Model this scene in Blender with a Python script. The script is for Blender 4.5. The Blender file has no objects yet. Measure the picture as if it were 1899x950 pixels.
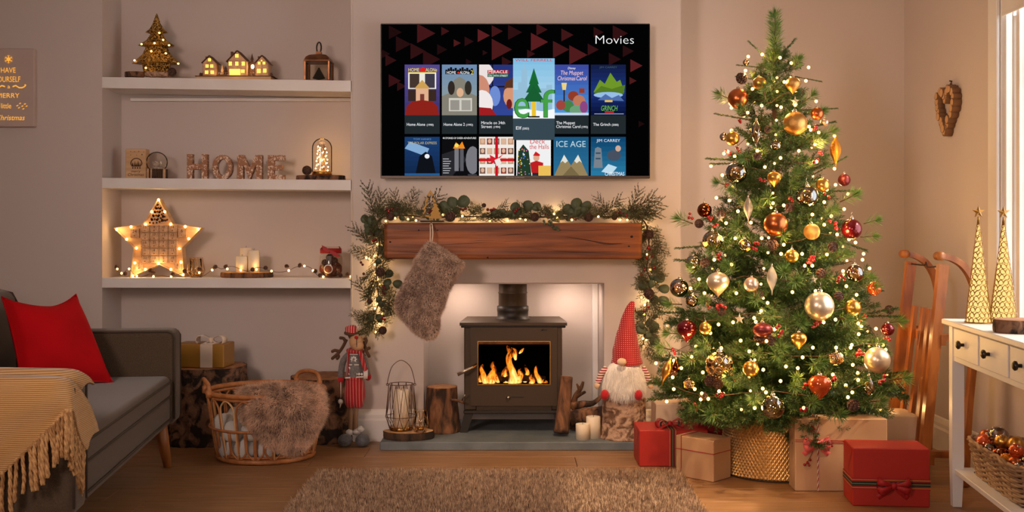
import bpy, math, random
import numpy as np
from mathutils import Vector, Matrix, noise as mnoise

R = random.Random(11)
PI = math.pi
SC = bpy.context.scene
COL = SC.collection

# ------------------------------------------------------------------ camera, sky, sun, lamps, exposure
FPX, CX, CY, EYE = 2030.0, 950.0, 425.0, 0.968

cd = bpy.data.cameras.new('camera')
cam = bpy.data.objects.new('camera', cd)
COL.objects.link(cam)
cam.location = (0, 0, EYE)
cam.rotation_euler = (PI / 2, 0, 0)
cd.sensor_width = 36
cd.lens = 36 * FPX / 1899
cd.shift_y = -50 / 1899
cd.clip_start = 0.02
SC.camera = cam

w = bpy.data.worlds.new('sky')
SC.world = w
w.use_nodes = True
bg = w.node_tree.nodes['Background']
bg.inputs[0].default_value = (0.86, 0.93, 1.0, 1)
bg.inputs[1].default_value = 4.5


def lamp(name, kind, loc, target, energy, color, **kw):
    d = bpy.data.lights.new(name, kind)
    o = bpy.data.objects.new(name, d)
    COL.objects.link(o)
    o.location = loc
    o.rotation_euler = (Vector(target) - Vector(loc)).to_track_quat('-Z', 'Y').to_euler()
    d.energy = energy
    d.color = color
    for k, v in kw.items():
        setattr(d, k, v)
    return o


lamp('sun', 'SUN', (4, 2.8, 3.2), (0.9, 3.95, 0), 4.0, (1.0, 0.78, 0.52), angle=0.03)
lamp('key_light', 'AREA', (-1.7, 0.5, 1.8), (0.1, 5.0, 1.05), 15.5, (1.0, 0.76, 0.66), shape='DISK', size=0.8, spread=math.radians(85))  # key light added out of view, front left, following the cast shadows
lamp('front_fill', 'AREA', (0.1, -0.7, 1.05), (0.1, 5.0, 1.05), 5, (1.0, 0.8, 0.68), shape='DISK', size=0.7, spread=math.radians(80))  # frontal fill added behind the camera, not a lamp of the room
lamp('floor_fill_spot', 'SPOT', (0.35, 3.35, 2.42), (0.42, 4.38, 0), 135, (1.0, 0.74, 0.5), spot_size=math.radians(46), spot_blend=0.7, shadow_soft_size=0.04)  # spot added overhead, out of view, to brighten floor and gifts
for x_ in (-0.24, 0.27):                                       # unseen lights added behind the lintel to brighten the fireplace
    lamp('hearth_fill', 'AREA', (x_, 5.2, 0.712), (x_, 5.28, 0.0), 0.9, (1.0, 0.76, 0.6), shape='DISK', size=0.08)

SC.view_settings.view_transform = 'Standard'
SC.view_settings.look = 'None'
SC.view_settings.gamma = 1
SC.view_settings.exposure = 0.0
SC.view_settings.use_curve_mapping = False


# ------------------------------------------------------------------ helpers
def at(px, py, Y):
    return Vector(((px - CX) * Y / FPX, Y, EYE - (py - CY) * Y / FPX))


def lin(c):
    return tuple((x / 255 / 12.92) if x / 255 <= 0.04045 else ((x / 255 + 0.055) / 1.055) ** 2.4 for x in c[:3]) + (1.0,)


MATS = {}


def nd(nt, t, **kw):
    n = nt.nodes.new(t)
    for k, v in kw.items():
        setattr(n, k, v)
    return n


def mat(name, c, rough=0.6, metal=0.0, c2=None, ns=6.0, st=(1, 1, 1), lo=0.38, hi=0.62, det=3.0, bump=0.0, bs=40.0,
        bst=None, bd=0.004, sheen=0.0, coat=0.0, spec=0.5, rnd=None, vor=False, sss=0.0, dist=0.0, emit=0.0):
    m = bpy.data.materials.new(name)
    MATS[name] = m
    m.use_nodes = True
    nt = m.node_tree
    L = nt.links.new
    b = nt.nodes['Principled BSDF']
    b.inputs['Base Color'].default_value = lin(c)
    b.inputs['Roughness'].default_value = rough
    b.inputs['Metallic'].default_value = metal
    b.inputs['Specular IOR Level'].default_value = spec
    b.inputs['Sheen Weight'].default_value = sheen
    b.inputs['Coat Weight'].default_value = coat
    if sss:
        b.inputs['Subsurface Weight'].default_value = sss
        b.inputs['Subsurface Radius'].default_value = (0.02, 0.012, 0.006)
    if emit:
        b.inputs['Emission Color'].default_value = lin(c)
        b.inputs['Emission Strength'].default_value = emit
    tc = nd(nt, 'ShaderNodeTexCoord')
    if c2 is not None or rnd is not None:
        rp = nd(nt, 'ShaderNodeValToRGB')
        rp.color_ramp.elements[0].position = lo
        rp.color_ramp.elements[1].position = hi
        rp.color_ramp.elements[0].color = lin(c)
        rp.color_ramp.elements[1].color = lin(c2)
        if rnd == 'island':
            g = nd(nt, 'ShaderNodeNewGeometry')
            L(g.outputs['Random Per Island'], rp.inputs[0])
        elif rnd == 'tuft':                       # strand by strand, in larger light and dark tufts
            g = nd(nt, 'ShaderNodeNewGeometry')
            n = nd(nt, 'ShaderNodeTexNoise')
            n.inputs['Scale'].default_value = ns
            n.inputs['Detail'].default_value = 3
            L(tc.outputs['Object'], n.inputs['Vector'])
            a_ = nd(nt, 'ShaderNodeMath', operation='MULTIPLY_ADD')
            a_.inputs[1].default_value = 0.45
            s_ = nd(nt, 'ShaderNodeMath', operation='MULTIPLY_ADD')
            s_.inputs[1].default_value = 1.7
            s_.inputs[2].default_value = -0.575
            L(n.outputs[0], s_.inputs[0])
            L(g.outputs['Random Per Island'], a_.inputs[0])
            L(s_.outputs[0], a_.inputs[2])
            L(a_.outputs[0], rp.inputs[0])
        elif rnd == 'object':
            g = nd(nt, 'ShaderNodeObjectInfo')
            L(g.outputs['Random'], rp.inputs[0])
        else:
            mp = nd(nt, 'ShaderNodeMapping')
            mp.inputs['Scale'].default_value = st
            L(tc.outputs['Object'], mp.inputs[0])
            if vor:
                n = nd(nt, 'ShaderNodeTexVoronoi')
                n.inputs['Scale'].default_value = ns
                L(mp.outputs[0], n.inputs['Vector'])
                L(n.outputs['Color' if vor == 'cell' else 'Distance'], rp.inputs[0])
            else:
                n = nd(nt, 'ShaderNodeTexNoise')
                n.inputs['Scale'].default_value = ns
                n.inputs['Detail'].default_value = det
                n.inputs['Distortion'].default_value = dist
                L(mp.outputs[0], n.inputs['Vector'])
                L(n.outputs[0], rp.inputs[0])
        L(rp.outputs[0], b.inputs['Base Color'])
    if bump:
        mp2 = nd(nt, 'ShaderNodeMapping')
        mp2.inputs['Scale'].default_value = bst or st
        L(tc.outputs['Object'], mp2.inputs[0])
        n2 = nd(nt, 'ShaderNodeTexNoise')
        n2.inputs['Scale'].default_value = bs
        n2.inputs['Detail'].default_value = 4
        L(mp2.outputs[0], n2.inputs['Vector'])
        bm = nd(nt, 'ShaderNodeBump')
        bm.inputs['Strength'].default_value = bump
        bm.inputs['Distance'].default_value = bd
        L(n2.outputs[0], bm.inputs['Height'])
        L(bm.outputs[0], b.inputs['Normal'])
    return m


def emat(name, c, strength):
    m = bpy.data.materials.new(name)
    MATS[name] = m
    m.use_nodes = True
    nt = m.node_tree
    nt.nodes.clear()
    e = nd(nt, 'ShaderNodeEmission')
    e.inputs[0].default_value = lin(c)
    e.inputs[1].default_value = strength
    o = nd(nt, 'ShaderNodeOutputMaterial')
    nt.links.new(e.outputs[0], o.inputs[0])
    return m


def thin_glass(name, tint, gloss=0.12, rough=0.02, base=0.06):
    """clear shell: mostly see-through, stronger reflections at grazing angles"""
    m = bpy.data.materials.new(name)
    MATS[name] = m
    m.use_nodes = True
    nt = m.node_tree
    nt.nodes.clear()
    t = nd(nt, 'ShaderNodeBsdfTransparent')
    t.inputs[0].default_value = lin(tint)
    g = nd(nt, 'ShaderNodeBsdfGlossy')
    g.inputs['Color'].default_value = (1, 0.97, 0.92, 1)
    g.inputs['Roughness'].default_value = rough
    lw = nd(nt, 'ShaderNodeLayerWeight')
    lw.inputs[0].default_value = gloss
    ad = nd(nt, 'ShaderNodeMath', operation='ADD')
    ad.inputs[1].default_value = base
    ad.use_clamp = True
    mx = nd(nt, 'ShaderNodeMixShader')
    o = nd(nt, 'ShaderNodeOutputMaterial')
    L = nt.links.new
    L(lw.outputs['Fresnel'], ad.inputs[0])
    L(ad.outputs[0], mx.inputs[0])
    L(t.outputs[0], mx.inputs[1])
    L(g.outputs[0], mx.inputs[2])
    L(mx.outputs[0], o.inputs[0])
    return m


def glow(parent, loc, watts, color=(1.0, 0.62, 0.26), size=0.015):
    """added point light for the glow of nearby bulbs or lit windows"""
    d = bpy.data.lights.new('glow_light', 'POINT')
    d.energy = watts; d.color = color; d.shadow_soft_size = size
    o = bpy.data.objects.new('glow_light', d)
    COL.objects.link(o)
    o.parent = parent
    o.location = Vector(loc) - WL.get(parent.name, Vector((0, 0, 0)))
    return o


WL = {}


def tag(o, label=None, cat=None, group=None, kind=None):
    if label: o['label'] = label
    if cat: o['category'] = cat
    if group: o['group'] = group
    if kind: o['kind'] = kind
    return o


def thing(name, label, cat, loc=(0, 0, 0), rotz=0.0, group=None, local=False, rot=None):
    o = bpy.data.objects.new(name, None)
    COL.objects.link(o)
    o.location = loc
    o.rotation_euler = rot or (0, 0, rotz)
    o.empty_display_size = 0.02
    WL[o.name] = Vector((0, 0, 0)) if local else Vector(loc)
    return tag(o, label, cat, group)


def inst(name, me, parent=None, loc=(0, 0, 0), rot=None, scale=None, M=None):
    """a single object that shares the mesh me; loc in world coordinates"""
    o = bpy.data.objects.new(name, me)
    COL.objects.link(o)
    if parent is not None:
        o.parent = parent
        off = WL.get(parent.name, Vector((0, 0, 0)))
    else:
        off = Vector((0, 0, 0))
    if M is not None:
        o.matrix_local = Matrix.Translation(-off) @ M
    else:
        o.location = Vector(loc) - off
        if rot: o.rotation_euler = rot
        if scale is not None: o.scale = (scale,) * 3 if isinstance(scale, (int, float)) else scale
    WL[o.name] = Vector((0, 0, 0))
    return o


def copy_tree(o, parent=None):
    c = o.copy()
    COL.objects.link(c)
    if parent is not None: c.parent = parent
    for ch in list(o.children):
        copy_tree(ch, c)
    return c


class MB:
    """collects shapes, then links them as one mesh"""

    def __init__(s, X=None):
        s.v, s.f, s.mi, s.sm = [], [], [], []
        s.m, s.s = 0, False
        s.X = X

    def add(s, vs, fs, smooth=None):
        o = len(s.v)
        if s.X is not None:
            s.v += [tuple(s.X @ Vector(v)) for v in vs]
        else:
            s.v += [tuple(v) for v in vs]
        s.f += [tuple(i + o for i in f) for f in fs]
        s.mi += [s.m] * len(fs)
        s.sm += [s.s if smooth is None else smooth] * len(fs)
        return s

    def box(s, lo, hi, bev=0.0, X=None):
        x0, y0, z0 = lo
        x1, y1, z1 = hi
        c = ((x0 + x1) / 2, (y0 + y1) / 2, (z0 + z1) / 2)
        h = (abs(x1 - x0) / 2, abs(y1 - y0) / 2, abs(z1 - z0) / 2)
        if bev <= 0:
            vs = [(c[0] + a * h[0], c[1] + b * h[1], c[2] + d * h[2]) for a in (-1, 1) for b in (-1, 1) for d in (-1, 1)]
            fs = [(0, 1, 3, 2), (4, 6, 7, 5), (0, 4, 5, 1), (2, 3, 7, 6), (0, 2, 6, 4), (1, 5, 7, 3)]
        else:
            b_ = min(bev, min(h) * 0.95)
            vs, ix = [], {}
            for a in (-1, 1):
                for b in (-1, 1):
                    for d in (-1, 1):
                        sg = (a, b, d)
                        for ax in range(3):
                            ix[(sg, ax)] = len(vs)
                            vs.append(tuple(c[k] + sg[k] * (h[k] if k == ax else h[k] - b_) for k in range(3)))
            fs = []
            for ax in range(3):
                u, v = [k for k in range(3) if k != ax]
                for sa in (-1, 1):
                    q = []
                    for su, sv in ((-1, -1), (1, -1), (1, 1), (-1, 1)):
                        sg = [0, 0, 0]; sg[ax] = sa; sg[u] = su; sg[v] = sv
                        q.append(ix[(tuple(sg), ax)])
                    fs.append(tuple(q))
                for su in (-1, 1):
                    for sv in (-1, 1):
                        e = []
                        for sa, order in ((-1, (u, v)), (1, (v, u))):
                            sg = [0, 0, 0]; sg[ax] = sa; sg[u] = su; sg[v] = sv
                            e += [ix[(tuple(sg), k)] for k in order]
                        fs.append(tuple(e))
            for a in (-1, 1):
                for b in (-1, 1):
                    for d in (-1, 1):
                        fs.append(tuple(ix[((a, b, d), k)] for k in range(3)))
        if X is not None: vs = [tuple(X @ Vector(v)) for v in vs]
        return s.add(vs, fs, False if bev <= 0 else None)

    def tube(s, pts, rad, n=8, cap=True, closed=False, smooth=True, flat=None):
        pts = [Vector(p) for p in pts]
        if isinstance(rad, (int, float)): rad = [rad] * len(pts)
        N = len(pts)
        vs, fs = [], []
        prev = None
        for i, p in enumerate(pts):
            a = pts[(i - 1) % N] if (closed or i > 0) else p
            b = pts[(i + 1) % N] if (closed or i < N - 1) else p
            t = (b - a)
            t = t.normalized() if t.length > 1e-9 else Vector((0, 0, 1))
            if prev is None:
                up = Vector((0, 0, 1)) if abs(t.z) < 0.9 else Vector((1, 0, 0))
                u = t.cross(up).normalized()
            else:
                u = prev - t * prev.dot(t)
                u = u.normalized() if u.length > 1e-6 else t.orthogonal().normalized()
            prev = u
            v = t.cross(u)
            for k in range(n):
                q = 2 * PI * k / n
                f1 = 1.0 if flat is None else flat
                vs.append(p + u * (math.cos(q) * rad[i]) + v * (math.sin(q) * rad[i] * f1))
        for i in range(N if closed else N - 1):
            j = (i + 1) % N
            for k in range(n):
                l = (k + 1) % n
                fs.append((i * n + k, i * n + l, j * n + l, j * n + k))
        if cap and not closed:
            fs.append(tuple(range(n - 1, -1, -1)))
            fs.append(tuple((N - 1) * n + k for k in range(n)))
        return s.add(vs, fs, smooth)

    def bar(s, pts, w, h, side):
        """rectangular section swept along pts; side = direction of the width"""
        pts = [Vector(p) for p in pts]
        sd = Vector(side).normalized()
        vs, fs = [], []
        for i, p in enumerate(pts):
            t = (pts[min(i + 1, len(pts) - 1)] - pts[max(i - 1, 0)]).normalized()
            a = (sd - t * sd.dot(t)).normalized()
            b = t.cross(a)
            for k, l in ((-1, -1), (1, -1), (1, 1), (-1, 1)):
                vs.append(p + a * (k * w / 2) + b * (l * h / 2))
        for i in range(len(pts) - 1):
            for k in range(4):
                l = (k + 1) % 4
                fs.append((i * 4 + k, i * 4 + l, i * 4 + 4 + l, i * 4 + 4 + k))
        fs += [(3, 2, 1, 0), tuple(len(vs) - 4 + k for k in range(4))]
        return s.add(vs, fs, False)

    def lathe(s, prof, n=24, c=(0, 0, 0), X=None, smooth=True, fn=None):
        """prof: list of (r, z); r = 0 closes to a point; fn(theta, z, r) -> r"""
        vs, fs, rows = [], [], []
        for r, z in prof:
            if r <= 1e-7:
                rows.append([len(vs)])
                vs.append(Vector((0, 0, z)))
            else:
                row = []
                for k in range(n):
                    q = 2 * PI * k / n
                    rr = fn(q, z, r) if fn else r
                    row.append(len(vs))
                    vs.append(Vector((rr * math.cos(q), rr * math.sin(q), z)))
                rows.append(row)
        for a, b in zip(rows[:-1], rows[1:]):
            for k in range(n):
                l = (k + 1) % n
                if len(a) == 1 and len(b) == 1: continue
                if len(a) == 1: fs.append((a[0], b[l], b[k]))
                elif len(b) == 1: fs.append((a[k], a[l], b[0]))
                else: fs.append((a[k], a[l], b[l], b[k]))
        c = Vector(c)
        vs = [(X @ v if X is not None else v) + c for v in vs]
        return s.add(vs, fs, smooth)

    def ball(s, c, r, n=16, m=10, X=None, smooth=True):
        if isinstance(r, (int, float)): r = (r, r, r)
        vs, fs = [Vector((0, 0, -1))], []
        for j in range(1, m):
            t = -PI / 2 + PI * j / m
            for k in range(n):
                q = 2 * PI * k / n
                vs.append(Vector((math.cos(t) * math.cos(q), math.cos(t) * math.sin(q), math.sin(t))))
        vs.append(Vector((0, 0, 1)))
        for k in range(n):
            l = (k + 1) % n
            fs.append((0, 1 + l, 1 + k))
            for j in range(m - 2):
                fs.append((1 + j * n + k, 1 + j * n + l, 1 + (j + 1) * n + l, 1 + (j + 1) * n + k))
            fs.append((1 + (m - 2) * n + k, 1 + (m - 2) * n + l, len(vs) - 1))
        c = Vector(c)
        o = []
        for v in vs:
            v = Vector((v.x * r[0], v.y * r[1], v.z * r[2]))
            o.append((X @ v if X is not None else v) + c)
        return s.add(o, fs, smooth)

    def prism(s, poly, d, smooth=False):
        """poly: list of 3-D points of a planar outline; d: extrusion vector"""
        n = len(poly)
        d = Vector(d)
        vs = [Vector(p) for p in poly] + [Vector(p) + d for p in poly]
        fs = [tuple(range(n - 1, -1, -1)), tuple(range(n, 2 * n))]
        fs += [(k, (k + 1) % n, n + (k + 1) % n, n + k) for k in range(n)]
        return s.add(vs, fs, smooth)

    def grid(s, fn, nu, nv, closed_u=False, smooth=True):
        vs = [fn(i / (nu if closed_u else nu - 1), j / (nv - 1)) for j in range(nv) for i in range(nu)]
        fs = []
        for j in range(nv - 1):
            for i in range(nu if closed_u else nu - 1):
                k = (i + 1) % nu
                fs.append((j * nu + i, j * nu + k, (j + 1) * nu + k, (j + 1) * nu + i))
        return s.add(vs, fs, smooth)

    def relief(s, outline, bulge, back=None, rings=6, center=None, power=0.5):
        """closed padded solid whose rim follows a 3-D outline; bulge/back: offset vectors at the middle"""
        pts = [Vector(p) for p in outline]
        n = len(pts)
        c = Vector(center) if center is not None else sum(pts, Vector()) / n
        bulge = Vector(bulge)
        back = Vector(back) if back is not None else -bulge * 0.5
        vs, fs = list(pts), []

        def half(off, flip):
            prev = list(range(n))
            for k in range(1, rings):
                t = 1 - k / rings
                h = max(0.0, 1 - t * t) ** power
                row = []
                for p in pts:
                    row.append(len(vs))
                    vs.append(c + (p - c) * t + off * h)
                for i in range(n):
                    j = (i + 1) % n
                    q = (prev[i], prev[j], row[j], row[i])
                    fs.append(q[::-1] if flip else q)
                prev = row
            m = len(vs)
            vs.append(c + off)
            for i in range(n):
                j = (i + 1) % n
                fs.append((prev[j], prev[i], m) if flip else (prev[i], prev[j], m))

        half(bulge, False)
        half(back, True)
        return s.add(vs, fs, True)

    def text(s, body, O, U, V, size, align='c', squash=1.0, shear=0.0):
        """flat lettering: O anchor on the baseline, U reading direction, V up"""
        vs, fs, wd = TEXTS[body]
        O, U, V = Vector(O), Vector(U), Vector(V)
        off = {'c': -wd / 2, 'l': 0.0, 'r': -wd}[align]
        return s.add([O + U * ((x + off) * size * squash + y * shear * size) + V * (y * size) for x, y in vs], fs, False)

    def raw(s, name, mats):
        me = bpy.data.meshes.new(name)
        me.from_pydata(s.v, [], s.f)
        me.polygons.foreach_set('material_index', s.mi)
        me.polygons.foreach_set('use_smooth', s.sm)
        for m in (mats if isinstance(mats, (list, tuple)) else [mats]):
            me.materials.append(MATS[m] if isinstance(m, str) else m)
        import bmesh
        b = bmesh.new()
        b.from_mesh(me)
        bmesh.ops.recalc_face_normals(b, faces=b.faces)
        b.to_mesh(me)
        b.free()
        me.update()
        return me

    def build(s, name, mats, parent=None, origin=None):
        if parent is None:
            if origin is None:
                a = np.array(s.v)
                lo, hi = a.min(0), a.max(0)
                origin = ((lo[0] + hi[0]) / 2, (lo[1] + hi[1]) / 2, lo[2])
            off = Vector(origin)
        else:
            off = WL.get(parent.name, Vector((0, 0, 0)))
        s.v = [(x - off.x, y - off.y, z - off.z) for x, y, z in s.v]
        me = s.raw(name, mats)
        o = bpy.data.objects.new(name, me)
        COL.objects.link(o)
        if parent is None:
            o.location = off
        else:
            o.parent = parent
        WL[o.name] = off
        return o


def tri_mesh(name, V, T, mats, midx=None):
    me = bpy.data.meshes.new(name)
    me.vertices.add(len(V))
    me.vertices.foreach_set('co', np.asarray(V, np.float32).ravel())
    me.loops.add(len(T) * 3)
    me.loops.foreach_set('vertex_index', np.asarray(T, np.int32).ravel())
    me.polygons.add(len(T))
    me.polygons.foreach_set('loop_start', np.arange(0, len(T) * 3, 3, dtype=np.int32))
    if midx is not None:
        me.polygons.foreach_set('material_index', np.asarray(midx, np.int32))
    for m in mats:
        me.materials.append(MATS[m])
    me.update()
    me.validate()
    return me


def fur(name, obj, n, length, width, mats, lay=(0, 0, -1), layw=0.5, seed=1, jit=0.5, parent=None, keep=None, kind='stuff'):
    """hair blades rooted on obj's surface, one object"""
    rs = np.random.RandomState(seed)
    me = obj.data
    me.calc_loop_triangles()
    nv = len(me.vertices)
    co = np.empty(nv * 3); me.vertices.foreach_get('co', co); co = co.reshape(-1, 3)
    nt = len(me.loop_triangles)
    tr = np.empty(nt * 3, np.int32); me.loop_triangles.foreach_get('vertices', tr); tr = tr.reshape(-1, 3)
    A, B, C = co[tr[:, 0]], co[tr[:, 1]], co[tr[:, 2]]
    N = np.cross(B - A, C - A)
    ar = np.linalg.norm(N, axis=1)
    N = N / np.maximum(ar, 1e-12)[:, None]
    if keep is not None:
        ar = ar * keep(((A + B + C) / 3), N)
    pick = rs.choice(nt, n, p=ar / ar.sum())
    u, v = rs.rand(n), rs.rand(n)
    fl = u + v > 1
    u[fl], v[fl] = 1 - u[fl], 1 - v[fl]
    p = A[pick] + (B - A)[pick] * u[:, None] + (C - A)[pick] * v[:, None]
    d = N[pick] + np.array(lay) * layw + rs.normal(0, jit, (n, 3))
    d /= np.linalg.norm(d, axis=1)[:, None]
    ln = length * (0.6 + 0.8 * rs.rand(n))
    sd = np.cross(d, rs.normal(0, 1, (n, 3)))
    sd /= np.maximum(np.linalg.norm(sd, axis=1), 1e-9)[:, None]
    V = np.empty((n * 3, 3))
    V[0::3] = p - sd * width / 2 - d * length * 0.08
    V[1::3] = p + sd * width / 2 - d * length * 0.08
    V[2::3] = p + d * ln[:, None]
    T = np.arange(n * 3).reshape(-1, 3)
    m2 = tri_mesh(name, V, T, mats)
    o = bpy.data.objects.new(name, m2)
    COL.objects.link(o)
    o.parent = parent or obj
    if kind: o['kind'] = kind
    return o


def smoothpts(pts, k=4):
    """Catmull-Rom through 3-D points"""
    P = [Vector(p) for p in pts]
    out = []
    for i in range(len(P) - 1):
        a, b, c, d = P[max(i - 1, 0)], P[i], P[i + 1], P[min(i + 2, len(P) - 1)]
        for j in range(k):
            t = j / k
            out.append(0.5 * ((2 * b) + (c - a) * t + (2 * a - 5 * b + 4 * c - d) * t * t + (3 * b - a - 3 * c + d) * t ** 3))
    out.append(P[-1])
    return out


def closedpts(pts, k=4):
    P = [Vector(p) for p in pts]
    n = len(P)
    out = []
    for i in range(n):
        a, b, c, d = P[i - 1], P[i], P[(i + 1) % n], P[(i + 2) % n]
        for j in range(k):
            t = j / k
            out.append(0.5 * ((2 * b) + (c - a) * t + (2 * a - 5 * b + 4 * c - d) * t * t + (3 * b - a - 3 * c + d) * t ** 3))
    return out


TEXTS = {}


def load_texts(bodies):
    cu = bpy.data.curves.new('lettering', 'FONT')
    ob = bpy.data.objects.new('lettering', cu)
    COL.objects.link(ob)
    cu.resolution_u = 3
    for b in bodies:
        cu.body = b
        cu.offset = -0.014 if b == 'Movies' else 0.0
        bpy.context.view_layer.update()
        dg = bpy.context.evaluated_depsgraph_get()
        me = bpy.data.meshes.new_from_object(ob.evaluated_get(dg))
        vs = [(v.co.x, v.co.y) for v in me.vertices]
        fs = [tuple(p.vertices) for p in me.polygons]
        x0 = min((v[0] for v in vs), default=0)
        x1 = max((v[0] for v in vs), default=0)
        TEXTS[b] = ([(x - x0, y) for x, y in vs], fs, x1 - x0)
        bpy.data.meshes.remove(me)
    bpy.data.objects.remove(ob)
    bpy.data.curves.remove(cu)


load_texts(['HAVE', 'YOURSELF', 'a', 'MERRY', 'little', 'Christmas', 'merry', 'Movies', 'Home Alone', '(1990)', 'Home Alone 2', '(1992)',
            'Miracle on 34th', 'Street', '(1994)', 'Elf', '(2003)', 'The Muppet', 'Christmas Carol', 'The Grinch', '(2000)',
            'HOME', 'ALONe', '2', 'MIRACLE', 'ON 34TH STREET', 'WILL FERRELL', 'e', 'f', 'Disney', 'Carol', 'GRINCH', 'THE POLAR EXPRESS', 'TOM HANKS',
            '40 STORIES OF SHEER ADVENTURE!', 'Deck', 'the Halls', 'ICE AGE', 'JIM CARREY', 'CHRISTMAS', 'MITCHELL & BROWN',
            'JIM CARREY IN'] + [str(i) for i in range(1, 26)])

# ------------------------------------------------------------------ materials
mat('wall_paint', (206, 192, 184), 0.9, bump=0.05, bs=160, spec=0.2)
mat('white_paint', (232, 226, 220), 0.5, c2=(222, 212, 204), ns=3)
mat('ceiling_paint', (225, 220, 214), 0.95)
mat('oak_floor', (168, 124, 84), 0.42, c2=(130, 92, 58), ns=5, st=(1, 14, 1), det=5, bump=0.12, bs=20, bst=(1, 14, 1), lo=0.3, hi=0.7)
mat('floor_base', (128, 92, 60), 0.5)
mat('plug_white', (232, 228, 222), 0.4)
mat('glitter', (60, 32, 10), 0.3, 0.85, c2=(255, 206, 110), ns=260, vor='cell', lo=0.35, hi=0.85, bump=1.0, bs=500)
mat('bark', (88, 62, 42), 0.9, c2=(40, 27, 19), ns=14, st=(1, 1, 0.35), bump=1.0, bd=.016, bs=45, bst=(1, 1, 0.4), lo=0.4, hi=0.6)
mat('bark_red', (138, 92, 60), 0.9, c2=(54, 34, 22), ns=26, st=(1, 1, 0.3), dist=.8, bump=1.0, bd=.016, bs=50, bst=(1, 1, 0.3))
mat('bark_dark', (132, 94, 70), 0.95, c2=(38, 25, 18), ns=17, st=(1, 1, 0.8), dist=1.2, bump=1.0, bd=.016, bs=38, lo=0.42, hi=0.58, det=6)
mat('birch', (194, 156, 126), 0.85, c2=(112, 78, 56), ns=20, st=(1, 1, 1.1), dist=1.6, bump=1.0, bd=.016, bs=35, lo=0.44, hi=0.6, det=6)
mat('bark_light', (150, 108, 72), 0.9, c2=(96, 66, 44), ns=60, bump=0.4, bs=90)
mat('cut_wood', (176, 124, 80), 0.75, c2=(150, 100, 62), ns=40, det=2, bump=0.2, bs=60)
mat('cut_wood_pale', (214, 170, 122), 0.75, c2=(190, 142, 96), ns=40, det=2)
mat('cone_brown', (92, 56, 38), 0.7, c2=(58, 34, 24), ns=60, sheen=0.2)
mat('cone_tip', (150, 104, 78), 0.7)
mat('birch_ply', (214, 174, 130), 0.6, c2=(198, 154, 108), ns=6, st=(1, 1, 8))
mat('ply_front', (222, 178, 136), 0.7, c2=(196, 150, 110), ns=40)
mat('laser_brown', (70, 38, 20), 0.8)
mat('ply_dark', (92, 56, 34), 0.7)
mat('copper_lantern', (150, 100, 66), 0.38, 0.85, c2=(110, 70, 46), ns=20)
mat('dark_tree', (34, 34, 26), 0.9)
mat('home_letter', (158, 108, 76), 0.75, c2=(226, 200, 178), ns=62, dist=1.5, lo=0.53, hi=0.6, bump=0.25, bs=60)
mat('wax', (246, 226, 196), 0.45, sss=0.15)
mat('wick', (60, 45, 35), 0.9)
mat('brass_wire', (190, 140, 84), 0.3, 1.0)
mat('bronze_wire', (110, 80, 56), 0.35, 0.9)
mat('gold_base', (200, 150, 74), 0.25, 1.0)
mat('string_brown', (92, 62, 40), 0.8)
mat('jar_mix', (120, 52, 28), 0.8, c2=(54, 28, 18), ns=60, bump=0.8, bs=60)
mat('orange_slice', (206, 150, 92), 0.5, c2=(236, 206, 160), ns=90)
mat('cinnamon', (140, 74, 38), 0.8)
mat('sofa_cloth', (86, 68, 48), 0.95, c2=(66, 51, 36), ns=260, det=2, bump=0.35, bs=600, sheen=0.25, lo=0.3, hi=0.7)
mat('sofa_pipe', (70, 57, 44), 0.95)
mat('leg_wood', (178, 112, 58), 0.45, c2=(150, 88, 42), ns=8, st=(6, 6, 1))
mat('red_velvet', (186, 2, 14), 0.9, spec=0.2, c2=(166, 2, 11), ns=5)
mat('throw_tan', (206, 160, 108), 0.95, c2=(178, 132, 84), ns=5, bump=0.6, bs=260, sheen=0.2)
mat('tassel_tan', (210, 164, 108), 0.95, c2=(164, 120, 74), ns=50, bump=0.6, bs=300)
mat('gold_paper', (170, 122, 44), 0.42, 0.25, bump=0.06, bs=20)
mat('satin', (226, 204, 182), 0.32, sheen=0.3, spec=0.6)
mat('rattan', (186, 122, 70), 0.5, c2=(160, 98, 52), ns=30)
mat('rattan_pale', (214, 170, 118), 0.5)
mat('fluff', (226, 220, 212), 0.95, sheen=0.3, bump=0.8, bs=90)
mat('fur_under', (96, 72, 56), 0.95, c2=(52, 38, 30), ns=9, bump=0.6, bs=100)
mat('fur_hair', (104, 74, 58), 0.8, rnd='tuft', ns=16, c2=(250, 210, 178), lo=0.0, hi=0.8, spec=0.25)
mat('stocking_under', (120, 98, 82), 0.95, c2=(84, 66, 54), ns=9)
mat('stocking_hair', (146, 112, 92), 0.8, rnd='tuft', ns=22, c2=(240, 210, 186), lo=0.0, hi=0.85, spec=0.25)
mat('plush_grey', (128, 122, 118), 0.95, bump=0.5, bs=200, sheen=0.2, c2=(108, 103, 100), ns=120)
mat('plush_boot', (104, 104, 108), 0.95, bump=0.5, bs=200, sheen=0.2, c2=(84, 84, 90), ns=120)
mat('plush_skin', (204, 158, 114), 0.9, bump=0.2, bs=200)
mat('plush_red', (186, 22, 28), 0.9, bump=0.3, bs=250, sheen=0.2)
mat('plush_brown', (92, 62, 42), 0.9, bump=0.2, bs=200)
mat('plush_leg', (158, 124, 94), 0.9, bump=0.2, bs=200)
mat('knit_white', (236, 226, 214), 0.9, bump=0.3, bs=200)
mat('button_wood', (120, 78, 44), 0.5)
mat('black_bead', (12, 10, 10), 0.2)
mat('tv_black', (10, 10, 11), 0.3)
mat('tv_silver', (84, 74, 70), 0.45, 0.8)
mat('tv_print', (170, 160, 155), 0.5)
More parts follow.
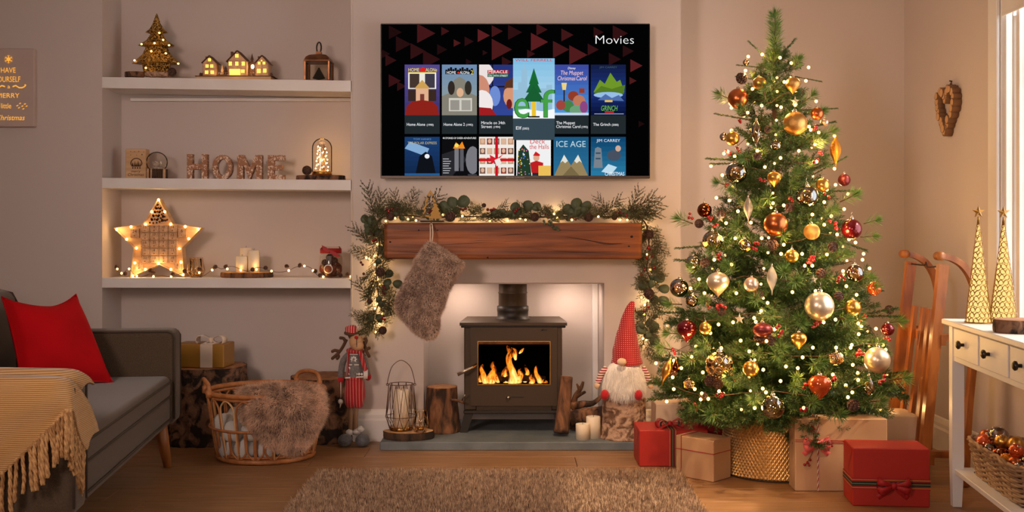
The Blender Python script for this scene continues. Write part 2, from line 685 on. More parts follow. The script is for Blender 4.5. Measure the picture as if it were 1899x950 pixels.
mat('beam_oak', (160, 86, 32), 0.55, c2=(84, 39, 11), ns=3.2, st=(0.6, 5, 9), det=6, bump=0.5, bs=6, bst=(0.6, 6, 14), lo=0.3, hi=0.72, dist=0.6)
mat('beam_crack', (34, 15, 6), 0.9)
mat('twig', (84, 58, 38), 0.9)
mat('pine_needle', (30, 62, 26), 0.55, rnd='island', c2=(78, 108, 46), spec=0.4, lo=0.0, hi=1.0)
mat('pine_long', (54, 98, 40), 0.5, rnd='island', c2=(136, 166, 80), spec=0.45, lo=0.0, hi=1.0)
mat('garland_needle', (50, 60, 34), 0.6, rnd='island', c2=(112, 118, 74), lo=0.0, hi=1.0)
mat('eucalyptus', (84, 92, 62), 0.6, c2=(62, 70, 46), ns=30)
mat('berry', (150, 8, 16), 0.18, coat=0.4)
mat('berry_dark', (96, 14, 20), 0.3, coat=0.2)
mat('lamb_ear', (158, 150, 136), 0.8)
mat('holder_gold', (140, 106, 58), 0.5, 1.0, bump=0.15, bs=90)
mat('stove_brown', (72, 56, 40), 0.5, 0.35, spec=0.4)
mat('stove_dark', (44, 36, 29), 0.5, 0.3)
mat('steel', (200, 188, 176), 0.25, 1.0)
mat('fire_black', (6, 5, 4), 0.95, spec=0.0)
mat('ember_log', (50, 30, 20), 0.9)
mat('slate', (112, 118, 120), 0.6, c2=(98, 104, 106), ns=12, bump=0.1, bs=80)
mat('gnome_beard', (240, 228, 214), 0.85, rnd='island', c2=(252, 244, 234), sheen=0.2)
mat('gnome_nose', (232, 194, 156), 0.85)
mat('kraft', (196, 154, 114), 0.7, c2=(188, 144, 104), ns=4, bump=0.1, bs=14)
mat('kraft_pale', (206, 176, 146), 0.7, bump=0.1, bs=14)
mat('red_paper', (184, 40, 28), 0.5, c2=(174, 36, 25), ns=3, bump=0.06, bs=10)
mat('deep_red_paper', (140, 14, 20), 0.5)
mat('tartan_red', (170, 24, 28), 0.6)
mat('tartan_green', (24, 46, 36), 0.6)
mat('tartan_gold', (214, 164, 84), 0.4, 0.5)
mat('twine_red', (170, 30, 32), 0.8)
mat('twine_white', (236, 220, 206), 0.8)
mat('sheer_pink', (226, 96, 92), 0.6, sheen=0.3)
mat('gold_skirt', (238, 208, 160), 0.3, 1.0)
mat('sled_wood', (166, 96, 38), 0.42, c2=(130, 70, 26), ns=5, st=(6, 6, 1.2), coat=0.08, det=4)
mat('sled_iron', (70, 46, 34), 0.5, 0.7)
mat('stamp_red', (140, 44, 24), 0.7)
mat('table_white', (236, 232, 228), 0.4)
mat('knob_dark', (70, 60, 52), 0.3, 0.8)
mat('wicker', (150, 118, 86), 0.8, rnd='object', c2=(186, 152, 114))
mat('cone_gold', (150, 106, 48), 0.4, 0.9)
mat('rug_base', (84, 64, 52), 0.95)
mat('rug_hair', (74, 46, 32), 0.9, rnd='tuft', ns=55, c2=(236, 198, 160), lo=0.05, hi=0.95, spec=0.2)
mat('b_gold', (224, 166, 80), 0.3, 0.95)
mat('b_goldleaf', (226, 170, 96), 0.34, 0.95, c2=(196, 136, 66), ns=28, bump=0.25, bs=40)
mat('b_glit', (230, 174, 92), 0.4, 0.9, bump=1.0, bs=420)
mat('b_copper', (196, 104, 56), 0.3, 0.95)
mat('b_bronze', (140, 70, 36), 0.1, 1.0)
mat('b_pearl', (236, 212, 180), 0.32, 0.75)
mat('b_rose', (232, 196, 172), 0.3, 0.7)
mat('b_burg', (110, 18, 24), 0.16, 0.6, coat=0.5)
mat('b_burg_satin', (128, 50, 48), 0.36, 0.7)
mat('b_orange', (226, 92, 40), 0.06, 0.55, coat=0.6)
mat('b_amber', (232, 150, 50), 0.25, 0.9, bump=0.4, bs=120)
mat('b_silver', (226, 214, 200), 0.35, 0.9, bump=1.0, bs=400)
mat('b_cap', (220, 204, 184), 0.2, 1.0)
mat('b_filigree', (236, 196, 130), 0.3, 0.9)
thin_glass('window_glass', (250, 252, 255), 0.1)
thin_glass('clear_glass', (250, 247, 242), 0.1, base=0.03)
thin_glass('gold_glass', (246, 212, 156), 0.42, base=0.13)
thin_glass('smoke_glass', (214, 180, 140), 0.45, base=0.2)
thin_glass('stove_glass', (240, 234, 226), 0.03, base=0.0)
emat('bulb_tree', (255, 176, 84), 13)
emat('bulb_warm', (255, 190, 92), 14)
emat('bulb_tiny', (255, 214, 140), 22)
emat('plaque_lit', (255, 176, 66), 1.0)
mat('plaque_board', (196, 174, 162), 0.7)
emat('village_lit', (255, 206, 84), 2.4)
emat('cone_lit', (255, 214, 130), 1.25)


def screen_material():
    m = bpy.data.materials.new('lit_screen')
    MATS['lit_screen'] = m
    m.use_nodes = True
    nt = m.node_tree
    nt.nodes.clear()
    a = nd(nt, 'ShaderNodeAttribute', attribute_name='Col')
    e = nd(nt, 'ShaderNodeEmission')
    o = nd(nt, 'ShaderNodeOutputMaterial')
    nt.links.new(a.outputs['Color'], e.inputs[0])
    nt.links.new(e.outputs[0], o.inputs[0])


screen_material()


def pattern_material(name, base, dot, kind, scale, lo, hi, rough=0.85, st=(1, 1, 1)):
    """woven / printed two-colour pattern: kind = 'dots' (3-D grid of dots) or 'bands' (wave stripes)"""
    m = bpy.data.materials.new(name)
    MATS[name] = m
    m.use_nodes = True
    nt = m.node_tree
    L = nt.links.new
    b = nt.nodes['Principled BSDF']
    b.inputs['Roughness'].default_value = rough
    b.inputs['Sheen Weight'].default_value = 0.2
    tc = nd(nt, 'ShaderNodeTexCoord')
    mp = nd(nt, 'ShaderNodeMapping')
    mp.inputs['Scale'].default_value = st
    L(tc.outputs['Object'], mp.inputs[0])
    if kind == 'dots':
        n = nd(nt, 'ShaderNodeTexVoronoi')
        n.inputs['Scale'].default_value = scale
        n.inputs['Randomness'].default_value = 0.0
        out = n.outputs['Distance']
    else:
        n = nd(nt, 'ShaderNodeTexWave')
        n.wave_type = 'BANDS'
        n.bands_direction = kind
        n.inputs['Scale'].default_value = scale
        n.inputs['Distortion'].default_value = 0.3
        out = n.outputs['Fac']
    L(mp.outputs[0], n.inputs['Vector'])
    rp = nd(nt, 'ShaderNodeValToRGB')
    rp.color_ramp.elements[0].position = lo
    rp.color_ramp.elements[1].position = hi
    rp.color_ramp.elements[0].color = lin(dot)
    rp.color_ramp.elements[1].color = lin(base)
    L(out, rp.inputs[0])
    L(rp.outputs[0], b.inputs['Base Color'])
    bm = nd(nt, 'ShaderNodeBump')
    bm.inputs['Strength'].default_value = 0.4
    bm.inputs['Distance'].default_value = 0.002
    L(out, bm.inputs['Height'])
    L(bm.outputs[0], b.inputs['Normal'])
    return m


pattern_material('gnome_hat', (176, 18, 26), (250, 206, 176), 'dots', 112, 0.1, 0.19, st=(1, 0, 1))
pattern_material('stripe_red', (176, 18, 24), (214, 150, 140), 'X', 24, 0.03, 0.1)
pattern_material('stripe_hat', (180, 20, 26), (226, 190, 176), 'X', 30, 0.1, 0.22)
pattern_material('stripe_arm', (236, 220, 206), (160, 22, 28), 'Z', 28, 0.45, 0.55)
pattern_material('throw_weave', (204, 158, 100), (142, 102, 60), 'Z', 62, 0.02, 0.6, 0.95)

# ------------------------------------------------------------------ the room
XL, XA, XC, XD, XR = -3.0, -1.872, -0.731, 0.771, 1.88      # outer left wall, alcove left, chimney left/right, right wall
YF, YB = 5.0, 5.245                                         # chimney face, alcove back
TOP = 2.45


def struct(o):
    o['kind'] = 'structure'
    return o


m = MB(); m.box((XL - .1, -1.3, -.1), (XR + .1, 5.6, -.012)); fl = struct(m.build('floor', 'floor_base', origin=(0, 0, 0)))
pw, planks = 0.19, []
for L_ in (1.5, 1.1, 1.8):
    m = MB(); m.box((0, 0, -.012), (L_ - .002, pw - .0016, 0), 0.0012); planks.append((L_, m.raw('plank', 'oak_floor')))
for i in range(12):
    x, y = XL - R.random() * 1.1, 3.13 + i * pw
    while x < XR:
        L_, me = R.choice(planks)
        o = inst('plank', me, fl, (x, y, 0))
        x += L_
m = MB(); m.box((XL, -1.3, -.012), (XR, 3.128, 0)); struct(m.build('floor_front', 'oak_floor', origin=(0, 0, 0)))
m = MB(); m.box((XL, -1.3, TOP), (XR + .1, 5.6, TOP + .1)); struct(m.build('ceiling', 'ceiling_paint'))
m = MB(); m.box((XL - .1, -1.3, 0), (XL, 5.1, TOP)); struct(m.build('wall_left', 'wall_paint'))
m = MB(); m.box((XL, -1.4, 0), (XR + .1, -1.3, TOP)); struct(m.build('wall_front', 'wall_paint'))
m = MB(); m.box((XL, YF, 0), (XA, YB + .1, TOP)); struct(m.build('wall_left_pier', 'wall_paint'))
m = MB(); m.box((XA, YB, 0), (XC, YB + .1, TOP)); struct(m.build('wall_alcove', 'wall_paint'))
# chimney breast with the fire opening
OL, OR_, OT, OB = -0.404, 0.421, 0.722, 5.37
m = MB()
m.box((XC, YF, 0), (OL, OB, TOP)); m.box((OR_, YF, 0), (XD, OB, TOP)); m.box((OL, YF, OT), (OR_, OB, TOP))
m.box((OL, OB - .01, 0), (OR_, OB + .06, OT)); m.box((OL, YF + .02, OT - .006), (OR_, OB, OT))
struct(m.build('wall_chimney', 'wall_paint'))
m = MB(); m.box((XD, YB, 0), (XR, YB + .1, TOP)); struct(m.build('wall_back', 'wall_paint'))
# right wall with the window opening
WY0, WY1, WZ0, WZ1 = 2.62, 4.22, 0.6, 2.28
m = MB()
m.box((XR, WY1, 0), (XR + .1, YB + .1, TOP)); m.box((XR, -1.3, 0), (XR + .1, WY0, TOP))
m.box((XR, WY0, 0), (XR + .1, WY1, WZ0)); m.box((XR, WY0, WZ1), (XR + .1, WY1, TOP))
struct(m.build('wall_right', 'wall_paint'))
wn = struct(thing('window_1', None, None, (XR, (WY0 + WY1) / 2, WZ0)))
for nm, lo, hi in (('casing', (XR - .014, WY1 - .004, WZ0 - .07), (XR, WY1 + .075, WZ1 + .08)), ('casing', (XR - .014, WY0 - .075, WZ0 - .07), (XR, WY0 + .004, WZ1 + .08)),
                   ('casing', (XR - .014, WY0 + .004, WZ1 - .004), (XR, WY1 - .004, WZ1 + .08)), ('window_sill', (XR - .03, WY0 + .004, WZ0 - .03), (XR + .1, WY1 - .004, WZ0)),
                   ('jamb', (XR + .001, WY1 - .01, WZ0), (XR + .095, WY1, WZ1)), ('jamb', (XR + .001, WY0, WZ0), (XR + .095, WY0 + .01, WZ1)),
                   ('jamb', (XR + .001, WY0 + .01, WZ1 - .01), (XR + .095, WY1 - .01, WZ1))):
    m = MB(); m.box(lo, hi, .003); m.build(nm, 'white_paint', wn)
m = MB()
for y, w_ in ((WY1 - .018, .008), (WY1 - .122, .013), (WY1 - .72, .013), (WY0 + .025, .015)): m.box((XR + .014, y - w_, WZ0), (XR + .036, y + w_, WZ1 - .01))
for z in (WZ0 + .015, WZ1 - .025): m.box((XR + .014, WY0 + .01, z - .015), (XR + .036, WY1 - .01, z + .015))
m.build('window_frame', 'white_paint', wn)
for y0, y1 in ((WY0 + .041, WY1 - .734), (WY1 - .706, WY1 - .136), (WY1 - .108, WY1 - .027)):
    m = MB(); m.add([(XR + .025, y0 - .001, WZ0 + .03), (XR + .025, y1 + .001, WZ0 + .03), (XR + .025, y1 + .001, WZ1 - .04), (XR + .025, y0 - .001, WZ1 - .04)], [(0, 1, 2, 3)], False); m.build('pane', 'window_glass', wn)
rb0 = thing('roller_blind', 'pale roller blind drawn a little way down the window', 'blind', (XR + .006, (WY0 + WY1) / 2, 1.785))
m = MB(); m.box((XR + .003, WY0 + .012, 1.795), (XR + .0045, WY1 - .012, WZ1 - .05)); m.build('fabric', 'white_paint', rb0)
m = MB(); m.box((XR + .0005, WY0 + .012, 1.785), (XR + .0075, WY1 - .012, 1.797), .002); m.build('bottom_bar', 'white_paint', rb0)


def skirting(name, a, b, nrm):
    """moulded skirting board from a to b, nrm points into the room"""
    a, b, n = Vector(a + (0,)), Vector(b + (0,)), Vector(nrm + (0,))
    prof = [(0, 0), (.018, 0), (.018, .095), (.013, .105), (.013, .12), (.006, .14), (0, .145)]
    m = MB()
    m.prism([a + n * d + Vector((0, 0, z)) for d, z in prof], b - a)
    return struct(m.build(name, 'white_paint'))


skirting('baseboard_left', (XL, YF), (XA, YF), (0, -1))
skirting('baseboard_alcove', (XA, YB), (XC, YB), (0, -1))
skirting('baseboard_chimney', (XC, YF), (OL - .02, YF), (0, -1))
skirting('baseboard_chimney_right', (OR_ + .02, YF), (XD, YF), (0, -1))
skirting('baseboard_back', (XD, YB), (XR, YB), (0, -1))
skirting('baseboard_right', (XR, YB - .02), (XR, .5), (-1, 0))
m = MB(); m.box((XC - .006, YF - .004, .145), (XC + .004, YF + .004, TOP), .002); struct(m.build('trim_chimney_edge', 'wall_paint'))
m = MB(); m.box((OR_ - .03, OB - .05, .036), (OR_ - .001, OB - .012, OT - .008), .004); struct(m.build('trim_fire_opening', 'white_paint'))

# ------------------------------------------------------------------ alcove shelves
SHELF = {1: (1.6625, 1.6455, .05), 2: (1.202, 1.192, .047), 3: (.7445, .7425, .044)}


def shelf_z(k, x):
    a, b, t = SHELF[k]
    return a + (b - a) * (x - XA) / (XC - XA)


for k, lab in ((1, 'white floating shelf carrying the glittery tree and little lit village'), (2, 'white floating shelf carrying the HOME letters and snow globe'),
               (3, 'white floating shelf carrying the lit star calendar')):
    a, b, t = SHELF[k]
    s = thing('shelf', lab, 'shelf', ((XA + XC) / 2, YB, a - t), group='alcove shelves')
    m = MB()
    q = [(XA + .001, YF - .004, a - t), (XC - .001, YF - .004, b - t), (XC - .001, YF - .004, b), (XA + .001, YF - .004, a)]
    m.prism(q, (0, YB - YF + .003, 0)); m.build('board', 'white_paint', s)
    m = MB(); m.box((XA + .05, YB - .022, a - t - .034), (XC - .002, YB - .001, a - t - .0175 - (0.0 if k > 1 else .001)), .002)
    if k == 1: m.build('batten', 'white_paint', s)


def sx(px, Y): return (px - CX) * Y / FPX
def sz(py, Y): return EYE - (py - CY) * Y / FPX


# pine cone, shared by everything that needs one (radius 1, height 2.3, base at z = -1)
def pinecone_mesh():
    m = MB()
    m.m = 0
    m.lathe([(0, -1), (.55, -.8), (.6, -.2), (.45, .5), (.2, 1.1), (0, 1.2)], 8)
    k = 0
    for j in range(9):
        z = -.85 + j * .23
        rad = math.sin(PI * (0.28 + j * .075)) * .98
        cnt = 9 - j // 2
        for i in range(cnt):
            q = 2 * PI * (i + .5 * (j % 2)) / cnt + j * .1
            d = Vector((math.cos(q), math.sin(q), 0)); t = Vector((-d.y, d.x, 0)); u = Vector((0, 0, 1))
            o = d * rad * .35 + u * (z - .1)
            tip = d * rad + u * (z + .22)
            w_ = .2 * rad + .08
            m.m = 0
            m.add([o - t * w_ * .6, o + t * w_ * .6, tip + t * w_ - u * .02, tip + u * .08, tip - t * w_ - u * .02], [(0, 1, 2, 3, 4)], False)
            m.m = 1
            m.add([tip + t * w_ * .8, tip + u * .08 + d * .03, tip - t * w_ * .8, tip - u * .1 + d * .04], [(0, 1, 2, 3)], False)
    return m.raw('pinecone', ['cone_brown', 'cone_tip'])


PINE = pinecone_mesh()
m = MB(); m.ball((0, 0, 0), 1, 8, 6); BALL8 = m.raw('bulb', 'bulb_warm')
m = MB(); m.ball((0, 0, 0), 1, 8, 6); BULB_TREE = m.raw('bulb', 'bulb_tree')
m = MB(); m.ball((0, 0, 0), 1, 6, 4); BULB_TINY = m.raw('bulb', 'bulb_tiny')


def rot_to(d, up=(0, 0, 1)):
    """matrix whose z axis points along d"""
    return Vector(d).to_track_quat('Z', 'Y').to_matrix().to_4x4()


def log_slice(name, label, cat, c, rx, ry, h, barkm='bark', cutm='cut_wood_pale', seed=0, group=None, amp=.04, n=40):
    t = thing(name, label, cat, c, group=group)
    f = lambda q, z, r: r * (1 + amp * mnoise.noise(Vector((math.cos(q) * 1.6 + seed * 7.1, math.sin(q) * 1.6, z * 9))) + amp * .5 * mnoise.noise(Vector((math.cos(q) * 6, math.sin(q) * 6 + seed, z * 30))))
    S = Matrix.Diagonal((rx, ry, 1, 1))
    m = MB(); m.lathe([(.97, 0), (1, h * .12), (1.01, h * .35), (1.0, h * .65), (1.0, h * .9), (.975, h)], n, c, S, fn=f)
    m.lathe([(0, 0), (.97, 0)], n, c, S, fn=f); m.build('bark', barkm, t)
    m = MB(); m.lathe([(.972, h - .0006), (.93, h + .0008), (.5, h + .0012), (0, h + .0012)], n, c, S, fn=f); m.build('cut_face', cutm, t)
    return t


# ------------------------------------------------------------------ light-up plaque on the left wall
Yp = YF - .03
pq = thing('light_up_plaque', 'pale wooden light-up plaque with glowing cut-out Christmas lettering on wall', 'sign', at(16, 235, YF))
x0, x1, z0, z1 = sx(-37, Yp), sx(64, Yp), sz(235, Yp), sz(90, Yp)
m = MB(); m.box((x0, Yp, z0), (x1, YF - .001, z1), .003); m.build('board', 'plaque_board', pq)
m = MB()
U, V = Vector((1, 0, 0)), Vector((0, 0, 1))
def ptxt(body, px, py, hpx, squash=1.0, shear=0.0, al='c'):
    m.text(body, at(px, py, Yp) - Vector((0, .0012, 0)), U, V, hpx / .72 * Yp / FPX, al, squash, shear)
for args in (('HAVE', 16, 135, 10, .82), ('YOURSELF', 14, 152, 10.5, .72), ('a', 17, 164, 7.5, 1.2), ('MERRY', 16, 181.5, 9, 1.1), ('little', 12, 201, 10, .8), ('Christmas', 19, 223, 10, .95, .25)):
    m = MB(); ptxt(*args); m.build('cut_out_word', 'plaque_lit', pq)
m = MB()
for k in range(6):                                                            # snowflake star
    q = k * PI / 3 + PI / 6
    d, t = Vector((math.cos(q), 0, math.sin(q))), Vector((-math.sin(q), 0, math.cos(q)))
    o = at(16.5, 110, Yp) - Vector((0, .0012, 0))
    r = 10 * Yp / FPX
    m.add([o - t * r * .1, o + d * r, o + t * r * .1], [(0, 1, 2)], False)
    m.add([o + d * r * .5 - t * r * .28 + d * r * .2, o + d * r * .42, o + d * r * .56, o + d * r * .75 - t * r * .28], [(0, 1, 2, 3)], False)
    m.add([o + d * r * .5 + t * r * .28 + d * r * .2, o + d * r * .42, o + d * r * .56, o + d * r * .75 + t * r * .28], [(0, 1, 2, 3)], False)
o = at(16.5, 110, Yp) - Vector((0, .0013, 0)); r = 4 * Yp / FPX
m.add([o + Vector((math.cos(k * PI / 3) * r, 0, math.sin(k * PI / 3) * r)) for k in range(6)], [tuple(range(6))], False)
m.build('cut_out_snowflake', 'plaque_lit', pq)
for s_ in (-1, 1):                                                            # swirls either side of the a
    m = MB(); pts = [(17 + s_ * a, 163 - b) for a, b in ((7, 2), (13, 4), (19, 0), (25, 0), (30, 2.5), (32, 5), (29, 5))]
    P_ = [at(a, b, Yp) - Vector((0, .0012, 0)) for a, b in pts]
    m.add([p + V * .0035 for p in P_] + [p - V * .0025 for p in P_], [(i, i + 1, i + 8, i + 7) for i in range(6)], False); m.build('cut_out_swirl', 'plaque_lit', pq)
for a, b in ((33, 196), (38, 192), (36, 200), (42, 197), (47, 193), (50, 197), (44, 202)):   # sprig after "little"
    m = MB(); o = at(a, b, Yp) - Vector((0, .0012, 0)); r = .006
    m.add([o + Vector((-r, 0, -r * .4)), o + Vector((0, 0, -r * .5)), o + Vector((r, 0, r * .4)), o + Vector((0, 0, r * .5))], [(0, 1, 2, 3)], False); m.build('cut_out_leaf', 'plaque_lit', pq)

# ------------------------------------------------------------------ top shelf
Ys = 5.1
gt = thing('glitter_tree', 'gold glittery tabletop Christmas tree with warm micro lights on top shelf', 'decoration', at(292, 141, Ys))
half = [(2, 28), (7, 44), (13, 54), (21, 60), (11, 63), (18, 74), (33, 85), (19, 88), (27, 102), (44, 118), (26, 119), (24, 128), (23, 141)]
for sgn, yo in ((1, 0.0),):
    prof = [(a * Ys / FPX, sz(b, Ys)) for a, b in half][::-1]
    prof = [(0, prof[0][1])] + prof + [(0, sz(25, Ys))]
    m = MB(); m.lathe(prof, 20, (sx(291, Ys), Ys, 0), Matrix.Diagonal((1, .55, 1, 1)), smooth=False,
                      fn=lambda q, z, r: r * (1 + .06 * math.sin(q * 7 + z * 60)))
    m.build('tree_body', 'glitter', gt)
for px, py in ((296, 61), (287, 80), (314, 84), (263, 82), (281, 95), (250, 112), (331, 118), (271, 126), (308, 99), (303, 74)):
    inst('bulb', BALL8, gt, at(px, py, Ys - .045 - (.0 if 260 < px < 320 else -.03)), scale=.0042)
log_slice('bark_log', 'small dark bark log lying beside the glittery tree on top shelf', 'log', at(250, 143.3, Ys - .02), .046, .026, .024, 'bark_dark', 'cut_wood', 3)
lg = thing('birch_log', 'small pale birch log lying in front of the glittery tree', 'log', at(292, 143, Ys - .055))
m = MB(); p = at(292, 138, Ys - .055)
m.tube([p + Vector((-.052 + .013 * k, 0, .002 * math.sin(k * 2))) for k in range(9)], [.0125, .0135, .013, .0137, .013, .0132, .0138, .013, .012], 12, cap=False); m.build('bark', 'birch', lg)
m = MB(); m.tube([p + Vector((-.0525, 0, 0)), p + Vector((.0525, 0, 0))], .0115, 12); m.build('cut_face', 'cut_wood', lg)
pc = inst('pinecone', PINE, None, at(319, 134, Ys - .05), (1.3, .4, .6), .0205)
tag(pc, 'brown pine cone lying right of the glittery tree on top shelf', 'pinecone')

Yv = 5.06
vz = shelf_z(1, sx(436, Yv))
vil = thing('wooden_village', 'light-up wooden village of three gabled houses on the top shelf', 'decoration', (sx(436, Yv), Yv + .03, vz))
kx = Yv / FPX
m = MB(); m.box((sx(364, Yv), Yv, vz), (sx(503, Yv), Yv + .1, sz(141.5, Yv)), .002); m.build('base', 'birch_ply', vil)
zb = sz(141.5, Yv)
m = MB(); m.box((sx(362, Yv), Yv - .003, zb), (sx(507, Yv), Yv + .103, zb + .003), .001); m.build('base_top', 'ply_dark', vil)
zb += .003


def village_house(xl, xr, eave, ridge, yf, dep, wins, shop=None):
    a, b, ze, zr = sx(xl, yf), sx(xr, yf), sz(eave, yf), sz(ridge, yf)
    c = (a + b) / 2
    h = MB(); h.prism([(a, yf, zb), (b, yf, zb), (b, yf, ze), (c, yf, zr), (a, yf, ze)], (0, dep, 0)); ho = h.build('house', 'ply_front', vil)
    for sgn in (-1, 1):
        e0 = Vector((c, yf - .004, zr + .004)); sl = Vector(((b - c) * sgn, 0, ze - zr)); e1 = e0 + sl * 1.16
        nrm = Vector((sl.z * -sgn, 0, abs(sl.x))).normalized() * .003
        h = MB(); h.prism([e0, e1, e1 + nrm, e0 + nrm], (0, dep + .008, 0)); h.build('roof', 'ply_dark', ho)
    for (wx, wy, ww, wh) in wins:
        h = MB()
        for dx in (-1, 1):
            for dz in (-1, 1):
                o = at(wx + dx * ww * .27, wy + dz * wh * .27, yf - .0012)
                u, v = ww * .23 * kx, wh * .23 * kx
                h.add([o + Vector((-u, 0, -v)), o + Vector((u, 0, -v)), o + Vector((u, 0, v)), o + Vector((-u, 0, v))], [(0, 1, 2, 3)], False)
        h.build('lit_window', 'village_lit', ho)
    if shop:
        h = MB(); o = at(shop[0], shop[1], yf - .0012); u, v = shop[2] * kx / 2, shop[3] * kx / 2
        h.add([o + Vector((-u, 0, -v)), o + Vector((u, 0, -v)), o + Vector((u, 0, v)), o + Vector((-u, 0, v))], [(0, 1, 2, 3)], False)
        h.build('lit_window', 'village_lit', ho)
    h = MB()                                                     # timber framing
    for (p, q) in (((xl, eave), (xr, eave)), ((xl + .6, eave), (xl + .6, 139)), ((xr - .6, eave), (xr - .6, 139)), ((xl, 128), (xr, 128)), (((xl + xr) / 2, eave), ((xl + xr) / 2, 128))):
        h.bar([at(p[0], p[1], yf - .0006), at(q[0], q[1], yf - .0006)], .0012, .001, (1, 0, 0) if p[0] == q[0] else (0, 0, 1))
    h.build('timber_frame', 'cut_wood', ho)
    h = MB(); h.box((a + .006, yf + dep * .4, ze), (a + .016, yf + dep * .6, zr + .004)); h.build('chimney', 'ply_dark', ho)


village_house(376.5, 401, 117, 105, Yv + .022, .06, [(389, 111, 5, 5), (384.5, 122.5, 5.5, 5.5), (393, 122.5, 5.5, 5.5), (383.5, 134, 6, 6), (394, 134, 6, 6)])
village_house(423, 458, 113.5, 95.5, Yv + .014, .07, [(439.7, 103.5, 6, 6), (427.5, 118, 5.5, 7), (439.7, 118, 5.5, 7), (451.5, 118, 5.5, 7), (450.7, 132, 6.5, 6)], (436, 133.5, 20, 11))
village_house(474, 498.5, 118, 104.5, Yv + .022, .06, [(481, 117, 4.6, 4.6), (490, 117, 4.6, 4.6), (485.5, 112.5, 2.4, 2.4), (480.5, 131.5, 6.6, 7.5), (491.5, 131, 6, 7)])
for x0_, x1_ in ((405, 425), (464, 473)):
    h = MB()
    for k in range(4):
        x_ = x0_ + (x1_ - x0_) * k / 3
        h.box((sx(x_, Yv) - .001, Yv + .006, zb), (sx(x_, Yv) + .001, Yv + .008, zb + .017))
    for zz in (.005, .013): h.box((sx(x0_, Yv), Yv + .006, zb + zz), (sx(x1_, Yv), Yv + .008, zb + zz + .002))
    h.build('fence', 'home_letter', vil)
for px, tp, w_, mt in ((409.5, 118, 4, 'birch_ply'), (416, 121, 6, 'laser_brown'), (465, 97, 6, 'laser_brown')):
    zt = sz(tp, Yv); h = MB()
    h.prism([(sx(px, Yv) + a * w_ * kx, Yv + .03, zb + (zt - zb) * b) for a, b in ((-.12, 0), (.12, 0), (.12, .15), (1, .15), (.35, .45), (.75, .45), (.25, .72), (.5, .72), (0, 1), (-.5, .72), (-.25, .72), (-.75, .45), (-.35, .45), (-1, .15), (-.12, .15))], (0, .003, 0))
    h.build('flat_tree', mt, vil)
h = MB(); h.tube([(sx(467, Yv), Yv + .02, zb), (sx(467, Yv), Yv + .02, sz(127, Yv))], .0014, 6); h.ball((sx(467, Yv), Yv + .02, sz(128, Yv)), .004, 6, 4); lp_ = h.build('street_lamp', 'ply_dark', vil)
h = MB(); h.ball((sx(467, Yv), Yv + .02, sz(122.5, Yv)), (.0075, .006, .0095), 10, 8); h.build('lit_globe', 'bulb_tiny', lp_)
for px in (369, 372.5, 501):
    h = MB(); h.ball((sx(px, Yv), Yv + .03, zb + .008), (.006, .005, .01), 7, 5); h.build('bush', 'ply_dark', vil)

glow(vil, (sx(404, Yv), Yv + .012, zb + .02), .035)  # point lights added among and before the houses to brighten their fronts
glow(vil, (sx(465, Yv), Yv + .008, zb + .02), .045)
glow(vil, (sx(440, Yv), Yv - .03, zb + .015), .02)

# copper lantern
Yc = 5.1
lx, lw = sx(592, Yc), 23.5 * Yc / FPX
lzb = shelf_z(1, lx)
ln = thing('copper_lantern', 'small copper lantern with domed top and dark pine inside on top shelf', 'lantern', (lx, Yc, lzb))
zt = sz(114, Yc)
m = MB()
m.box((lx - lw, Yc - lw, lzb), (lx + lw, Yc + lw, lzb + .008), .002); m.box((lx - lw * 1.04, Yc - lw * 1.04, zt - .006), (lx + lw * 1.04, Yc + lw * 1.04, zt), .002)
for a in (-1, 1):
    for b in (-1, 1): m.box((lx + a * lw - .004 - a * .004, Yc + b * lw - .004 - b * .004, lzb + .008), (lx + a * lw + .004 - a * .004, Yc + b * lw + .004 - b * .004, zt - .006), .001)
m.build('frame', 'copper_lantern', ln)
m = MB(); m.s = True
zd = sz(101, Yc)
m.lathe([(lw * 1.4, zt), (lw * 1.25, zt + (zd - zt) * .45), (lw * .95, zt + (zd - zt) * .75), (lw * .5, zd - .002), (lw * .3, zd), (lw * .28, zd + .012), (0, zd + .012)], 4, (lx, Yc, 0), Matrix.Rotation(PI / 4, 4, 'Z'), smooth=False)
m.build('dome', 'copper_lantern', ln)
m = MB(); zc_ = sz(88.5, Yc); m.tube([(lx + .0105 * math.sin(q), Yc + .004 * math.cos(q), zc_ + .026 * math.cos(q)) for q in [2 * PI * k / 20 for k in range(20)]], .0038, 6, closed=True); m.build('ring_handle', 'knob_dark', ln)
for s_ in (-1, 1):
    m = MB(); m.box((lx - lw + .009, Yc + s_ * (lw - .004) - .0008, lzb + .009), (lx + lw - .009, Yc + s_ * (lw - .004) + .0008, zt - .007)); m.build('pane', 'clear_glass', ln)
    m = MB(); m.box((lx + s_ * (lw - .004) - .0008, Yc - lw + .009, lzb + .009), (lx + s_ * (lw - .004) + .0008, Yc + lw - .009, zt - .007)); m.build('pane', 'clear_glass', ln)
tr = thing('bottlebrush_tree', 'dark bottlebrush tree standing inside the copper lantern', 'decoration', (lx, Yc, lzb + .008))
m = MB(); m.lathe([(0, lzb + .008), (.012, lzb + .0085), (.012, lzb + .016), (.004, lzb + .017), (.028, lzb + .022)] + [(.028 * (1 - k / 14) + (.004 if k % 2 else 0), lzb + .022 + .0035 * k) for k in range(14)] + [(0, lzb + .074)], 14, (lx, Yc, 0)); m.build('bristles', 'dark_tree', tr)

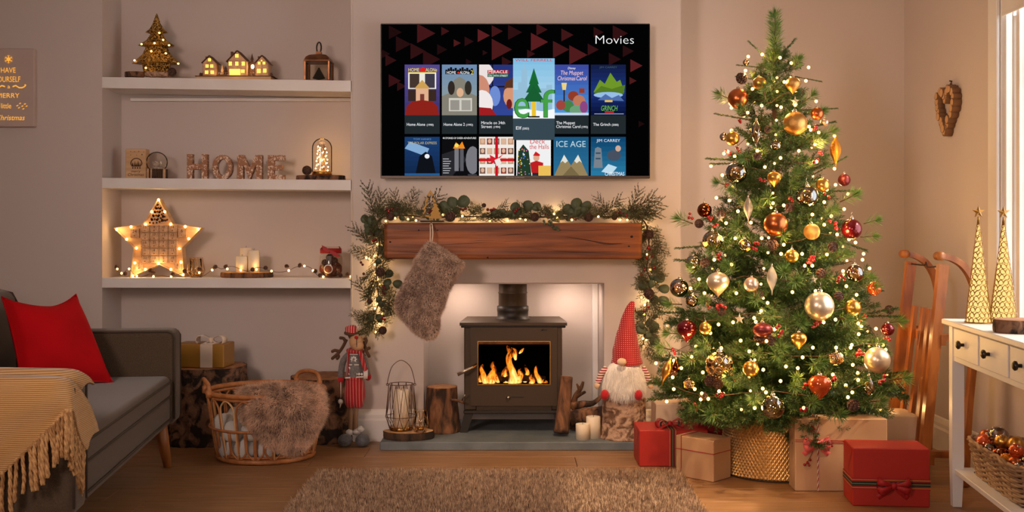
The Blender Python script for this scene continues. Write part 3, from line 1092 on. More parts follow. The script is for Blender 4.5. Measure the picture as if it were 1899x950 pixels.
# ------------------------------------------------------------------ middle shelf
Ys = 5.09
bx0, bx1 = sx(233.5, Ys), sx(271, Ys)
bz = shelf_z(2, bx0); bt = sz(276, Ys)
bo = thing('wooden_card_box', 'pale plywood box with laser-cut stars, town roundel and merry Christmas', 'box', ((bx0 + bx1) / 2, Ys + .03, bz))
m = MB(); m.box((bx0, Ys, bz), (bx1, Ys + .05, bt), .002); m.build('box', 'birch_ply', bo)
m = MB()
def btxt(b, px, py, h_, sq=1, sh=.25): m.text(b, at(px, py, Ys) - Vector((0, .001, 0)), U, V, h_ / .72 * Ys / FPX, 'c', sq, sh)
btxt('merry', 252, 320, 5, 1.0); btxt('Christmas', 252, 326.5, 5.6, .95)
for px, py, r in ((243, 281, 1.1), (250, 281.5, 1), (258, 281, 1.2), (267, 282, 1), (243, 288, 1), (254, 288, 1), (264, 287, 1.7)):
    o = at(px, py, Ys) - Vector((0, .001, 0)); r *= Ys / FPX
    m.add([o + Vector((math.cos(PI / 2 + k * PI / 5) * r * (1 if k % 2 == 0 else .45), 0, math.sin(PI / 2 + k * PI / 5) * r * (1 if k % 2 == 0 else .45))) for k in range(10)], [tuple(range(10))], False)
o = at(253.5, 303, Ys) - Vector((0, .001, 0)); r = 11 * Ys / FPX
for k in range(24):                                               # roundel ring
    q0, q1 = PI * (-.15 + 1.3 * k / 24), PI * (-.15 + 1.3 * (k + 1) / 24)
    m.add([o + Vector((math.cos(q) * rr, 0, math.sin(q) * rr * .9)) for q, rr in ((q0, r), (q1, r), (q1, r * .84), (q0, r * .84))], [(0, 1, 2, 3)], False)
for a, b, c, d in ((-.62, -.55, .22, .75), (-.25, -.55, .16, 1.0), (.0, -.55, .15, .7), (.3, -.55, .2, 1.05), (.62, -.55, .16, .7)):
    m.add([o + Vector((r * (a - c), 0, r * b)), o + Vector((r * (a + c), 0, r * b)), o + Vector((r * a, 0, r * (b + d)))], [(0, 1, 2)], False)
for a in (-.6, -.2, .2, .6):
    m.add([o + Vector((r * (a - .1), 0, -r * .9)), o + Vector((r * (a + .1), 0, -r * .9)), o + Vector((r * (a + .1), 0, -r * .65)), o + Vector((r * (a - .1), 0, -r * .65))], [(0, 1, 2, 3)], False)
m.build('laser_cut_picture', 'laser_brown', bo)

gx, gY = sx(291.5, 5.1), 5.1
gz = shelf_z(2, gx)
gl = thing('snow_globe', 'glass snow globe on a twig-clad base beside the plywood box', 'snow globe', (gx, gY, gz))
rg = 19.5 * gY / FPX; zc_ = sz(301, gY)
m = MB(); m.ball((gx, gY, zc_), rg, 28, 18); m.build('glass_dome', 'clear_glass', gl)
m = MB(); m.lathe([(0, gz), (.043, gz), (.044, gz + .044), (0, gz + .046)], 20, (gx, gY, 0)); m.build('base', 'bark_dark', gl)
tw = MB(); tw.tube([(0, 0, 0), (.0005, 0, .02), (0, 0, .046)], [.0036, .0034, .0036], 6); TW = tw.raw('twig', 'bark'); tw = MB(); tw.tube([(0, 0, 0), (-.0005, 0, .02), (0, 0, .047)], [.0033, .0036, .0032], 6); TW2 = tw.raw('twig', 'ply_front')
for k in range(34): inst('twig', R.choice((TW, TW2)), gl, (gx + .0455 * math.cos(k * PI / 17), gY + .0455 * math.sin(k * PI / 17), gz + .0005), (0, 0, k))
m = MB(); m.ball((gx, gY, zc_ - rg * .62), (rg * .6, rg * .6, rg * .22), 14, 8)
for a, b, hh in ((-.35, 0, .55), (.3, .1, .62), (0, -.25, .4)): m.lathe([(0, 0), (rg * .2, 0), (rg * .1, rg * hh * .5), (rg * .14, rg * hh * .5), (0, rg * hh)], 8, (gx + a * rg, gY + b * rg, zc_ - rg * .45))
m.box((gx - rg * .25, gY - rg * .4, zc_ - rg * .4), (gx + rg * .3, gY - rg * .1, zc_ - rg * .05), .003)
m.build('tiny_scene', 'b_silver', gl)

# HOME letters
def letter(ch, px0, px1, py0, py1, polys, holes, lab, yw=0.0):
    Yl = 5.085
    a, b = sx(px0, Yl), sx(px1, Yl)
    z0 = shelf_z(2, (a + b) / 2); z1 = sz(py0, Yl)
    t = thing('wooden_letter', lab, 'letter', ((a + b) / 2, Yl + .02, z0), group='HOME letters on the middle shelf')
    m = MB()
    for poly in polys:
        m.prism([(a + (b - a) * u, Yl + yw * u, z0 + (z1 - z0) * v) for u, v in poly], (0, .034, 0))
    return m.build('letter_block', 'home_letter', t)

letter('H', 347, 384.5, 286, 331, [[(0, 0), (.27, 0), (.27, .4), (.73, .4), (.73, 0), (1, 0), (1, 1), (.73, 1), (.73, .62), (.27, .62), (.27, 1), (0, 1)]], 0, 'whitewashed wooden letter H, first of the HOME letters')
ring = []
NO = 28
Yl = 5.085
a, b = sx(394, Yl), sx(431, Yl); z0 = shelf_z(2, (a + b) / 2); z1 = sz(287, Yl)
t = thing('wooden_letter', 'whitewashed wooden letter O, second of the HOME letters', 'letter', ((a + b) / 2, Yl + .02, z0), group='HOME letters on the middle shelf')
m = MB(); vs, fs = [], []
for k in range(NO):
    q = 2 * PI * k / NO
    for rr, yy in ((1, 0), (1, .034), (.6, .034), (.6, 0)):
        vs.append(((a + b) / 2 + math.cos(q) * (b - a) / 2 * (rr if rr == 1 else .52), Yl + yy, (z0 + z1) / 2 + math.sin(q) * (z1 - z0) / 2 * (rr if rr == 1 else .64)))
    for c in range(4): fs.append((k * 4 + c, k * 4 + (c + 1) % 4, ((k + 1) % NO) * 4 + (c + 1) % 4, ((k + 1) % NO) * 4 + c))
m.add(vs, fs, False); m.build('letter_block', 'home_letter', t)
letter('M', 440, 486, 287.5, 332, [[(0, 0), (.24, 0), (.24, .62), (.5, .0), (.76, .62), (.76, 0), (1, 0), (1, 1), (.74, 1), (.5, .5), (.26, 1), (0, 1)]], 0, 'whitewashed wooden letter M, third of the HOME letters')
letter('E', 497, 527.5, 288, 333, [[(0, 0), (1, 0), (1, .21), (.36, .21), (.36, .4), (.88, .4), (.88, .61), (.36, .61), (.36, .79), (1, .79), (1, 1), (0, 1)]], 0, 'whitewashed wooden letter E, last of the HOME letters')

dx_ = sx(595, 5.1); dz_ = shelf_z(2, dx_)
log_slice('bark_slab', 'rough bark slab under the glowing glass dome on middle shelf', 'log', (dx_, 5.11, dz_), .114, .07, .024, 'bark_dark', 'cut_wood', 5, amp=.07)
pc = inst('pinecone', PINE, None, (sx(570.5, 5.08), 5.07, dz_ + .0465), (1.75, .1, .3), .0222); tag(pc, 'brown pine cone on the bark slab left of the glass dome', 'pinecone')
dc = Vector((sx(597, 5.1), 5.11, dz_ + .0255))
dm = thing('light_dome', 'glass bell dome of twinkling micro lights on a gold base', 'lamp', dc)
rd = 18.5 * 5.1 / FPX
m = MB(); m.lathe([(0, dc.z), (rd * 1.0, dc.z), (rd * 1.0, dc.z + .016), (rd * .9, dc.z + .018), (0, dc.z + .018)], 28, (dc.x, dc.y, 0)); m.build('base', 'gold_base', dm)
ztop = sz(256, 5.1)
m = MB(); m.lathe([(rd, dc.z + .016), (rd, ztop - rd)] + [(rd * math.cos(k * PI / 16), ztop - rd + rd * math.sin(k * PI / 16)) for k in range(1, 8)] + [(0, ztop)], 28, (dc.x, dc.y, 0)); m.build('glass_dome', 'clear_glass', dm)
m = MB()
for k in range(4):
    q = k * PI / 2 + .5; m.tube([(dc.x + .013 * math.cos(q), dc.y + .013 * math.sin(q), dc.z + .018), (dc.x + .013 * math.cos(q), dc.y + .013 * math.sin(q), ztop - .03)], .002, 6)
wp = []
for k in range(60):
    q = k * .7; wp.append((dc.x + .03 * math.cos(q) * (1 - k / 160), dc.y + .03 * math.sin(q) * (1 - k / 160), dc.z + .022 + k * .0019))
m.tube(wp, .0006, 4); m.build('wire_coil', 'brass_wire', dm)
for k in range(1, 60, 2):
    inst('bulb', BULB_TINY, dm, wp[k], scale=.003)
glow(dm, dc + Vector((0, 0, .07)), .22)

# ------------------------------------------------------------------ bottom shelf: star calendar
Yst = 5.06
star = thing('star_calendar', 'light-up wooden star advent calendar with numbered drawers on the bottom shelf', 'advent calendar', (sx(293, Yst), Yst + .03, shelf_z(3, sx(293, Yst))))
STAR = [(294, 364), (320, 411), (374, 419), (338, 456), (342, 510), (295, 487), (242, 511), (248, 456), (211, 419), (265, 412)]
zoff = shelf_z(3, sx(293, Yst)) - sz(511, Yst)
SP = [at(x, y, Yst) + Vector((0, 0, zoff)) for x, y in STAR]
cen = at(294, 446, Yst) + Vector((0, 0, zoff))
m = MB()
m.prism([Vector((cen.x, Yst + .012, cen.z)) + Vector((p.x - cen.x, 0, p.z - cen.z)) * .94 for p in SP], (0, .006, 0)); m.build('face_board', 'birch_ply', star)
m = MB(); vs = []
for p in SP:
    for f_, yy in ((1, 0), (1, .055), (.94, .055), (.94, 0)): vs.append((cen.x + (p.x - cen.x) * f_, Yst + yy, cen.z + (p.z - cen.z) * f_))
m.add(vs, [(k * 4 + c, k * 4 + (c + 1) % 4, ((k + 1) % 10) * 4 + (c + 1) % 4, ((k + 1) % 10) * 4 + c) for k in range(10) for c in range(4)], False); m.build('rim', 'birch_ply', star)
NUM = [['15', '9', '10', '14'], ['3', '17', '23', '12'], ['18', '21', '7', '25'], ['1', '4', '16', '11'], ['22', '13', '5', '19']]
dr = MB(); kx = Yst / FPX
def drawer(px, py, w_, h_, num):
    y0 = Yst - .002
    d = MB(); o = at(px, py, y0) + Vector((0, 0, zoff))
    d.box((o.x - w_ * kx / 2, y0, o.z - h_ * kx / 2), (o.x + w_ * kx / 2, Yst + .012, o.z + h_ * kx / 2), .0012)
    ob = d.build('drawer', 'ply_front', star)
    d = MB(); d.text(num, o + Vector((0, -.0008, .002)), U, V, h_ * kx * .5); 
    for a in (-1, 1):
        for b in (-.35, .35):
            c_ = o + Vector((a * w_ * kx * .4, -.0008, b * h_ * kx)); r = .0012
            d.add([c_ + Vector((-r, 0, -r)), c_ + Vector((r, 0, -r)), c_ + Vector((r, 0, r)), c_ + Vector((-r, 0, r))], [(0, 1, 2, 3)], False)
    d.build('number', 'laser_brown', ob)
    d = MB(); d.ball(o + Vector((0, -.004, -h_ * kx * .25)), .0034, 8, 6); d.build('knob', 'cut_wood', ob)
for j in range(5):
    for i in range(4): drawer(269.5 + 17 * i, 420.5 + 14.3 * j, 16.2, 13.4, NUM[j][i])
drawer(250, 429, 16, 17, '24'); drawer(338, 428, 16, 17, '6'); drawer(258, 491, 14, 13, '2'); drawer(330, 491, 14, 13, '8')
m = MB()                                                         # fretwork tree in the top point
def leaf2(px, py, L_, q, w_=.35):
    o = at(px, py, Yst + .011) + Vector((0, 0, zoff)); d = Vector((math.cos(q), 0, math.sin(q))) * L_ * kx; n_ = Vector((-d.z, 0, d.x)) * w_
    m.add([o, o + d * .5 + n_, o + d, o + d * .5 - n_], [(0, 1, 2, 3)], False)
for r_, (py, wd) in enumerate(((378, 3), (385, 5), (392, 8), (399, 11), (406, 14))):
    for k in range(3 + r_):
        px = 294 + wd * (-1 + 2 * k / (2 + r_)); leaf2(px, py, 6, PI / 2 + (1 if k % 2 else -1) * .9); leaf2(px, py + 1.5, 5, -PI / 2 + (k - 1) * .7, .45)
m.build('fretwork', 'laser_brown', star)
for px, py in ((294.5, 367), (282, 389), (306, 389), (270.5, 412), (317, 412), (243.5, 417), (344, 416.5), (217, 422), (368, 421.5), (235.5, 440), (350.5, 439), (253.5, 456.5), (333, 457.5), (250.5, 484), (336, 482.5), (294, 485), (270, 496), (317.5, 496), (247, 508), (340, 506)):
    inst('bulb', BALL8, star, at(px, py, Yst - .003) + Vector((0, 0, zoff)), scale=.0062)
for px, py in ((294, 366), (222, 424), (364, 424), (252, 500), (336, 500), (294, 484)): glow(star, at(px, py, Yst - .02) + Vector((0, 0, zoff)), .12)

# candles on their slice
Yk = 5.09
zk = shelf_z(3, sx(458, Yk))
log_slice('wood_slice', 'round wood slice with bark rim under three shelf candles', 'wood slice', (sx(458.5, Yk), Yk, zk), .121, .085, .024, 'bark_red', 'cut_wood_pale', 8)


def candle(label, c, r, h, group=None, wick=True):
    t = thing('pillar_candle', label, 'candle', c, group=group)
    m = MB(); m.lathe([(0, c[2]), (r, c[2]), (r, c[2] + h - .002), (r - .002, c[2] + h), (r * .5, c[2] + h - .002), (0, c[2] + h - .003)], 28, (c[0], c[1], 0)); m.build('wax', 'wax', t)
    if wick:
        m = MB(); m.tube([(c[0], c[1], c[2] + h - .004), (c[0] + .001, c[1], c[2] + h + .004), (c[0] + .003, c[1], c[2] + h + .008)], .0009, 5); m.build('wick', 'wick', t)
    return t


zs = zk + .0256
candle('short cream candle, front left of the three shelf candles', (sx(449, 5.06), 5.06, zs), .0265, .074, 'candles on the bottom shelf')
candle('cream candle at the back left of the three shelf candles', (sx(456, 5.13), 5.135, zs), .0275, .112, 'candles on the bottom shelf')
candle('tall cream candle at the right of the three shelf candles', (sx(471, 5.07), 5.07, zs), .0265, .101, 'candles on the bottom shelf')


def wire_votive(label, c, r, h, wirem):
    """tea-light glass inside a faceted wire cage"""
    t = thing('wire_tealight_holder', label, 'candle holder', c)
    x, y, z = c
    m = MB(); zz = (z, z + h * .33, z + h)
    rr = (r * .62, r, r * .72)
    n = 6
    P_ = [[Vector((x + a * math.cos(2 * PI * (k + .5 * (j == 1)) / n), y + a * math.sin(2 * PI * (k + .5 * (j == 1)) / n), b)) for k in range(n)] for j, (a, b) in enumerate(zip(rr, zz))]
    for j in range(3): m.tube(P_[j], .0011, 5, closed=True)
    for k in range(n):
        m.tube([P_[0][k], P_[1][k], P_[2][(k + 1) % n]], .0011, 5); m.tube([P_[0][(k + 1) % n], P_[1][k]], .0011, 5)
        m.tube([P_[1][k], P_[2][k]], .0011, 5)
    m.build('wire_cage', wirem, t)
    m = MB(); m.lathe([(0, z + .003), (r * .55, z + .003), (r * .66, z + h * .3), (r * .62, z + h * .95), (r * .58, z + h * .95), (r * .6, z + h * .3), (r * .5, z + .008), (0, z + .008)], 20, (x, y, 0)); m.build('glass_cup', 'clear_glass', t)
    m = MB(); m.lathe([(0, z + .0085), (r * .45, z + .0085), (r * .48, z + .022), (0, z + .02)], 16, (x, y, 0)); m.build('tealight', 'gold_base', t)
    return t


wire_votive('gold wire tealight holder with glass cup beside the star calendar', (sx(364, 5.07), 5.07, shelf_z(3, sx(364, 5.07))), .041, .092, 'brass_wire')

# jar of dried fruit
Yj = 5.1
jx = sx(614, Yj); jz = shelf_z(3, jx); rj = 23 * Yj / FPX
jar = thing('potpourri_jar', 'glass jar of dried orange and cones tied with a tartan ribbon', 'jar', (jx, Yj, jz))
zt = sz(457, Yj)
m = MB(); m.lathe([(0, jz + .001), (rj * .92, jz + .001), (rj, jz + .012), (rj, jz + (zt - jz) * .68), (rj * .82, jz + (zt - jz) * .8), (rj * .8, zt), (rj * .84, zt)], 28, (jx, Yj, 0)); m.build('glass', 'clear_glass', jar)
m = MB(); m.ball((jx, Yj, jz + .04), (rj * .93, rj * .93, .039), 18, 12); m.build('dried_mix', 'jar_mix', jar)
for a, b, zz, s_ in ((-.02, -.04, .07, .016), (.022, -.035, .078, .017), (.03, -.03, .03, .017), (-.005, 0.0, .092, .018), (-.03, -.02, .04, .014)): inst('pinecone', PINE, jar, (jx + a, Yj + b, jz + zz), (R.random() * 3, R.random() * 3, 0), s_)
Xo = Matrix.Rotation(PI / 2, 4, 'X')
m = MB(); m.lathe([(0, 0), (.021, 0), (.021, .004), (0, .004)], 20, (jx - .002, Yj - rj + .001, jz + .041), Xo); o1 = m.build('orange_slice', 'knit_white', jar)
m = MB(); m.lathe([(0, 0), (.0165, 0), (.0165, .0012), (0, .0012)], 20, (jx - .002, Yj - rj + .001 - .004, jz + .041), Xo); m.build('slice_flesh', 'cinnamon', o1)
m = MB()
for k in range(3): m.tube([(jx - .008 + k * .007, Yj - .045, jz + .05), (jx - .008 + k * .007, Yj - .044, jz + .1)], .0045, 8)
m.build('cinnamon_stick', 'plush_grey', jar)
m = MB(); zr = jz + (zt - jz) * .86; m.lathe([(rj * .84, zr - .012), (rj * .86, zr - .012), (rj * .86, zr + .01), (rj * .84, zr + .01)], 24, (jx, Yj, 0)); m.build('ribbon', 'tartan_red', jar)
m = MB()
for pl in ([(597, 455), (606, 459), (613, 466), (609, 469), (600, 464)], [(613, 465), (623, 468), (632, 476), (627, 478), (612, 470)]):
    m.prism([at(a, b, Yj - rj * .9) for a, b in pl], (0, .003, 0))
m.build('ribbon_tail', 'tartan_red', jar)

# pine-cone fairy lights along the bottom shelf
gs = thing('pinecone_light_string', 'brown wire string of tiny pine cones and warm lights along bottom shelf', 'string lights', (sx(430, 5.04), 5.04, shelf_z(3, sx(430, 5.04))))
PTS = [(214, 497), (219, 504), (228, 507), (240, 499), (250, 510), (262, 514), (280, 508), (284, 513), (300, 512), (317, 514), (328, 510), (344, 506), (360, 510), (377, 512), (395, 500), (404, 496), (412, 499), (430, 494), (448, 500), (462, 503), (480, 496), (504, 503), (520, 505), (536, 502), (548, 496), (562, 493), (575, 496), (583, 503), (590, 511), (606, 515), (626, 513), (650, 514)]
zs3 = lambda x: shelf_z(3, x)
WP = []
for x_, y_ in PTS:
    Yg = 5.035 if y_ > 505 else 5.03
    p = at(x_, y_, Yg); p.z = max(p.z, zs3(p.x) + .004); WP.append(p)
m = MB(); m.tube(smoothpts(WP, 4), .0012, 5); m.build('wire', 'string_brown', gs)
for px, py in ((218, 499), (226, 507), (240, 499), (254, 512), (285, 514), (318, 514), (370, 506), (394, 501), (422, 499), (447, 501), (476, 500), (504, 503), (536, 502), (565, 493.5), (581, 502), (600, 515), (651, 513)):
    p = at(px, py, 5.028); p.z = max(p.z, zs3(p.x) + .006); inst('bulb', BALL8, gs, p, scale=.005)
    if 380 < px: glow(gs, p + Vector((0, .006, .012)), .03)
for px, py in ((217, 496), (233, 508), (279, 502), (285, 505), (321, 509), (343, 503), (370, 499), (400, 495), (419, 495), (469, 500), (493, 497), (532, 494), (557, 492), (585, 503), (594, 511), (632, 511), (645, 509)):
    p = at(px, py, 5.03); p.z = max(p.z, zs3(p.x) + .011); inst('pinecone', PINE, gs, p, (R.random() * 3, R.random() * 3, 0), .0098)

# ------------------------------------------------------------------ sofa (its own axes: x towards the room, y along the seat away from the camera)
so = thing('sofa', 'grey fabric two-seat sofa with piped arms and tapered wooden legs', 'sofa', (-1.36, 4.5, 0), math.radians(6.6), local=True)
AT, LEN, DEP = .135, 1.555, .80


def soft_box(m, lo, hi, r, n=4):
    """box with generously rounded edges"""
    x0, y0, z0 = lo; x1, y1, z1 = hi
    c = Vector(((x0 + x1) / 2, (y0 + y1) / 2, (z0 + z1) / 2)); h = Vector(((x1 - x0) / 2, (y1 - y0) / 2, (z1 - z0) / 2))
    NU, NV = 32, 14
    def f(u, v):
        q = 2 * PI * u; t = -PI / 2 + PI * v
        d = Vector((math.cos(t) * math.cos(q), math.cos(t) * math.sin(q), math.sin(t)))
        k = max(abs(d.x), abs(d.y), abs(d.z))
        e = d / k
        p = Vector((e.x * h.x, e.y * h.y, e.z * h.z))
        inn = Vector([max(-(h[i] - r), min(h[i] - r, p[i])) for i in range(3)])
        o = p - inn
        return c + inn + (o.normalized() * r if o.length > 1e-6 else o)
    return f


def rbox(name, lo, hi, r, matn, parent, lv=3):
    """rounded upholstered block: a bevelled box, shaded smooth"""
    import bmesh
    b = bmesh.new()
    bmesh.ops.create_cube(b, size=1)
    for v in b.verts:
        v.co = Vector([(lo[i] + hi[i]) / 2 + v.co[i] * (hi[i] - lo[i]) for i in range(3)])
    bmesh.ops.bevel(b, geom=b.edges[:], offset=r, segments=lv, profile=.5, affect='EDGES')
    me = bpy.data.meshes.new(name)
    b.to_mesh(me); b.free()
    me.polygons.foreach_set('use_smooth', [True] * len(me.polygons))
    me.materials.append(MATS[matn])
    o = bpy.data.objects.new(name, me)
    COL.objects.link(o)
    o.parent = parent
    off = WL.get(parent.name, Vector((0, 0, 0)))
    for v in me.vertices: v.co -= off
    WL[o.name] = Vector(off)
    return o


def pipe(name, pts, parent, r=.005, matn='sofa_pipe'):
    m = MB(); m.tube(pts, r, 6)
    return m.build(name, matn, parent)


for y0, y1 in ((-AT, 0), (-LEN, -LEN + AT)):
    ar = rbox('arm', (-DEP, y0, .185), (0, y1, .565), .028, 'sofa_cloth', so)
    for yy in (y0 + .006, y1 - .006):
        pipe('piping', [(-DEP + .03, yy, .556), (-.03, yy, .558), (-.012, yy, .55), (-.003, yy, .535), (-.003, yy, .21)], ar, .004)
rbox('seat_base', (-DEP + .02, -LEN + AT, .188), (-.018, -AT, .30), .012, 'sofa_cloth', so)
sc_ = rbox('seat_cushion', (-DEP + .14, -LEN + AT + .004, .292), (-.012, -AT - .004, .385), .026, 'sofa_cloth', so)
pipe('piping', [(-.014, -LEN + AT + .02, .362), (-.012, -AT - .02, .362)], sc_, .0045)
pipe('piping', [(-.014, -LEN + AT + .02, .305), (-.012, -AT - .02, .305)], sc_, .004)
pipe('seat_piping', [(-.014, -LEN + AT + .01, .214), (-.014, -AT - .01, .214)], so, .004)
bk = rbox('backrest', (-DEP, -LEN + AT + .01, .25), (-DEP + .20, -AT + .03, .735), .06, 'sofa_cloth', so, 4)
pipe('piping', [(-DEP + .195, -AT + .03, .34), (-DEP + .198, -AT + .027, .66), (-DEP + .17, -AT + .027, .715), (-DEP + .1, -AT + .027, .734), (-DEP + .02, -AT + .03, .70)], bk)
for x_, y_ in ((-.065, -.06), (-DEP + .06, -.06), (-.07, -LEN + .07), (-DEP + .06, -LEN + .07)):
    m = MB(); sgx, sgy = (1 if x_ > -.3 else -1), (1 if y_ > -.5 else -1)
    m.tube([(x_ - sgx * .012, y_, .2), (x_ + sgx * .02, y_ + sgy * .02, 0.0)], [.03, .0165], 16); m.build('leg', 'leg_wood', so)

# red cushion
TL, TR_, BR, BL_ = at(4, 551, 4.03), at(141, 546, 4.30), at(209, 709, 4.16), at(40, 714, 3.96)
cu = thing('cushion', 'square red velvet cushion leaning in the sofa corner', 'cushion', (TL + TR_ + BR + BL_) / 4 - Vector((0, 0, .19)))
nrm = (TR_ - BL_).cross(TL - BR).normalized()
if nrm.y > 0: nrm = -nrm


def pillow(sgn):
    def f(u, v):
        a, b = 2 * u - 1, 2 * v - 1
        pin_u = 1 - .10 * (1 - b * b) * 1.0
        uu, vv = .5 + .5 * a * (1 - .07 * (1 - b * b)), .5 + .5 * b * (1 - .10 * (1 - a * a) * (2.9 if b > 0 else .5))
        p = (BL_ * (1 - uu) + BR * uu) * (1 - vv) + (TL * (1 - uu) + TR_ * uu) * vv
        h = max(0, (1 - a * a) * (1 - b * b)) ** .42
        wr = mnoise.noise(Vector((uu * 3, vv * 3, 1.3))) * .012 * h
        return p + nrm * (sgn * (.085 * h) + wr)
    return f


m = MB(); m.grid(pillow(1), 26, 26); m.grid(pillow(-1), 26, 26); m.build('cover', 'red_velvet', cu)
rim = [pillow(1)(k / 20, 1) for k in range(21)] + [pillow(1)(1, 1 - k / 20) for k in range(1, 21)] + [pillow(1)(1 - k / 20, 0) for k in range(1, 21)] + [pillow(1)(0, k / 20) for k in range(1, 20)]
m = MB(); m.tube(rim, .004, 5, closed=True); m.build('seam', 'red_velvet', cu)

# fringed throw over the near arm
thr = thing('throw_blanket', 'tan woven throw with long tassels hanging over the near sofa arm', 'blanket', at(40, 950, 2.88))
top = [(-150, 700, 2.885), (-60, 699, 2.885), (10, 700, 2.885), (70, 701, 2.887), (108, 703, 2.892), (126, 711, 2.91), (138, 724, 2.94), (150, 742, 2.985), (160, 762, 3.02), (169, 788, 3.06), (172, 800, 3.075)]
bot = [(-150, 1005, 2.872), (-60, 932, 2.872), (2, 884, 2.872), (60, 829, 2.874), (96, 795, 2.876), (128, 763, 2.88), (134, 776, 2.90), (139, 796, 2.935), (145, 815, 2.96), (151, 828, 2.985), (157, 835, 3.01)]
def ty(px, Y): return (2.938 + .1365) / (1 - .1157 * (px - 950) / 2030) - .014 + max(0, Y - 2.887)      # follows the arm's outer face
TP, BP = smoothpts([at(a, b, ty(a, c)) for a, b, c in top], 4), smoothpts([at(a, b, ty(a, c) - .004) for a, b, c in bot], 4)
back_top = [p + Vector((0, .16, -.005)) for p in TP]


def throw_surf(u, v):
    i = u * (len(TP) - 1); k = int(min(i, len(TP) - 2)); f = i - k
    a = TP[k].lerp(TP[k + 1], f); b = BP[k].lerp(BP[k + 1], f)
    p = a.lerp(b, v)
    if v < .1: p = p + Vector((0, .03 * (1 - v / .1) ** 2, -.004 * (1 - v / .1)))
    return p + Vector((0, -.010 * math.sin(PI * min(1, v * 1.2)) - .006 * mnoise.noise(Vector((u * 9, v * 3, 0))), 0))


m = MB(); m.grid(throw_surf, 60, 22)


def throw_top(u, v):
    i = u * 24; k = int(min(i, 23)); f = i - k
    a = TP[k].lerp(TP[k + 1], f) + Vector((0, .03, -.004))
    return a + Vector((0, v * .10, .012 * math.sin(PI * v)))


m.grid(throw_top, 30, 5)
cl = m.build('cloth', 'throw_weave', thr)
sm_ = cl.modifiers.new('thickness', 'SOLIDIFY'); sm_.thickness = .008; sm_.offset = 1
tas = []
for s_ in range(3):
    m = MB()
    for st_ in range(3):
        ph = st_ * 2 * PI / 3
        m.tube([(.0032 * math.cos(ph + k * .9) + .002 * math.sin(k * .5 + s_ * 2), .0032 * math.sin(ph + k * .9), -.126 * k / 13) for k in range(14)], [.0036] * 12 + [.0042, .0028], 5)
    m.ball((0, 0, -.006), (.0062, .0062, .008), 8, 6)
    tas.append(m.raw('tassel', 'tassel_tan'))
NT = 46
for k in range(NT):
    u = .04 + .955 * k / (NT - 1)
    i = u * (len(BP) - 1); a = int(min(i, len(BP) - 2)); p = BP[a].lerp(BP[a + 1], i - a)
    inst('tassel', tas[k % 3], thr, p + Vector((0, -.008, .006)), (R.uniform(-.05, .05), R.uniform(-.1, .06), R.random() * 6), R.uniform(.85, 1.08))


# ------------------------------------------------------------------ stumps in the alcove
def stump(name, label, c, r0, r1, h, bark, cut, seed, lump=.09, n=96, rows=34, group=None, parentless=True):
    t = thing(name, label, 'tree stump', c, group=group)
    def f(q, z, r):
        v = Vector((math.cos(q) * 1.5, math.sin(q) * 1.5, z * 5 + seed * 3.7))
        w_ = Vector((math.cos(q) * 7, math.sin(q) * 7, z * 13 + seed))
        rid = abs(mnoise.noise(w_)) + .5 * abs(mnoise.noise(w_ * 2.3))
        return r * (1 + lump * mnoise.noise(v) + lump * .4 * mnoise.noise(v * 3.1) + lump * 1.1 * (min(rid, .5) - .3))
    m = MB()
    prof = [(0, c[2])]
    for k in range(rows + 1):
        tt = k / rows
        prof.append((r0 + (r1 - r0) * tt + .012 * (1 - tt) ** 4, c[2] + h * tt))
    m.lathe(prof, n, (c[0], c[1], 0), fn=f); m.build('bark', bark, t)
    m = MB(); zt = c[2] + h
    m.lathe([(r1 * .985, zt - .001), (r1 * .93, zt + .002), (r1 * .5, zt + .003), (0, zt + .003)], n, (c[0], c[1], 0), fn=lambda q, z, r: f(q, zt, r)); m.build('cut_face', cut, t)
    return t


stump('tree_stump', 'tall rough-barked stump carrying the gold gift box beside the sofa', (sx(380, 5.0), 5.02, 0), .175, .172, .343, 'bark_dark', 'cut_wood', 2, .1)
stump('tree_stump', 'wide rough-barked stump behind the rattan basket, nothing on its top', (sx(603, 5.07), 5.075, 0), .158, .155, .288, 'bark_dark', 'cut_wood', 6, .08)

gb = thing('gift_box', 'gold-wrapped gift with champagne satin bow on the tall stump', 'gift', (sx(378, 4.95), 4.97, .3475), math.radians(-4), local=True)
m = MB(); m.box((-.115, -.075, 0), (.113, .075, .104), .003); m.build('wrapped_box', 'gold_paper', gb)
m = MB(); m.box((.006, -.0765, .0005), (.062, -.0752, .105)); m.box((.006, -.0765, .104), (.062, .0765, .1055)); m.build('ribbon', 'satin', gb)


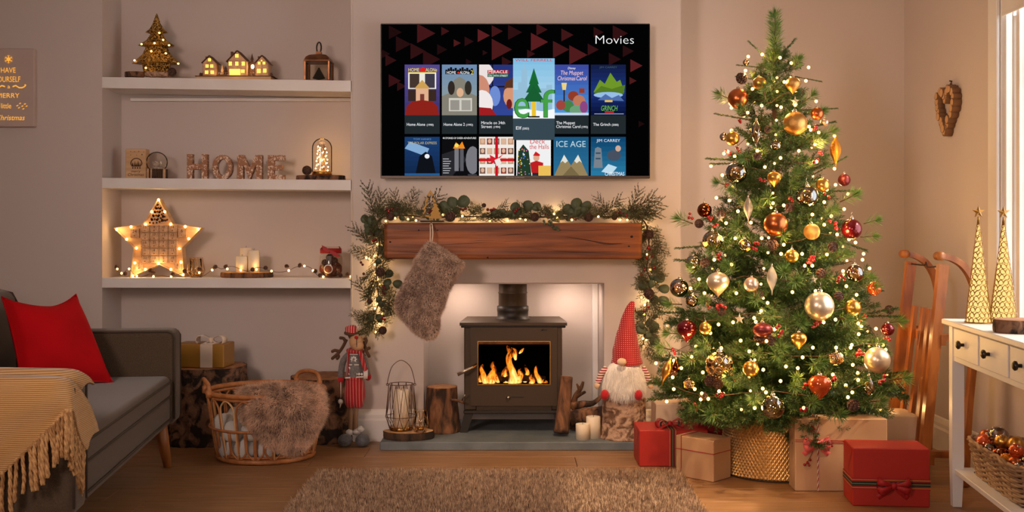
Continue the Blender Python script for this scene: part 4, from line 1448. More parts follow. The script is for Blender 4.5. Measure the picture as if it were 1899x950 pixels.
def bow(parent, o, matn, s, n=(0, 0, 1), tails=True, loops=2, wd=.5, spin=0.0, side=(1, 0, 0)):
    """ribbon bow of padded loops: o knot position, n out of the surface"""
    n = Vector(n).normalized(); a = Vector(side).normalized(); b = n.cross(a)
    m = MB()
    for k in range(loops):
        for sg in (-1, 1):
            q = spin + (k - (loops - 1) / 2) * .6
            d = (a * math.cos(q) + b * math.sin(q)) * sg
            wv = n.cross(d)
            P_ = []
            for j in range(13):
                t = j / 12
                P_.append(Vector(o) + d * (s * math.sin(PI * t) * (1 if t < .5 else 1)) + n * (s * .32 * math.sin(2 * PI * t) * .9 + s * .2))
            m.grid(lambda u, v, P_=P_, wv=wv: P_[min(12, int(round(u * 12)))] + wv * ((v - .5) * s * wd * (.35 + .65 * math.sin(PI * u))), 13, 3)
    if tails:
        for sg in (-1, 1):
            d = (a * .75 * sg - b * .65)
            wv = n.cross(d).normalized()
            m.grid(lambda u, v, d=d, wv=wv, sg=sg: Vector(o) + d * (s * 1.25 * u) + n * (s * .12 * (1 - u) + s * .06 * math.sin(u * 5)) + wv * ((v - .5) * s * wd * .8), 8, 3)
    m.ball(Vector(o) + n * s * .18, s * .2, 10, 7)
    ob = m.build('bow', matn, parent)
    sd = ob.modifiers.new('thickness', 'SOLIDIFY'); sd.thickness = .0012
    return ob


bow(gb, (.034, -.01, .106), 'satin', .07, loops=2, wd=.62, tails=False, spin=.1)

# ------------------------------------------------------------------ rattan basket with throw
bc = Vector((sx(494, 4.66), 4.66, 0))
bs = thing('rattan_basket', 'open rattan hoop basket with two looped handles on the floor', 'basket', bc)
RB, RT, HB = .198, .246, .285
def ringpts(r, z, n=48, ry=.92): return [bc + Vector((r * math.cos(2 * PI * k / n), r * ry * math.sin(2 * PI * k / n), z)) for k in range(n)]
m = MB(); m.tube(ringpts(RT, HB), .0105, 8, closed=True); m.tube(ringpts(RT - .004, HB - .017), .006, 6, closed=True); m.build('rim', 'rattan', bs)
m = MB(); m.tube(ringpts(RB, .012), .011, 8, closed=True); m.tube(ringpts(RB + .004, .03), .006, 6, closed=True)
m.lathe([(0, .006), (RB, .006)], 32, bc, Matrix.Diagonal((1, .92, 1, 1))); m.build('bottom_ring', 'rattan', bs)
m = MB(); m.tube(ringpts((RB + RT) / 2 + .012, .14), .0055, 6, closed=True); m.build('middle_ring', 'rattan', bs)
NA = 18
for k in range(NA):
    q0 = 2 * PI * k / NA
    def pt(q, z):
        r = RB + (RT - RB) * min(1, z / HB) ** .8
        return bc + Vector((r * math.cos(q), r * .92 * math.sin(q), z))
    dq = 2 * PI / NA * .46
    m = MB()
    P_ = [pt(q0 - dq, .02), pt(q0 - dq, .10), pt(q0 - dq * .95, .17)] + [pt(q0 - dq * math.cos(t), .2 + .065 * math.sin(t)) for t in (0.35, .8, PI / 2, PI - .8, PI - .35)] + [pt(q0 + dq * .95, .17), pt(q0 + dq, .10), pt(q0 + dq, .02)]
    m.tube(smoothpts(P_, 3), .0042, 6); m.build('upper_hoop', 'rattan' if k % 3 else 'rattan_pale', bs)
    m = MB(); q1 = q0 + PI / NA
    P_ = [pt(q1 - dq, .135), pt(q1 - dq, .09)] + [pt(q1 - dq * math.cos(t), .065 - .045 * math.sin(t)) for t in (0, .5, PI / 2, PI - .5, PI)] + [pt(q1 + dq, .09), pt(q1 + dq, .135)]
    m.tube(smoothpts(P_, 3), .0042, 6); m.build('lower_hoop', 'rattan', bs)
for q in (PI * 1.12, PI * .3):
    m = MB(); t = Vector((-math.sin(q), math.cos(q), 0)); o = bc + Vector((RT * math.cos(q), RT * .92 * math.sin(q), HB)); ou = Vector((math.cos(q), math.sin(q), 0))
    m.tube(smoothpts([o - t * .075 - Vector((0, 0, .004)), o - t * .068 + Vector((0, 0, .035)), o - t * .03 + Vector((0, 0, .052)) + ou * .01, o + t * .03 + Vector((0, 0, .052)) + ou * .01, o + t * .068 + Vector((0, 0, .035)), o + t * .075 - Vector((0, 0, .004))], 4), .009, 8)
    for s_ in (-1, 1): m.tube([o + t * s_ * (.072 + .0) - Vector((0, 0, .012)), o + t * s_ * .072 + Vector((0, 0, .018))], .0125, 8)
    m.build('handle', 'rattan', bs)
fm = MB(); fm.s = True
X_ = Matrix.Identity(4); fm.ball((0, 0, 0), 1, 16, 11)
fm.v = [tuple(Vector(v) * (1 + .13 * mnoise.noise(Vector(v) * 3.3))) for v in fm.v]
FLUFF = fm.raw('pom_pom', 'fluff')
k = 0
for ring, (rr, zz, nn) in enumerate(((.165, .055, 12), (.18, .135, 12), (.09, .1, 5))):
    for i in range(nn):
        q = 2 * PI * (i + .4 * ring) / nn + .2
        o = inst('pom_pom', FLUFF, None, bc + Vector((rr * math.cos(q), rr * .9 * math.sin(q), zz + R.uniform(-.008, .012))), (R.random() * 6, R.random() * 6, 0), R.uniform(.043, .053))
        tag(o, 'white fluffy yarn ball inside the rattan basket', 'yarn ball', 'white yarn balls filling the rattan basket')
ft = thing('fur_throw', 'brown-tipped faux fur throw spilling over the rattan basket', 'blanket', bc + Vector((.03, -.2, .06)))
OUTL = [(437, 728), (446, 721), (478, 720), (500, 712), (540, 714), (575, 716), (596, 719), (605, 735), (607, 756), (600, 780), (590, 800), (578, 822), (560, 838), (540, 843), (515, 836), (496, 827), (474, 808), (455, 786), (440, 755)]
def fy(px, py):
    t = (py - 715) / 130
    e = abs(px - 520) / 90
    return 4.55 - .135 * min(1, max(0, t) * 2.2) + .10 * e * e * (.3 + .7 * (1 - max(0, min(1, t)))) + (.035 * t)
op = closedpts([at(a, b, fy(a, b)) for a, b in OUTL], 3)
m = MB(); m.relief(op, (0.01, -.075, .045), (0, .05, 0), rings=10, center=at(520, 765, 4.46), power=.6)
for i, v in enumerate(m.v):
    p = Vector(v); d = .020 * mnoise.noise(Vector((p.x * 11, p.z * 7, 2.0))) + .028 * max(0, math.sin(p.x * 38 + p.z * 14 + 2.5 * mnoise.noise(p * 6))) * (0.35 + .65 * max(0, (p.z - .12) / .2))
    m.v[i] = (p.x, p.y - d, p.z + d * .3)
fo = m.build('backing', 'fur_under', ft)
fur('fur', fo, 42000, .019, .0018, ['fur_hair'], (0.1, -.1, -1), .75, 3, .55, parent=ft)

# ------------------------------------------------------------------ reindeer soft toy
rz = Vector((sx(658, 4.9), 4.90, 0))
rd = thing('reindeer_toy', 'standing plush reindeer in red striped trousers, scarf and cap', 'soft toy', rz)
def rp(px, py, dy=0.0): return at(px, py, 4.9 + dy)
m = MB()                                                           # sweater body + arms as one padded surface
m.tube(smoothpts([rp(659, 702), rp(658, 690), rp(658, 676), rp(657, 664), rp(657, 655), rp(657, 648)], 3), [.046, .0475, .049, .049, .0485, .047, .0455, .044, .042, .040, .037, .034, .031, .027, .022, .012], 16, flat=.8)
m.build('sweater', 'plush_grey', rd)
m = MB(); m.tube(smoothpts([rp(648, 657), rp(638, 668), rp(634, 684), rp(633, 700)], 3), .0145, 10); m.build('sleeve', 'plush_grey', rd)
m = MB(); m.tube(smoothpts([rp(668, 657), rp(676, 668), rp(680, 684), rp(682, 696)], 3), .0135, 10); m.build('sleeve', 'plush_grey', rd)
for px, py in ((632.5, 704), (683, 699)):
    m = MB(); m.ball(rp(px, py), (.0145, .014, .018), 12, 8); m.build('mitten', 'plush_red', rd)
m = MB()                                                           # knitted motifs, a thin layer on the sweater
def patch(poly, dy):
    m.prism([rp(a, b, dy) for a, b in poly], (0, -.0025, 0))
yk = -.0415
for k in range(8):
    q = k * PI / 4; c_ = (656.5, 666.5); d = (math.cos(q), math.sin(q)); t_ = (-d[1], d[0])
    patch([(c_[0] + d[0] * 1.5, c_[1] + d[1] * 1.5), (c_[0] + d[0] * 4 + t_[0] * 1.5, c_[1] + d[1] * 4 + t_[1] * 1.5), (c_[0] + d[0] * 6.6, c_[1] + d[1] * 6.6), (c_[0] + d[0] * 4 - t_[0] * 1.5, c_[1] + d[1] * 4 - t_[1] * 1.5)], yk + .003)
patch([(648, 676), (666, 676), (666, 677.5), (648, 677.5)], yk); patch([(649, 657), (664, 657), (664, 658), (649, 658)], yk + .006)
patch([(648, 680), (651, 683), (658, 683), (659, 690), (657, 690), (656, 686), (651, 686), (650, 690), (648.5, 690), (649, 685), (647, 682)], yk)
for k in range(6):
    patch([(644 + k * 5, 694), (646.5 + k * 5, 691.5), (649 + k * 5, 694), (646.5 + k * 5, 697)], yk - .001)
patch([(641, 700), (674, 698), (674, 700), (641, 702)], yk - .001)
m.build('knit_motif', 'knit_white', rd)
m = MB()
m.tube(smoothpts([rp(658, 702), rp(656, 716), rp(652, 735), rp(651, 748), rp(651, 756)], 3), [.049, .048, .047, .045, .043, .041, .039, .037, .034, .031, .028, .024, .02], 14, flat=.8)
m.tube(smoothpts([rp(658, 702), rp(662, 716), rp(665, 735), rp(665, 748), rp(664, 756)], 3), [.049, .048, .046, .044, .042, .040, .038, .035, .032, .030, .027, .024, .02], 14, flat=.8)
m.tube([rp(658, 704), rp(658.5, 698)], [.049, .0485], 16, flat=.8)
m.build('trousers', 'stripe_red', rd)
for px, py in ((645, 703), (672, 702)):
    m = MB(); m.lathe([(0, 0), (.006, 0), (.006, .003), (0, .004)], 12, rp(px, py, -.036), Matrix.Rotation(PI / 2, 4, 'X')); m.build('button', 'button_wood', rd)
for px, x2 in ((651, 651), (661, 660)):
    m = MB(); m.tube([rp(px, 752), rp(x2, 775), rp(x2, 806)], [.0105, .0105, .011], 10); m.build('leg', 'plush_leg', rd)
for px, dx in ((643, -.004), (671, .006)):
    b0 = at(px, 822, 4.885); z_ = b0.z
    m = MB(); m.ball((b0.x + dx, 4.872, .028), (.0325, .05, .0275), 16, 10); m.build('boot', 'plush_boot', rd)
for px, py in ((649, 802), (662, 801), (669, 797)):
    m = MB(); m.ball(rp(px, py, -.005), (.0175, .017, .0145), 10, 8)
    m.v = [tuple(Vector(v) + Vector((.004, .004, .004)) * mnoise.noise(Vector(v) * 90)) for v in m.v]; m.build('boot_cuff', 'fluff', rd)
m = MB(); m.ball(rp(661, 634, -.012), (.031, .037, .036), 18, 12); m.ball(rp(664, 641, -.022), (.027, .028, .024), 14, 10); hd = m.build('head', 'plush_skin', rd)
m = MB(); m.ball(rp(656, 622, 0), (.025, .028, .022), 14, 9); m.build('forehead_fur', 'plush_brown', rd)
m = MB(); m.ball(rp(661, 626, -.050), (.0085, .008, .0078), 10, 8); m.build('nose', 'plush_red', hd)
m = MB(); m.tube([rp(661.5, 629, -.0505), rp(661.8, 637, -.0525), rp(662, 644, -.05)], .0014, 5); m.build('mouth_stitch', 'wick', hd)
for px, py in ((648.5, 621), (667.5, 621.5)):
    m = MB(); m.ball(rp(px, py, -.030), .0038, 8, 6); m.build('eye', 'black_bead', hd)
m = MB(); m.lathe([(.026, 0), (.0275, .012), (.026, .028), (.02, .036), (0, .038)], 18, rp(652.5, 619, .0), Matrix.Rotation(-.12, 4, 'Y')); m.build('cap', 'stripe_hat', rd)
m = MB(); m.tube([rp(653, 619.5) + Vector((.0285 * math.cos(q), .0285 * math.sin(q), -.004 * math.cos(q))) for q in [2 * PI * k / 16 for k in range(16)]], .0075, 7, closed=True); m.build('cap_trim', 'plush_brown', rd)
for sg in (-1, 1):
    L_ = [((643, 630), (636, 644), (628, 655), (617, 665)), ((641, 634), (638, 628), (632, 637 - 10)), ((630, 652), (622, 650), (617, 652)), ((627, 657), (628, 662), (626, 665))] if sg < 0 else [((672, 633), (677, 643), (680, 652), (685, 661)), ((676, 640), (680, 632), (677, 629)), ((679, 650), (684, 646), (685, 646)), ((674, 650), (673, 658), (676, 660))]
    m = MB()
    for seg in L_: m.tube(smoothpts([rp(a, b, .008) for a, b in seg], 3), .0072, 7); m.ball(rp(seg[-1][0], seg[-1][1], .008), .0074, 7, 5)
    m.build('antler', 'plush_brown', rd)
m = MB(); m.tube([rp(658, 650) + Vector((.027 * math.cos(q), .025 * math.sin(q), .004 * math.sin(q))) for q in [2 * PI * k / 16 for k in range(16)]], .011, 8, closed=True, flat=.8)
m.tube(smoothpts([rp(648, 651, -.025), rp(645.5, 665, -.036), rp(645, 680, -.042), rp(645, 697, -.048)], 3), .0085, 8, flat=.5)
m.tube(smoothpts([rp(668, 651, -.022), rp(672, 665, -.034), rp(676, 680, -.038), rp(679, 688, -.04)], 3), .0105, 8, flat=.5)
m.build('scarf', 'stripe_red', rd)
m = MB()
for k in range(6): m.tube([rp(675 + k * 1.4, 686, -.04), rp(675.5 + k * 1.3, 695, -.041), rp(675 + k * 1.3, 703, -.039)], .0016, 5)
m.build('scarf_fringe', 'knit_white', rd)
m = MB(); m.tube([rp(632.5, 709, -.012), rp(632.5, 738, -.012)], .0015, 5); m.ball(rp(632, 745, -.012), .0115, 10, 8); m.tube([rp(632, 750, -.012), rp(631, 757, -.012)], [.004, .001], 5); m.build('pom_pom_cord', 'knit_white', rd)

# ------------------------------------------------------------------ hearth and stove
hx0, hx1, hy0 = sx(705, 4.78), sx(1203, 4.78), 4.78
HZ = .0365
he = MB(); he.box((hx0, hy0, 0), (hx1, YF - .001, HZ), .003); he.box((OL + .001, YF - .001, 0), (OR_ - .001, OB - .012, HZ))
tag(he.build('hearth', 'slate', None), 'grey slate hearth slab under the stove', 'hearth')

kx = 5.0 / FPX
cxs = sx(952, 5.0)
SY = 5.0
st = thing('wood_stove', 'brown cast wood-burning stove with glass door and lit fire', 'stove', (cxs, 5.15, HZ))
def X5(px): return sx(px, SY)
def Z5(py): return sz(py, SY)
zt = Z5(604)
m = MB()
m.box((X5(861), SY + .012, Z5(762)), (X5(1043), SY + .33, zt), .006); m.build('body', 'stove_brown', st)
m = MB()                                                           # top plate, narrower at the back, rounded ends
a, b = X5(853), X5(1052)
m.prism([(a, SY - .012, zt), (b, SY - .012, zt), (b, SY + .05, zt), (b - .02, SY + .35, zt), (a + .02, SY + .35, zt), (a, SY + .05, zt)], (0, 0, .014)); m.build('top_plate', 'stove_brown', st)
m = MB(); m.box((X5(855.5), SY - .006, zt - .01), (X5(1049.5), SY + .34, zt - .0005), .003); m.build('top_lip', 'stove_dark', st)
m = MB(); m.box((X5(860), SY - .002, Z5(768)), (X5(1045), SY + .33, Z5(762)), .003); m.build('base_plate', 'stove_dark', st)
# door: frame around the window
dx0, dx1, dz0, dz1 = X5(873), X5(1034), Z5(753), Z5(606.5)
wx0, wx1, wz0, wz1 = X5(887.5), X5(1020), Z5(712.5), Z5(634)
dr_ = MB()
for lo, hi in (((dx0, SY - .004, dz0), (wx0, SY + .012, dz1)), ((wx1, SY - .004, dz0), (dx1, SY + .012, dz1)), ((wx0, SY - .004, wz1), (wx1, SY + .012, dz1)), ((wx0, SY - .004, dz0), (wx1, SY + .012, wz0))): dr_.box(lo, hi)
door = dr_.build('door', 'stove_brown', st)
m = MB()
m.box((X5(1034.3), SY - .002, dz0), (X5(1042), SY + .012, dz1), .001); m.build('hinge_strip', 'stove_brown', st)
m = MB()
for lo, hi in (((wx0 - .0035, SY - .007, wz0 - .0035), (wx0, SY - .002, wz1 + .0035)), ((wx1, SY - .007, wz0 - .0035), (wx1 + .0035, SY - .002, wz1 + .0035)), ((wx0, SY - .007, wz1), (wx1, SY - .002, wz1 + .0035)), ((wx0, SY - .007, wz0 - .0035), (wx1, SY - .002, wz0))): m.box(lo, hi)
m.build('window_rim', 'gold_base', door)
m = MB(); m.box((wx0, SY + .004, wz0), (wx1, SY + .007, wz1)); m.build('door_glass', 'stove_glass', door)
m = MB(); m.box((wx0, SY + .0085, wz1 - .013), (wx1, SY + .011, wz1)); m.build('air_wash_strip', 'copper_lantern', door)
# firebox: cut by an inner liner just behind the glass
m = MB()
fx0, fx1, fz0, fz1, fyb = wx0 - .004, wx1 + .004, wz0 - .004, wz1 + .004, SY + .22
m.box((fx0, fyb, fz0), (fx1, fyb + .004, fz1)); m.box((fx0 - .004, SY + .012, fz0), (fx0, fyb, fz1)); m.box((fx1, SY + .012, fz0), (fx1 + .004, fyb, fz1))
m.box((fx0, SY + .012, fz1), (fx1, fyb, fz1 + .004)); m.box((fx0, SY + .012, fz0 - .004), (fx1, fyb, fz0))
m.build('firebox', 'fire_black', st)
# hollow the body where the firebox sits
bd = [c for c in st.children if c.name.startswith('body')][0]
bd_me = MB()
bx0_, bx1_, bz0_, bz1_ = X5(861), X5(1043), Z5(762), zt
bd_me.box((bx0_, SY + .012, bz0_), (fx0 - .0045, SY + .33, bz1_), .004); bd_me.box((fx1 + .0045, SY + .012, bz0_), (bx1_, SY + .33, bz1_), .004)
bd_me.box((fx0 - .0045, SY + .012, fz1 + .0045), (fx1 + .0045, SY + .33, bz1_)); bd_me.box((fx0 - .0045, SY + .012, bz0_), (fx1 + .0045, SY + .33, fz0 - .0045))
bd_me.box((fx0 - .0045, fyb + .005, fz0 - .0045), (fx1 + .0045, SY + .33, fz1 + .0045))
bpy.data.objects.remove(bd)
bd_me.build('body', 'stove_brown', st)
for a0, a1 in ((853, 866), (1036, 1048)):
    for yy in (SY + .005, SY + .27):
        m = MB(); top_ = [(X5(861), Z5(768)), (X5(878), Z5(768))] if a0 < 900 else [(X5(1027), Z5(768)), (X5(1044), Z5(768))]
        bt_ = [(X5(867), HZ), (X5(853), HZ)] if a0 < 900 else [(X5(1052), HZ), (X5(1038), HZ)]
        m.prism([(p[0], yy, p[1]) for p in top_ + bt_], (0, .035, 0)); m.build('leg', 'stove_dark', st)
m = MB(); m.tube([(X5(884), SY - .02, Z5(675)), (X5(874), SY - .045, Z5(681)), (X5(850), SY - .055, Z5(692))], [.006, .007, .0085], 12); m.build('door_handle', 'steel', door)
m = MB(); m.ball((X5(943), SY - .012, Z5(737)), .0085, 12, 8); m.tube([(X5(943), SY - .012, Z5(737)), (X5(943), SY, Z5(737))], .004, 8); m.build('air_knob', 'steel', door)
m = MB(); m.box((X5(949), SY - .0055, Z5(737.5)), (X5(972), SY - .0035, Z5(735.5))); m.build('air_slot', 'stove_dark', door)
m = MB(); m.ball((X5(1006.5), SY - .008, Z5(612)), .0035, 8, 6); m.box((X5(1003), SY - .0055, Z5(613.5)), (X5(1015), SY - .0035, Z5(610.5))); m.build('top_vent', 'stove_dark', door)
m = MB(); m.tube([(X5(856), SY - .004, Z5(746)), (X5(860), SY - .02, Z5(737)), (X5(864), SY - .028, Z5(730))], .003, 8); m.build('riddling_lever', 'steel', st)
fc = (X5(951.5), 5.19, 0)
m = MB(); m.lathe([(.082, zt + .013), (.082, zt + .02), (.073, zt + .024), (.0735, zt + .05), (.075, zt + .054), (.075, zt + .075), (.0675, zt + .079)], 36, fc); m.build('flue_collar', 'stove_dark', st)
m = MB(); m.lathe([(.0675, zt + .07), (.0675, zt + .135), (.0695, zt + .137), (.0695, zt + .141), (.0665, zt + .144), (.0665, OT - .004)], 36, fc); m.build('flue_pipe', 'stove_brown', st)

# logs burning inside, and the flames
for (x0_, x1_, yy, zz, r, lb) in ((893, 985, .10, .012, .014, 'left'), (930, 1013, .075, .014, .015, 'right front'), (905, 1000, .15, .02, .015, 'rear')):
    m = MB(); m.tube([(X5(x0_), SY + yy, fz0 + zz), (X5((x0_ + x1_) / 2), SY + yy + .01, fz0 + zz + .006), (X5(x1_), SY + yy + .02, fz0 + zz)], [r, r * 1.1, r * .9], 10); 
    tag(m.build('burning_log', 'ember_log', None), 'charred %s log burning inside the stove' % lb, 'log', 'logs burning in the stove')


def flame_material():
    m = bpy.data.materials.new('flame')
    MATS['flame'] = m
    m.use_nodes = True
    nt = m.node_tree
    nt.nodes.clear()
    L = nt.links.new
    tc = nd(nt, 'ShaderNodeTexCoord')
    sp = nd(nt, 'ShaderNodeSeparateXYZ')
    L(tc.outputs['Generated'], sp.inputs[0])
    mp = nd(nt, 'ShaderNodeMapping'); mp.inputs['Scale'].default_value = (34, 34, 14)
    L(tc.outputs['Object'], mp.inputs[0])
    n = nd(nt, 'ShaderNodeTexNoise'); n.inputs['Scale'].default_value = 1.4; n.inputs['Distortion'].default_value = 1.2
    L(mp.outputs[0], n.inputs['Vector'])
    # heat = noise - height
    sb = nd(nt, 'ShaderNodeMath', operation='MULTIPLY_ADD'); sb.inputs[1].default_value = -.5
    L(sp.outputs['Z'], sb.inputs[0]); L(n.outputs[0], sb.inputs[2])
    rp = nd(nt, 'ShaderNodeValToRGB')
    e = rp.color_ramp.elements
    e[0].position, e[0].color = 0.0, lin((190, 62, 8))
    e[1].position, e[1].color = 0.62, lin((255, 226, 150))
    k = rp.color_ramp.elements.new(0.3); k.color = lin((255, 150, 40))
    L(sb.outputs[0], rp.inputs[0])
    em = nd(nt, 'ShaderNodeEmission'); em.inputs[1].default_value = 2.8
    L(rp.outputs[0], em.inputs[0])
    tr = nd(nt, 'ShaderNodeBsdfTransparent')
    lw = nd(nt, 'ShaderNodeLayerWeight'); lw.inputs[0].default_value = .55
    iv = nd(nt, 'ShaderNodeMath', operation='SUBTRACT'); iv.inputs[0].default_value = 1.02; iv.use_clamp = True
    L(lw.outputs['Facing'], iv.inputs[1])
    a2 = nd(nt, 'ShaderNodeMapRange'); a2.inputs[1].default_value = .02; a2.inputs[2].default_value = .36
    L(sb.outputs[0], a2.inputs[0])
    ml = nd(nt, 'ShaderNodeMath', operation='MULTIPLY'); L(iv.outputs[0], ml.inputs[0]); L(a2.outputs[0], ml.inputs[1])
    mx = nd(nt, 'ShaderNodeMixShader')
    L(ml.outputs[0], mx.inputs[0]); L(tr.outputs[0], mx.inputs[1]); L(em.outputs[0], mx.inputs[2])
    o = nd(nt, 'ShaderNodeOutputMaterial'); L(mx.outputs[0], o.inputs[0])


flame_material()
fr = thing('fire', 'yellow and orange flames burning behind the stove glass', 'fire', (cxs, SY + .1, fz0))
FL = [  # spine of each tongue: (px, py, half-width px)
    [(901, 713, 5), (899, 703, 6), (896, 693, 5), (893, 684, 4), (896, 676, 1)],
    [(912, 713, 8), (911, 703, 9), (914, 694, 7), (917, 685, 5), (913, 677, 4), (916, 671, 1)],
    [(926, 713, 3), (921, 702, 4), (918, 690, 3), (920, 682, 1)],
    [(939, 713, 8), (938, 703, 8), (936, 693, 6), (939, 685, 4), (941, 679, 1)],
    [(950, 713, 9), (953, 702, 9), (951, 690, 7), (946, 677, 6), (944, 665, 6), (948, 655, 7), (943, 647, 4), (941, 641, 1)],
    [(957, 668, 2), (955, 658, 5), (956, 650, 3), (948, 645, 1)],
    [(960, 713, 8), (961, 704, 9), (966, 696, 6), (963, 688, 3), (966, 683, 1)],
    [(974, 713, 4), (975, 702, 4), (979, 692, 4), (976, 684, 3), (972, 675, 1)],
    [(986, 713, 6), (988, 706, 5), (984, 700, 3), (987, 694, 1)],
    [(1003, 713, 5), (1000, 703, 5), (995, 694, 4), (994, 684, 3), (996, 678, 1)],
    [(1012, 713, 7), (1010, 708, 5), (1006, 703, 1)],
    [(893, 713, 4), (890, 704, 2.5), (891, 696, 1)],
    [(972, 646, 1), (967, 652, 3), (963, 656, 1)],
]
for k, sp_ in enumerate(FL):
    m = MB(); P_ = smoothpts([at(a, b, SY + .06 + .012 * (k % 4)) for a, b, c in sp_], 4)
    W_ = [c for a, b, c in sp_]
    rr = []
    for i in range(len(P_)):
        t = i / (len(P_) - 1) * (len(W_) - 1); j = min(int(t), len(W_) - 2); rr.append((W_[j] + (W_[j + 1] - W_[j]) * (t - j)) * kx * 1.65)
    m.tube(P_, rr, 12, cap=False, flat=.6); m.build('flame', 'flame', fr)

# ------------------------------------------------------------------ things on the hearth
stump('tree_stump', 'small brown-barked stump standing left of the stove', (sx(820, 5.04), 5.05, HZ), .078, .070, .205, 'bark_red', 'cut_wood', 11, .05)
t = thing('stump_twig', 'short stripped twig wedged into the small stump by stove', 'twig', at(838, 742, 4.985))
m = MB(); m.tube([at(836, 742, 4.985), at(848, 743, 4.975), at(862, 747, 4.97)], [.005, .006, .0065], 8); m.build('branch', 'bark_red', t)

wsY = 4.875
zs = HZ
log_slice('wood_slice', 'thick round wood slice under the wire lantern on hearth', 'wood slice', (sx(758.5, wsY), wsY, zs), .112, .074, .034, 'bark', 'cut_wood_pale', 21, amp=.05)
zs += .0355
# geometric wire lantern
lc = Vector((sx(744, 4.875), 4.885, zs))
wl = thing('wire_lantern', 'geometric bronze wire lantern with arched handle on wood slice', 'lantern', lc)
r0, r1, r2 = 21 * 4.88 / FPX, 29 * 4.88 / FPX, 23 * 4.88 / FPX
z0, z1, z2 = zs + .002, zs + .062, zs + .205
n = 10
Pn = [[lc + Vector((r * math.cos(2 * PI * (k + .5 * (j == 1)) / n), r * math.sin(2 * PI * (k + .5 * (j == 1)) / n), z - lc.z)) for k in range(n)] for j, (r, z) in enumerate(((r0, z0), (r1, z1), (r2, z2)))]
m = MB()
for ring in Pn: m.tube(closedpts(ring, 3), .0016, 6, closed=True)
for k in range(n):
    m.tube([Pn[0][k], Pn[1][k]], .0014, 5); m.tube([Pn[0][(k + 1) % n], Pn[1][k]], .0014, 5)
    m.tube([Pn[1][k], Pn[2][k]], .0014, 5); m.tube([Pn[1][k], Pn[2][(k + 1) % n]], .0014, 5)
m.build('wire_frame', 'bronze_wire', wl)
m = MB(); m.lathe([(0, z0), (r0, z0), (r0, z0 + .012), (r0 * .8, z0 + .012), (0, z0 + .008)], 24, lc * 1.0 - Vector((0, 0, lc.z))); m.build('base_cup', 'gold_base', wl)
m = MB(); m.tube(smoothpts([lc + Vector((-r2 - .006, 0, z2 - lc.z - .003)), lc + Vector((-r2 - .002, 0, z2 - lc.z + .025)), lc + Vector((-r2 * .72, 0, z2 - lc.z + .078)), lc + Vector((0, 0, z2 - lc.z + .105)), lc + Vector((r2 * .72, 0, z2 - lc.z + .078)), lc + Vector((r2 + .002, 0, z2 - lc.z + .025)), lc + Vector((r2 + .006, 0, z2 - lc.z - .003))], 5), .0017, 6)
for s_ in (-1, 1): m.tube([lc + Vector((s_ * (r2 + .006) + .005 * math.cos(q), 0, z2 - lc.z - .003 + .005 * math.sin(q))) for q in [2 * PI * k / 10 for k in range(10)]], .0014, 5, closed=True)
m.build('handle', 'bronze_wire', wl)
candle('tall ivory pillar candle standing inside the wire lantern', (lc.x, lc.y, z0 + .0125), .0325, .165)
wire_votive('gold wire glass tealight holder beside the lantern on wood slice', (sx(780, 4.83), 4.835, zs), .04, .095, 'brass_wire')

# right of the stove: upright log, driftwood, two candles
t = thing('upright_log', 'smooth upright log leaning beside the right of the stove', 'log', at(1042, 805, 4.93))
m = MB(); P_ = smoothpts([at(1041, 804, 4.93) + Vector((0, 0, .002)), at(1045, 770, 4.95), at(1048, 735, 4.97), at(1051, 699, 4.985)], 4)
P_[0].z = max(P_[0].z, HZ + .001)
m.tube(P_, [.034 - .00045 * k for k in range(13)], 20); m.build('bark', 'bark_red', t)
m = MB(); a = P_[-1]; m.tube([a, a + (P_[-1] - P_[-2]).normalized() * .002], [.0272, .0268], 20); m.build('cut_face', 'cut_wood', t)
t = thing('driftwood', 'pile-like twisted driftwood branch lying behind the two hearth candles', 'driftwood', at(1095, 790, 5.0))
m = MB()
def limb(pts, r): 
    P_ = smoothpts([at(*p) for p in pts], 4); m.tube(P_, [r[0] + (r[1] - r[0]) * i / (len(P_) - 1) for i in range(len(P_))], 10)
limb([(1058, 778, 5.05), (1085, 772, 5.03), (1115, 768, 5.0), (1130, 764, 4.98)], (.040, .034))
limb([(1062, 755, 5.08), (1080, 750, 5.06), (1100, 748, 5.05), (1116, 735, 5.05)], (.022, .008))
limb([(1064, 752, 5.1), (1068, 735, 5.1), (1078, 720, 5.1), (1082, 708, 5.1)], (.016, .006))
limb([(1066, 738, 5.1), (1078, 731, 5.08), (1086, 727, 5.07)], (.011, .006))
limb([(1075, 724, 5.1), (1072, 716, 5.1), (1070, 712, 5.1)], (.008, .004))
limb([(1058, 790, 5.12), (1090, 788, 5.1), (1110, 786, 5.06)], (.028, .026))
m.build('branches', 'bark_red', t)
candle('short cream pillar candle, left of the two standing on the hearth', (sx(1081, 4.845), 4.85, HZ), .0305, .069, 'candles on the hearth')
candle('taller cream pillar candle, right of the two standing on the hearth', (sx(1101, 4.88), 4.885, HZ), .0325, .095, 'candles on the hearth')

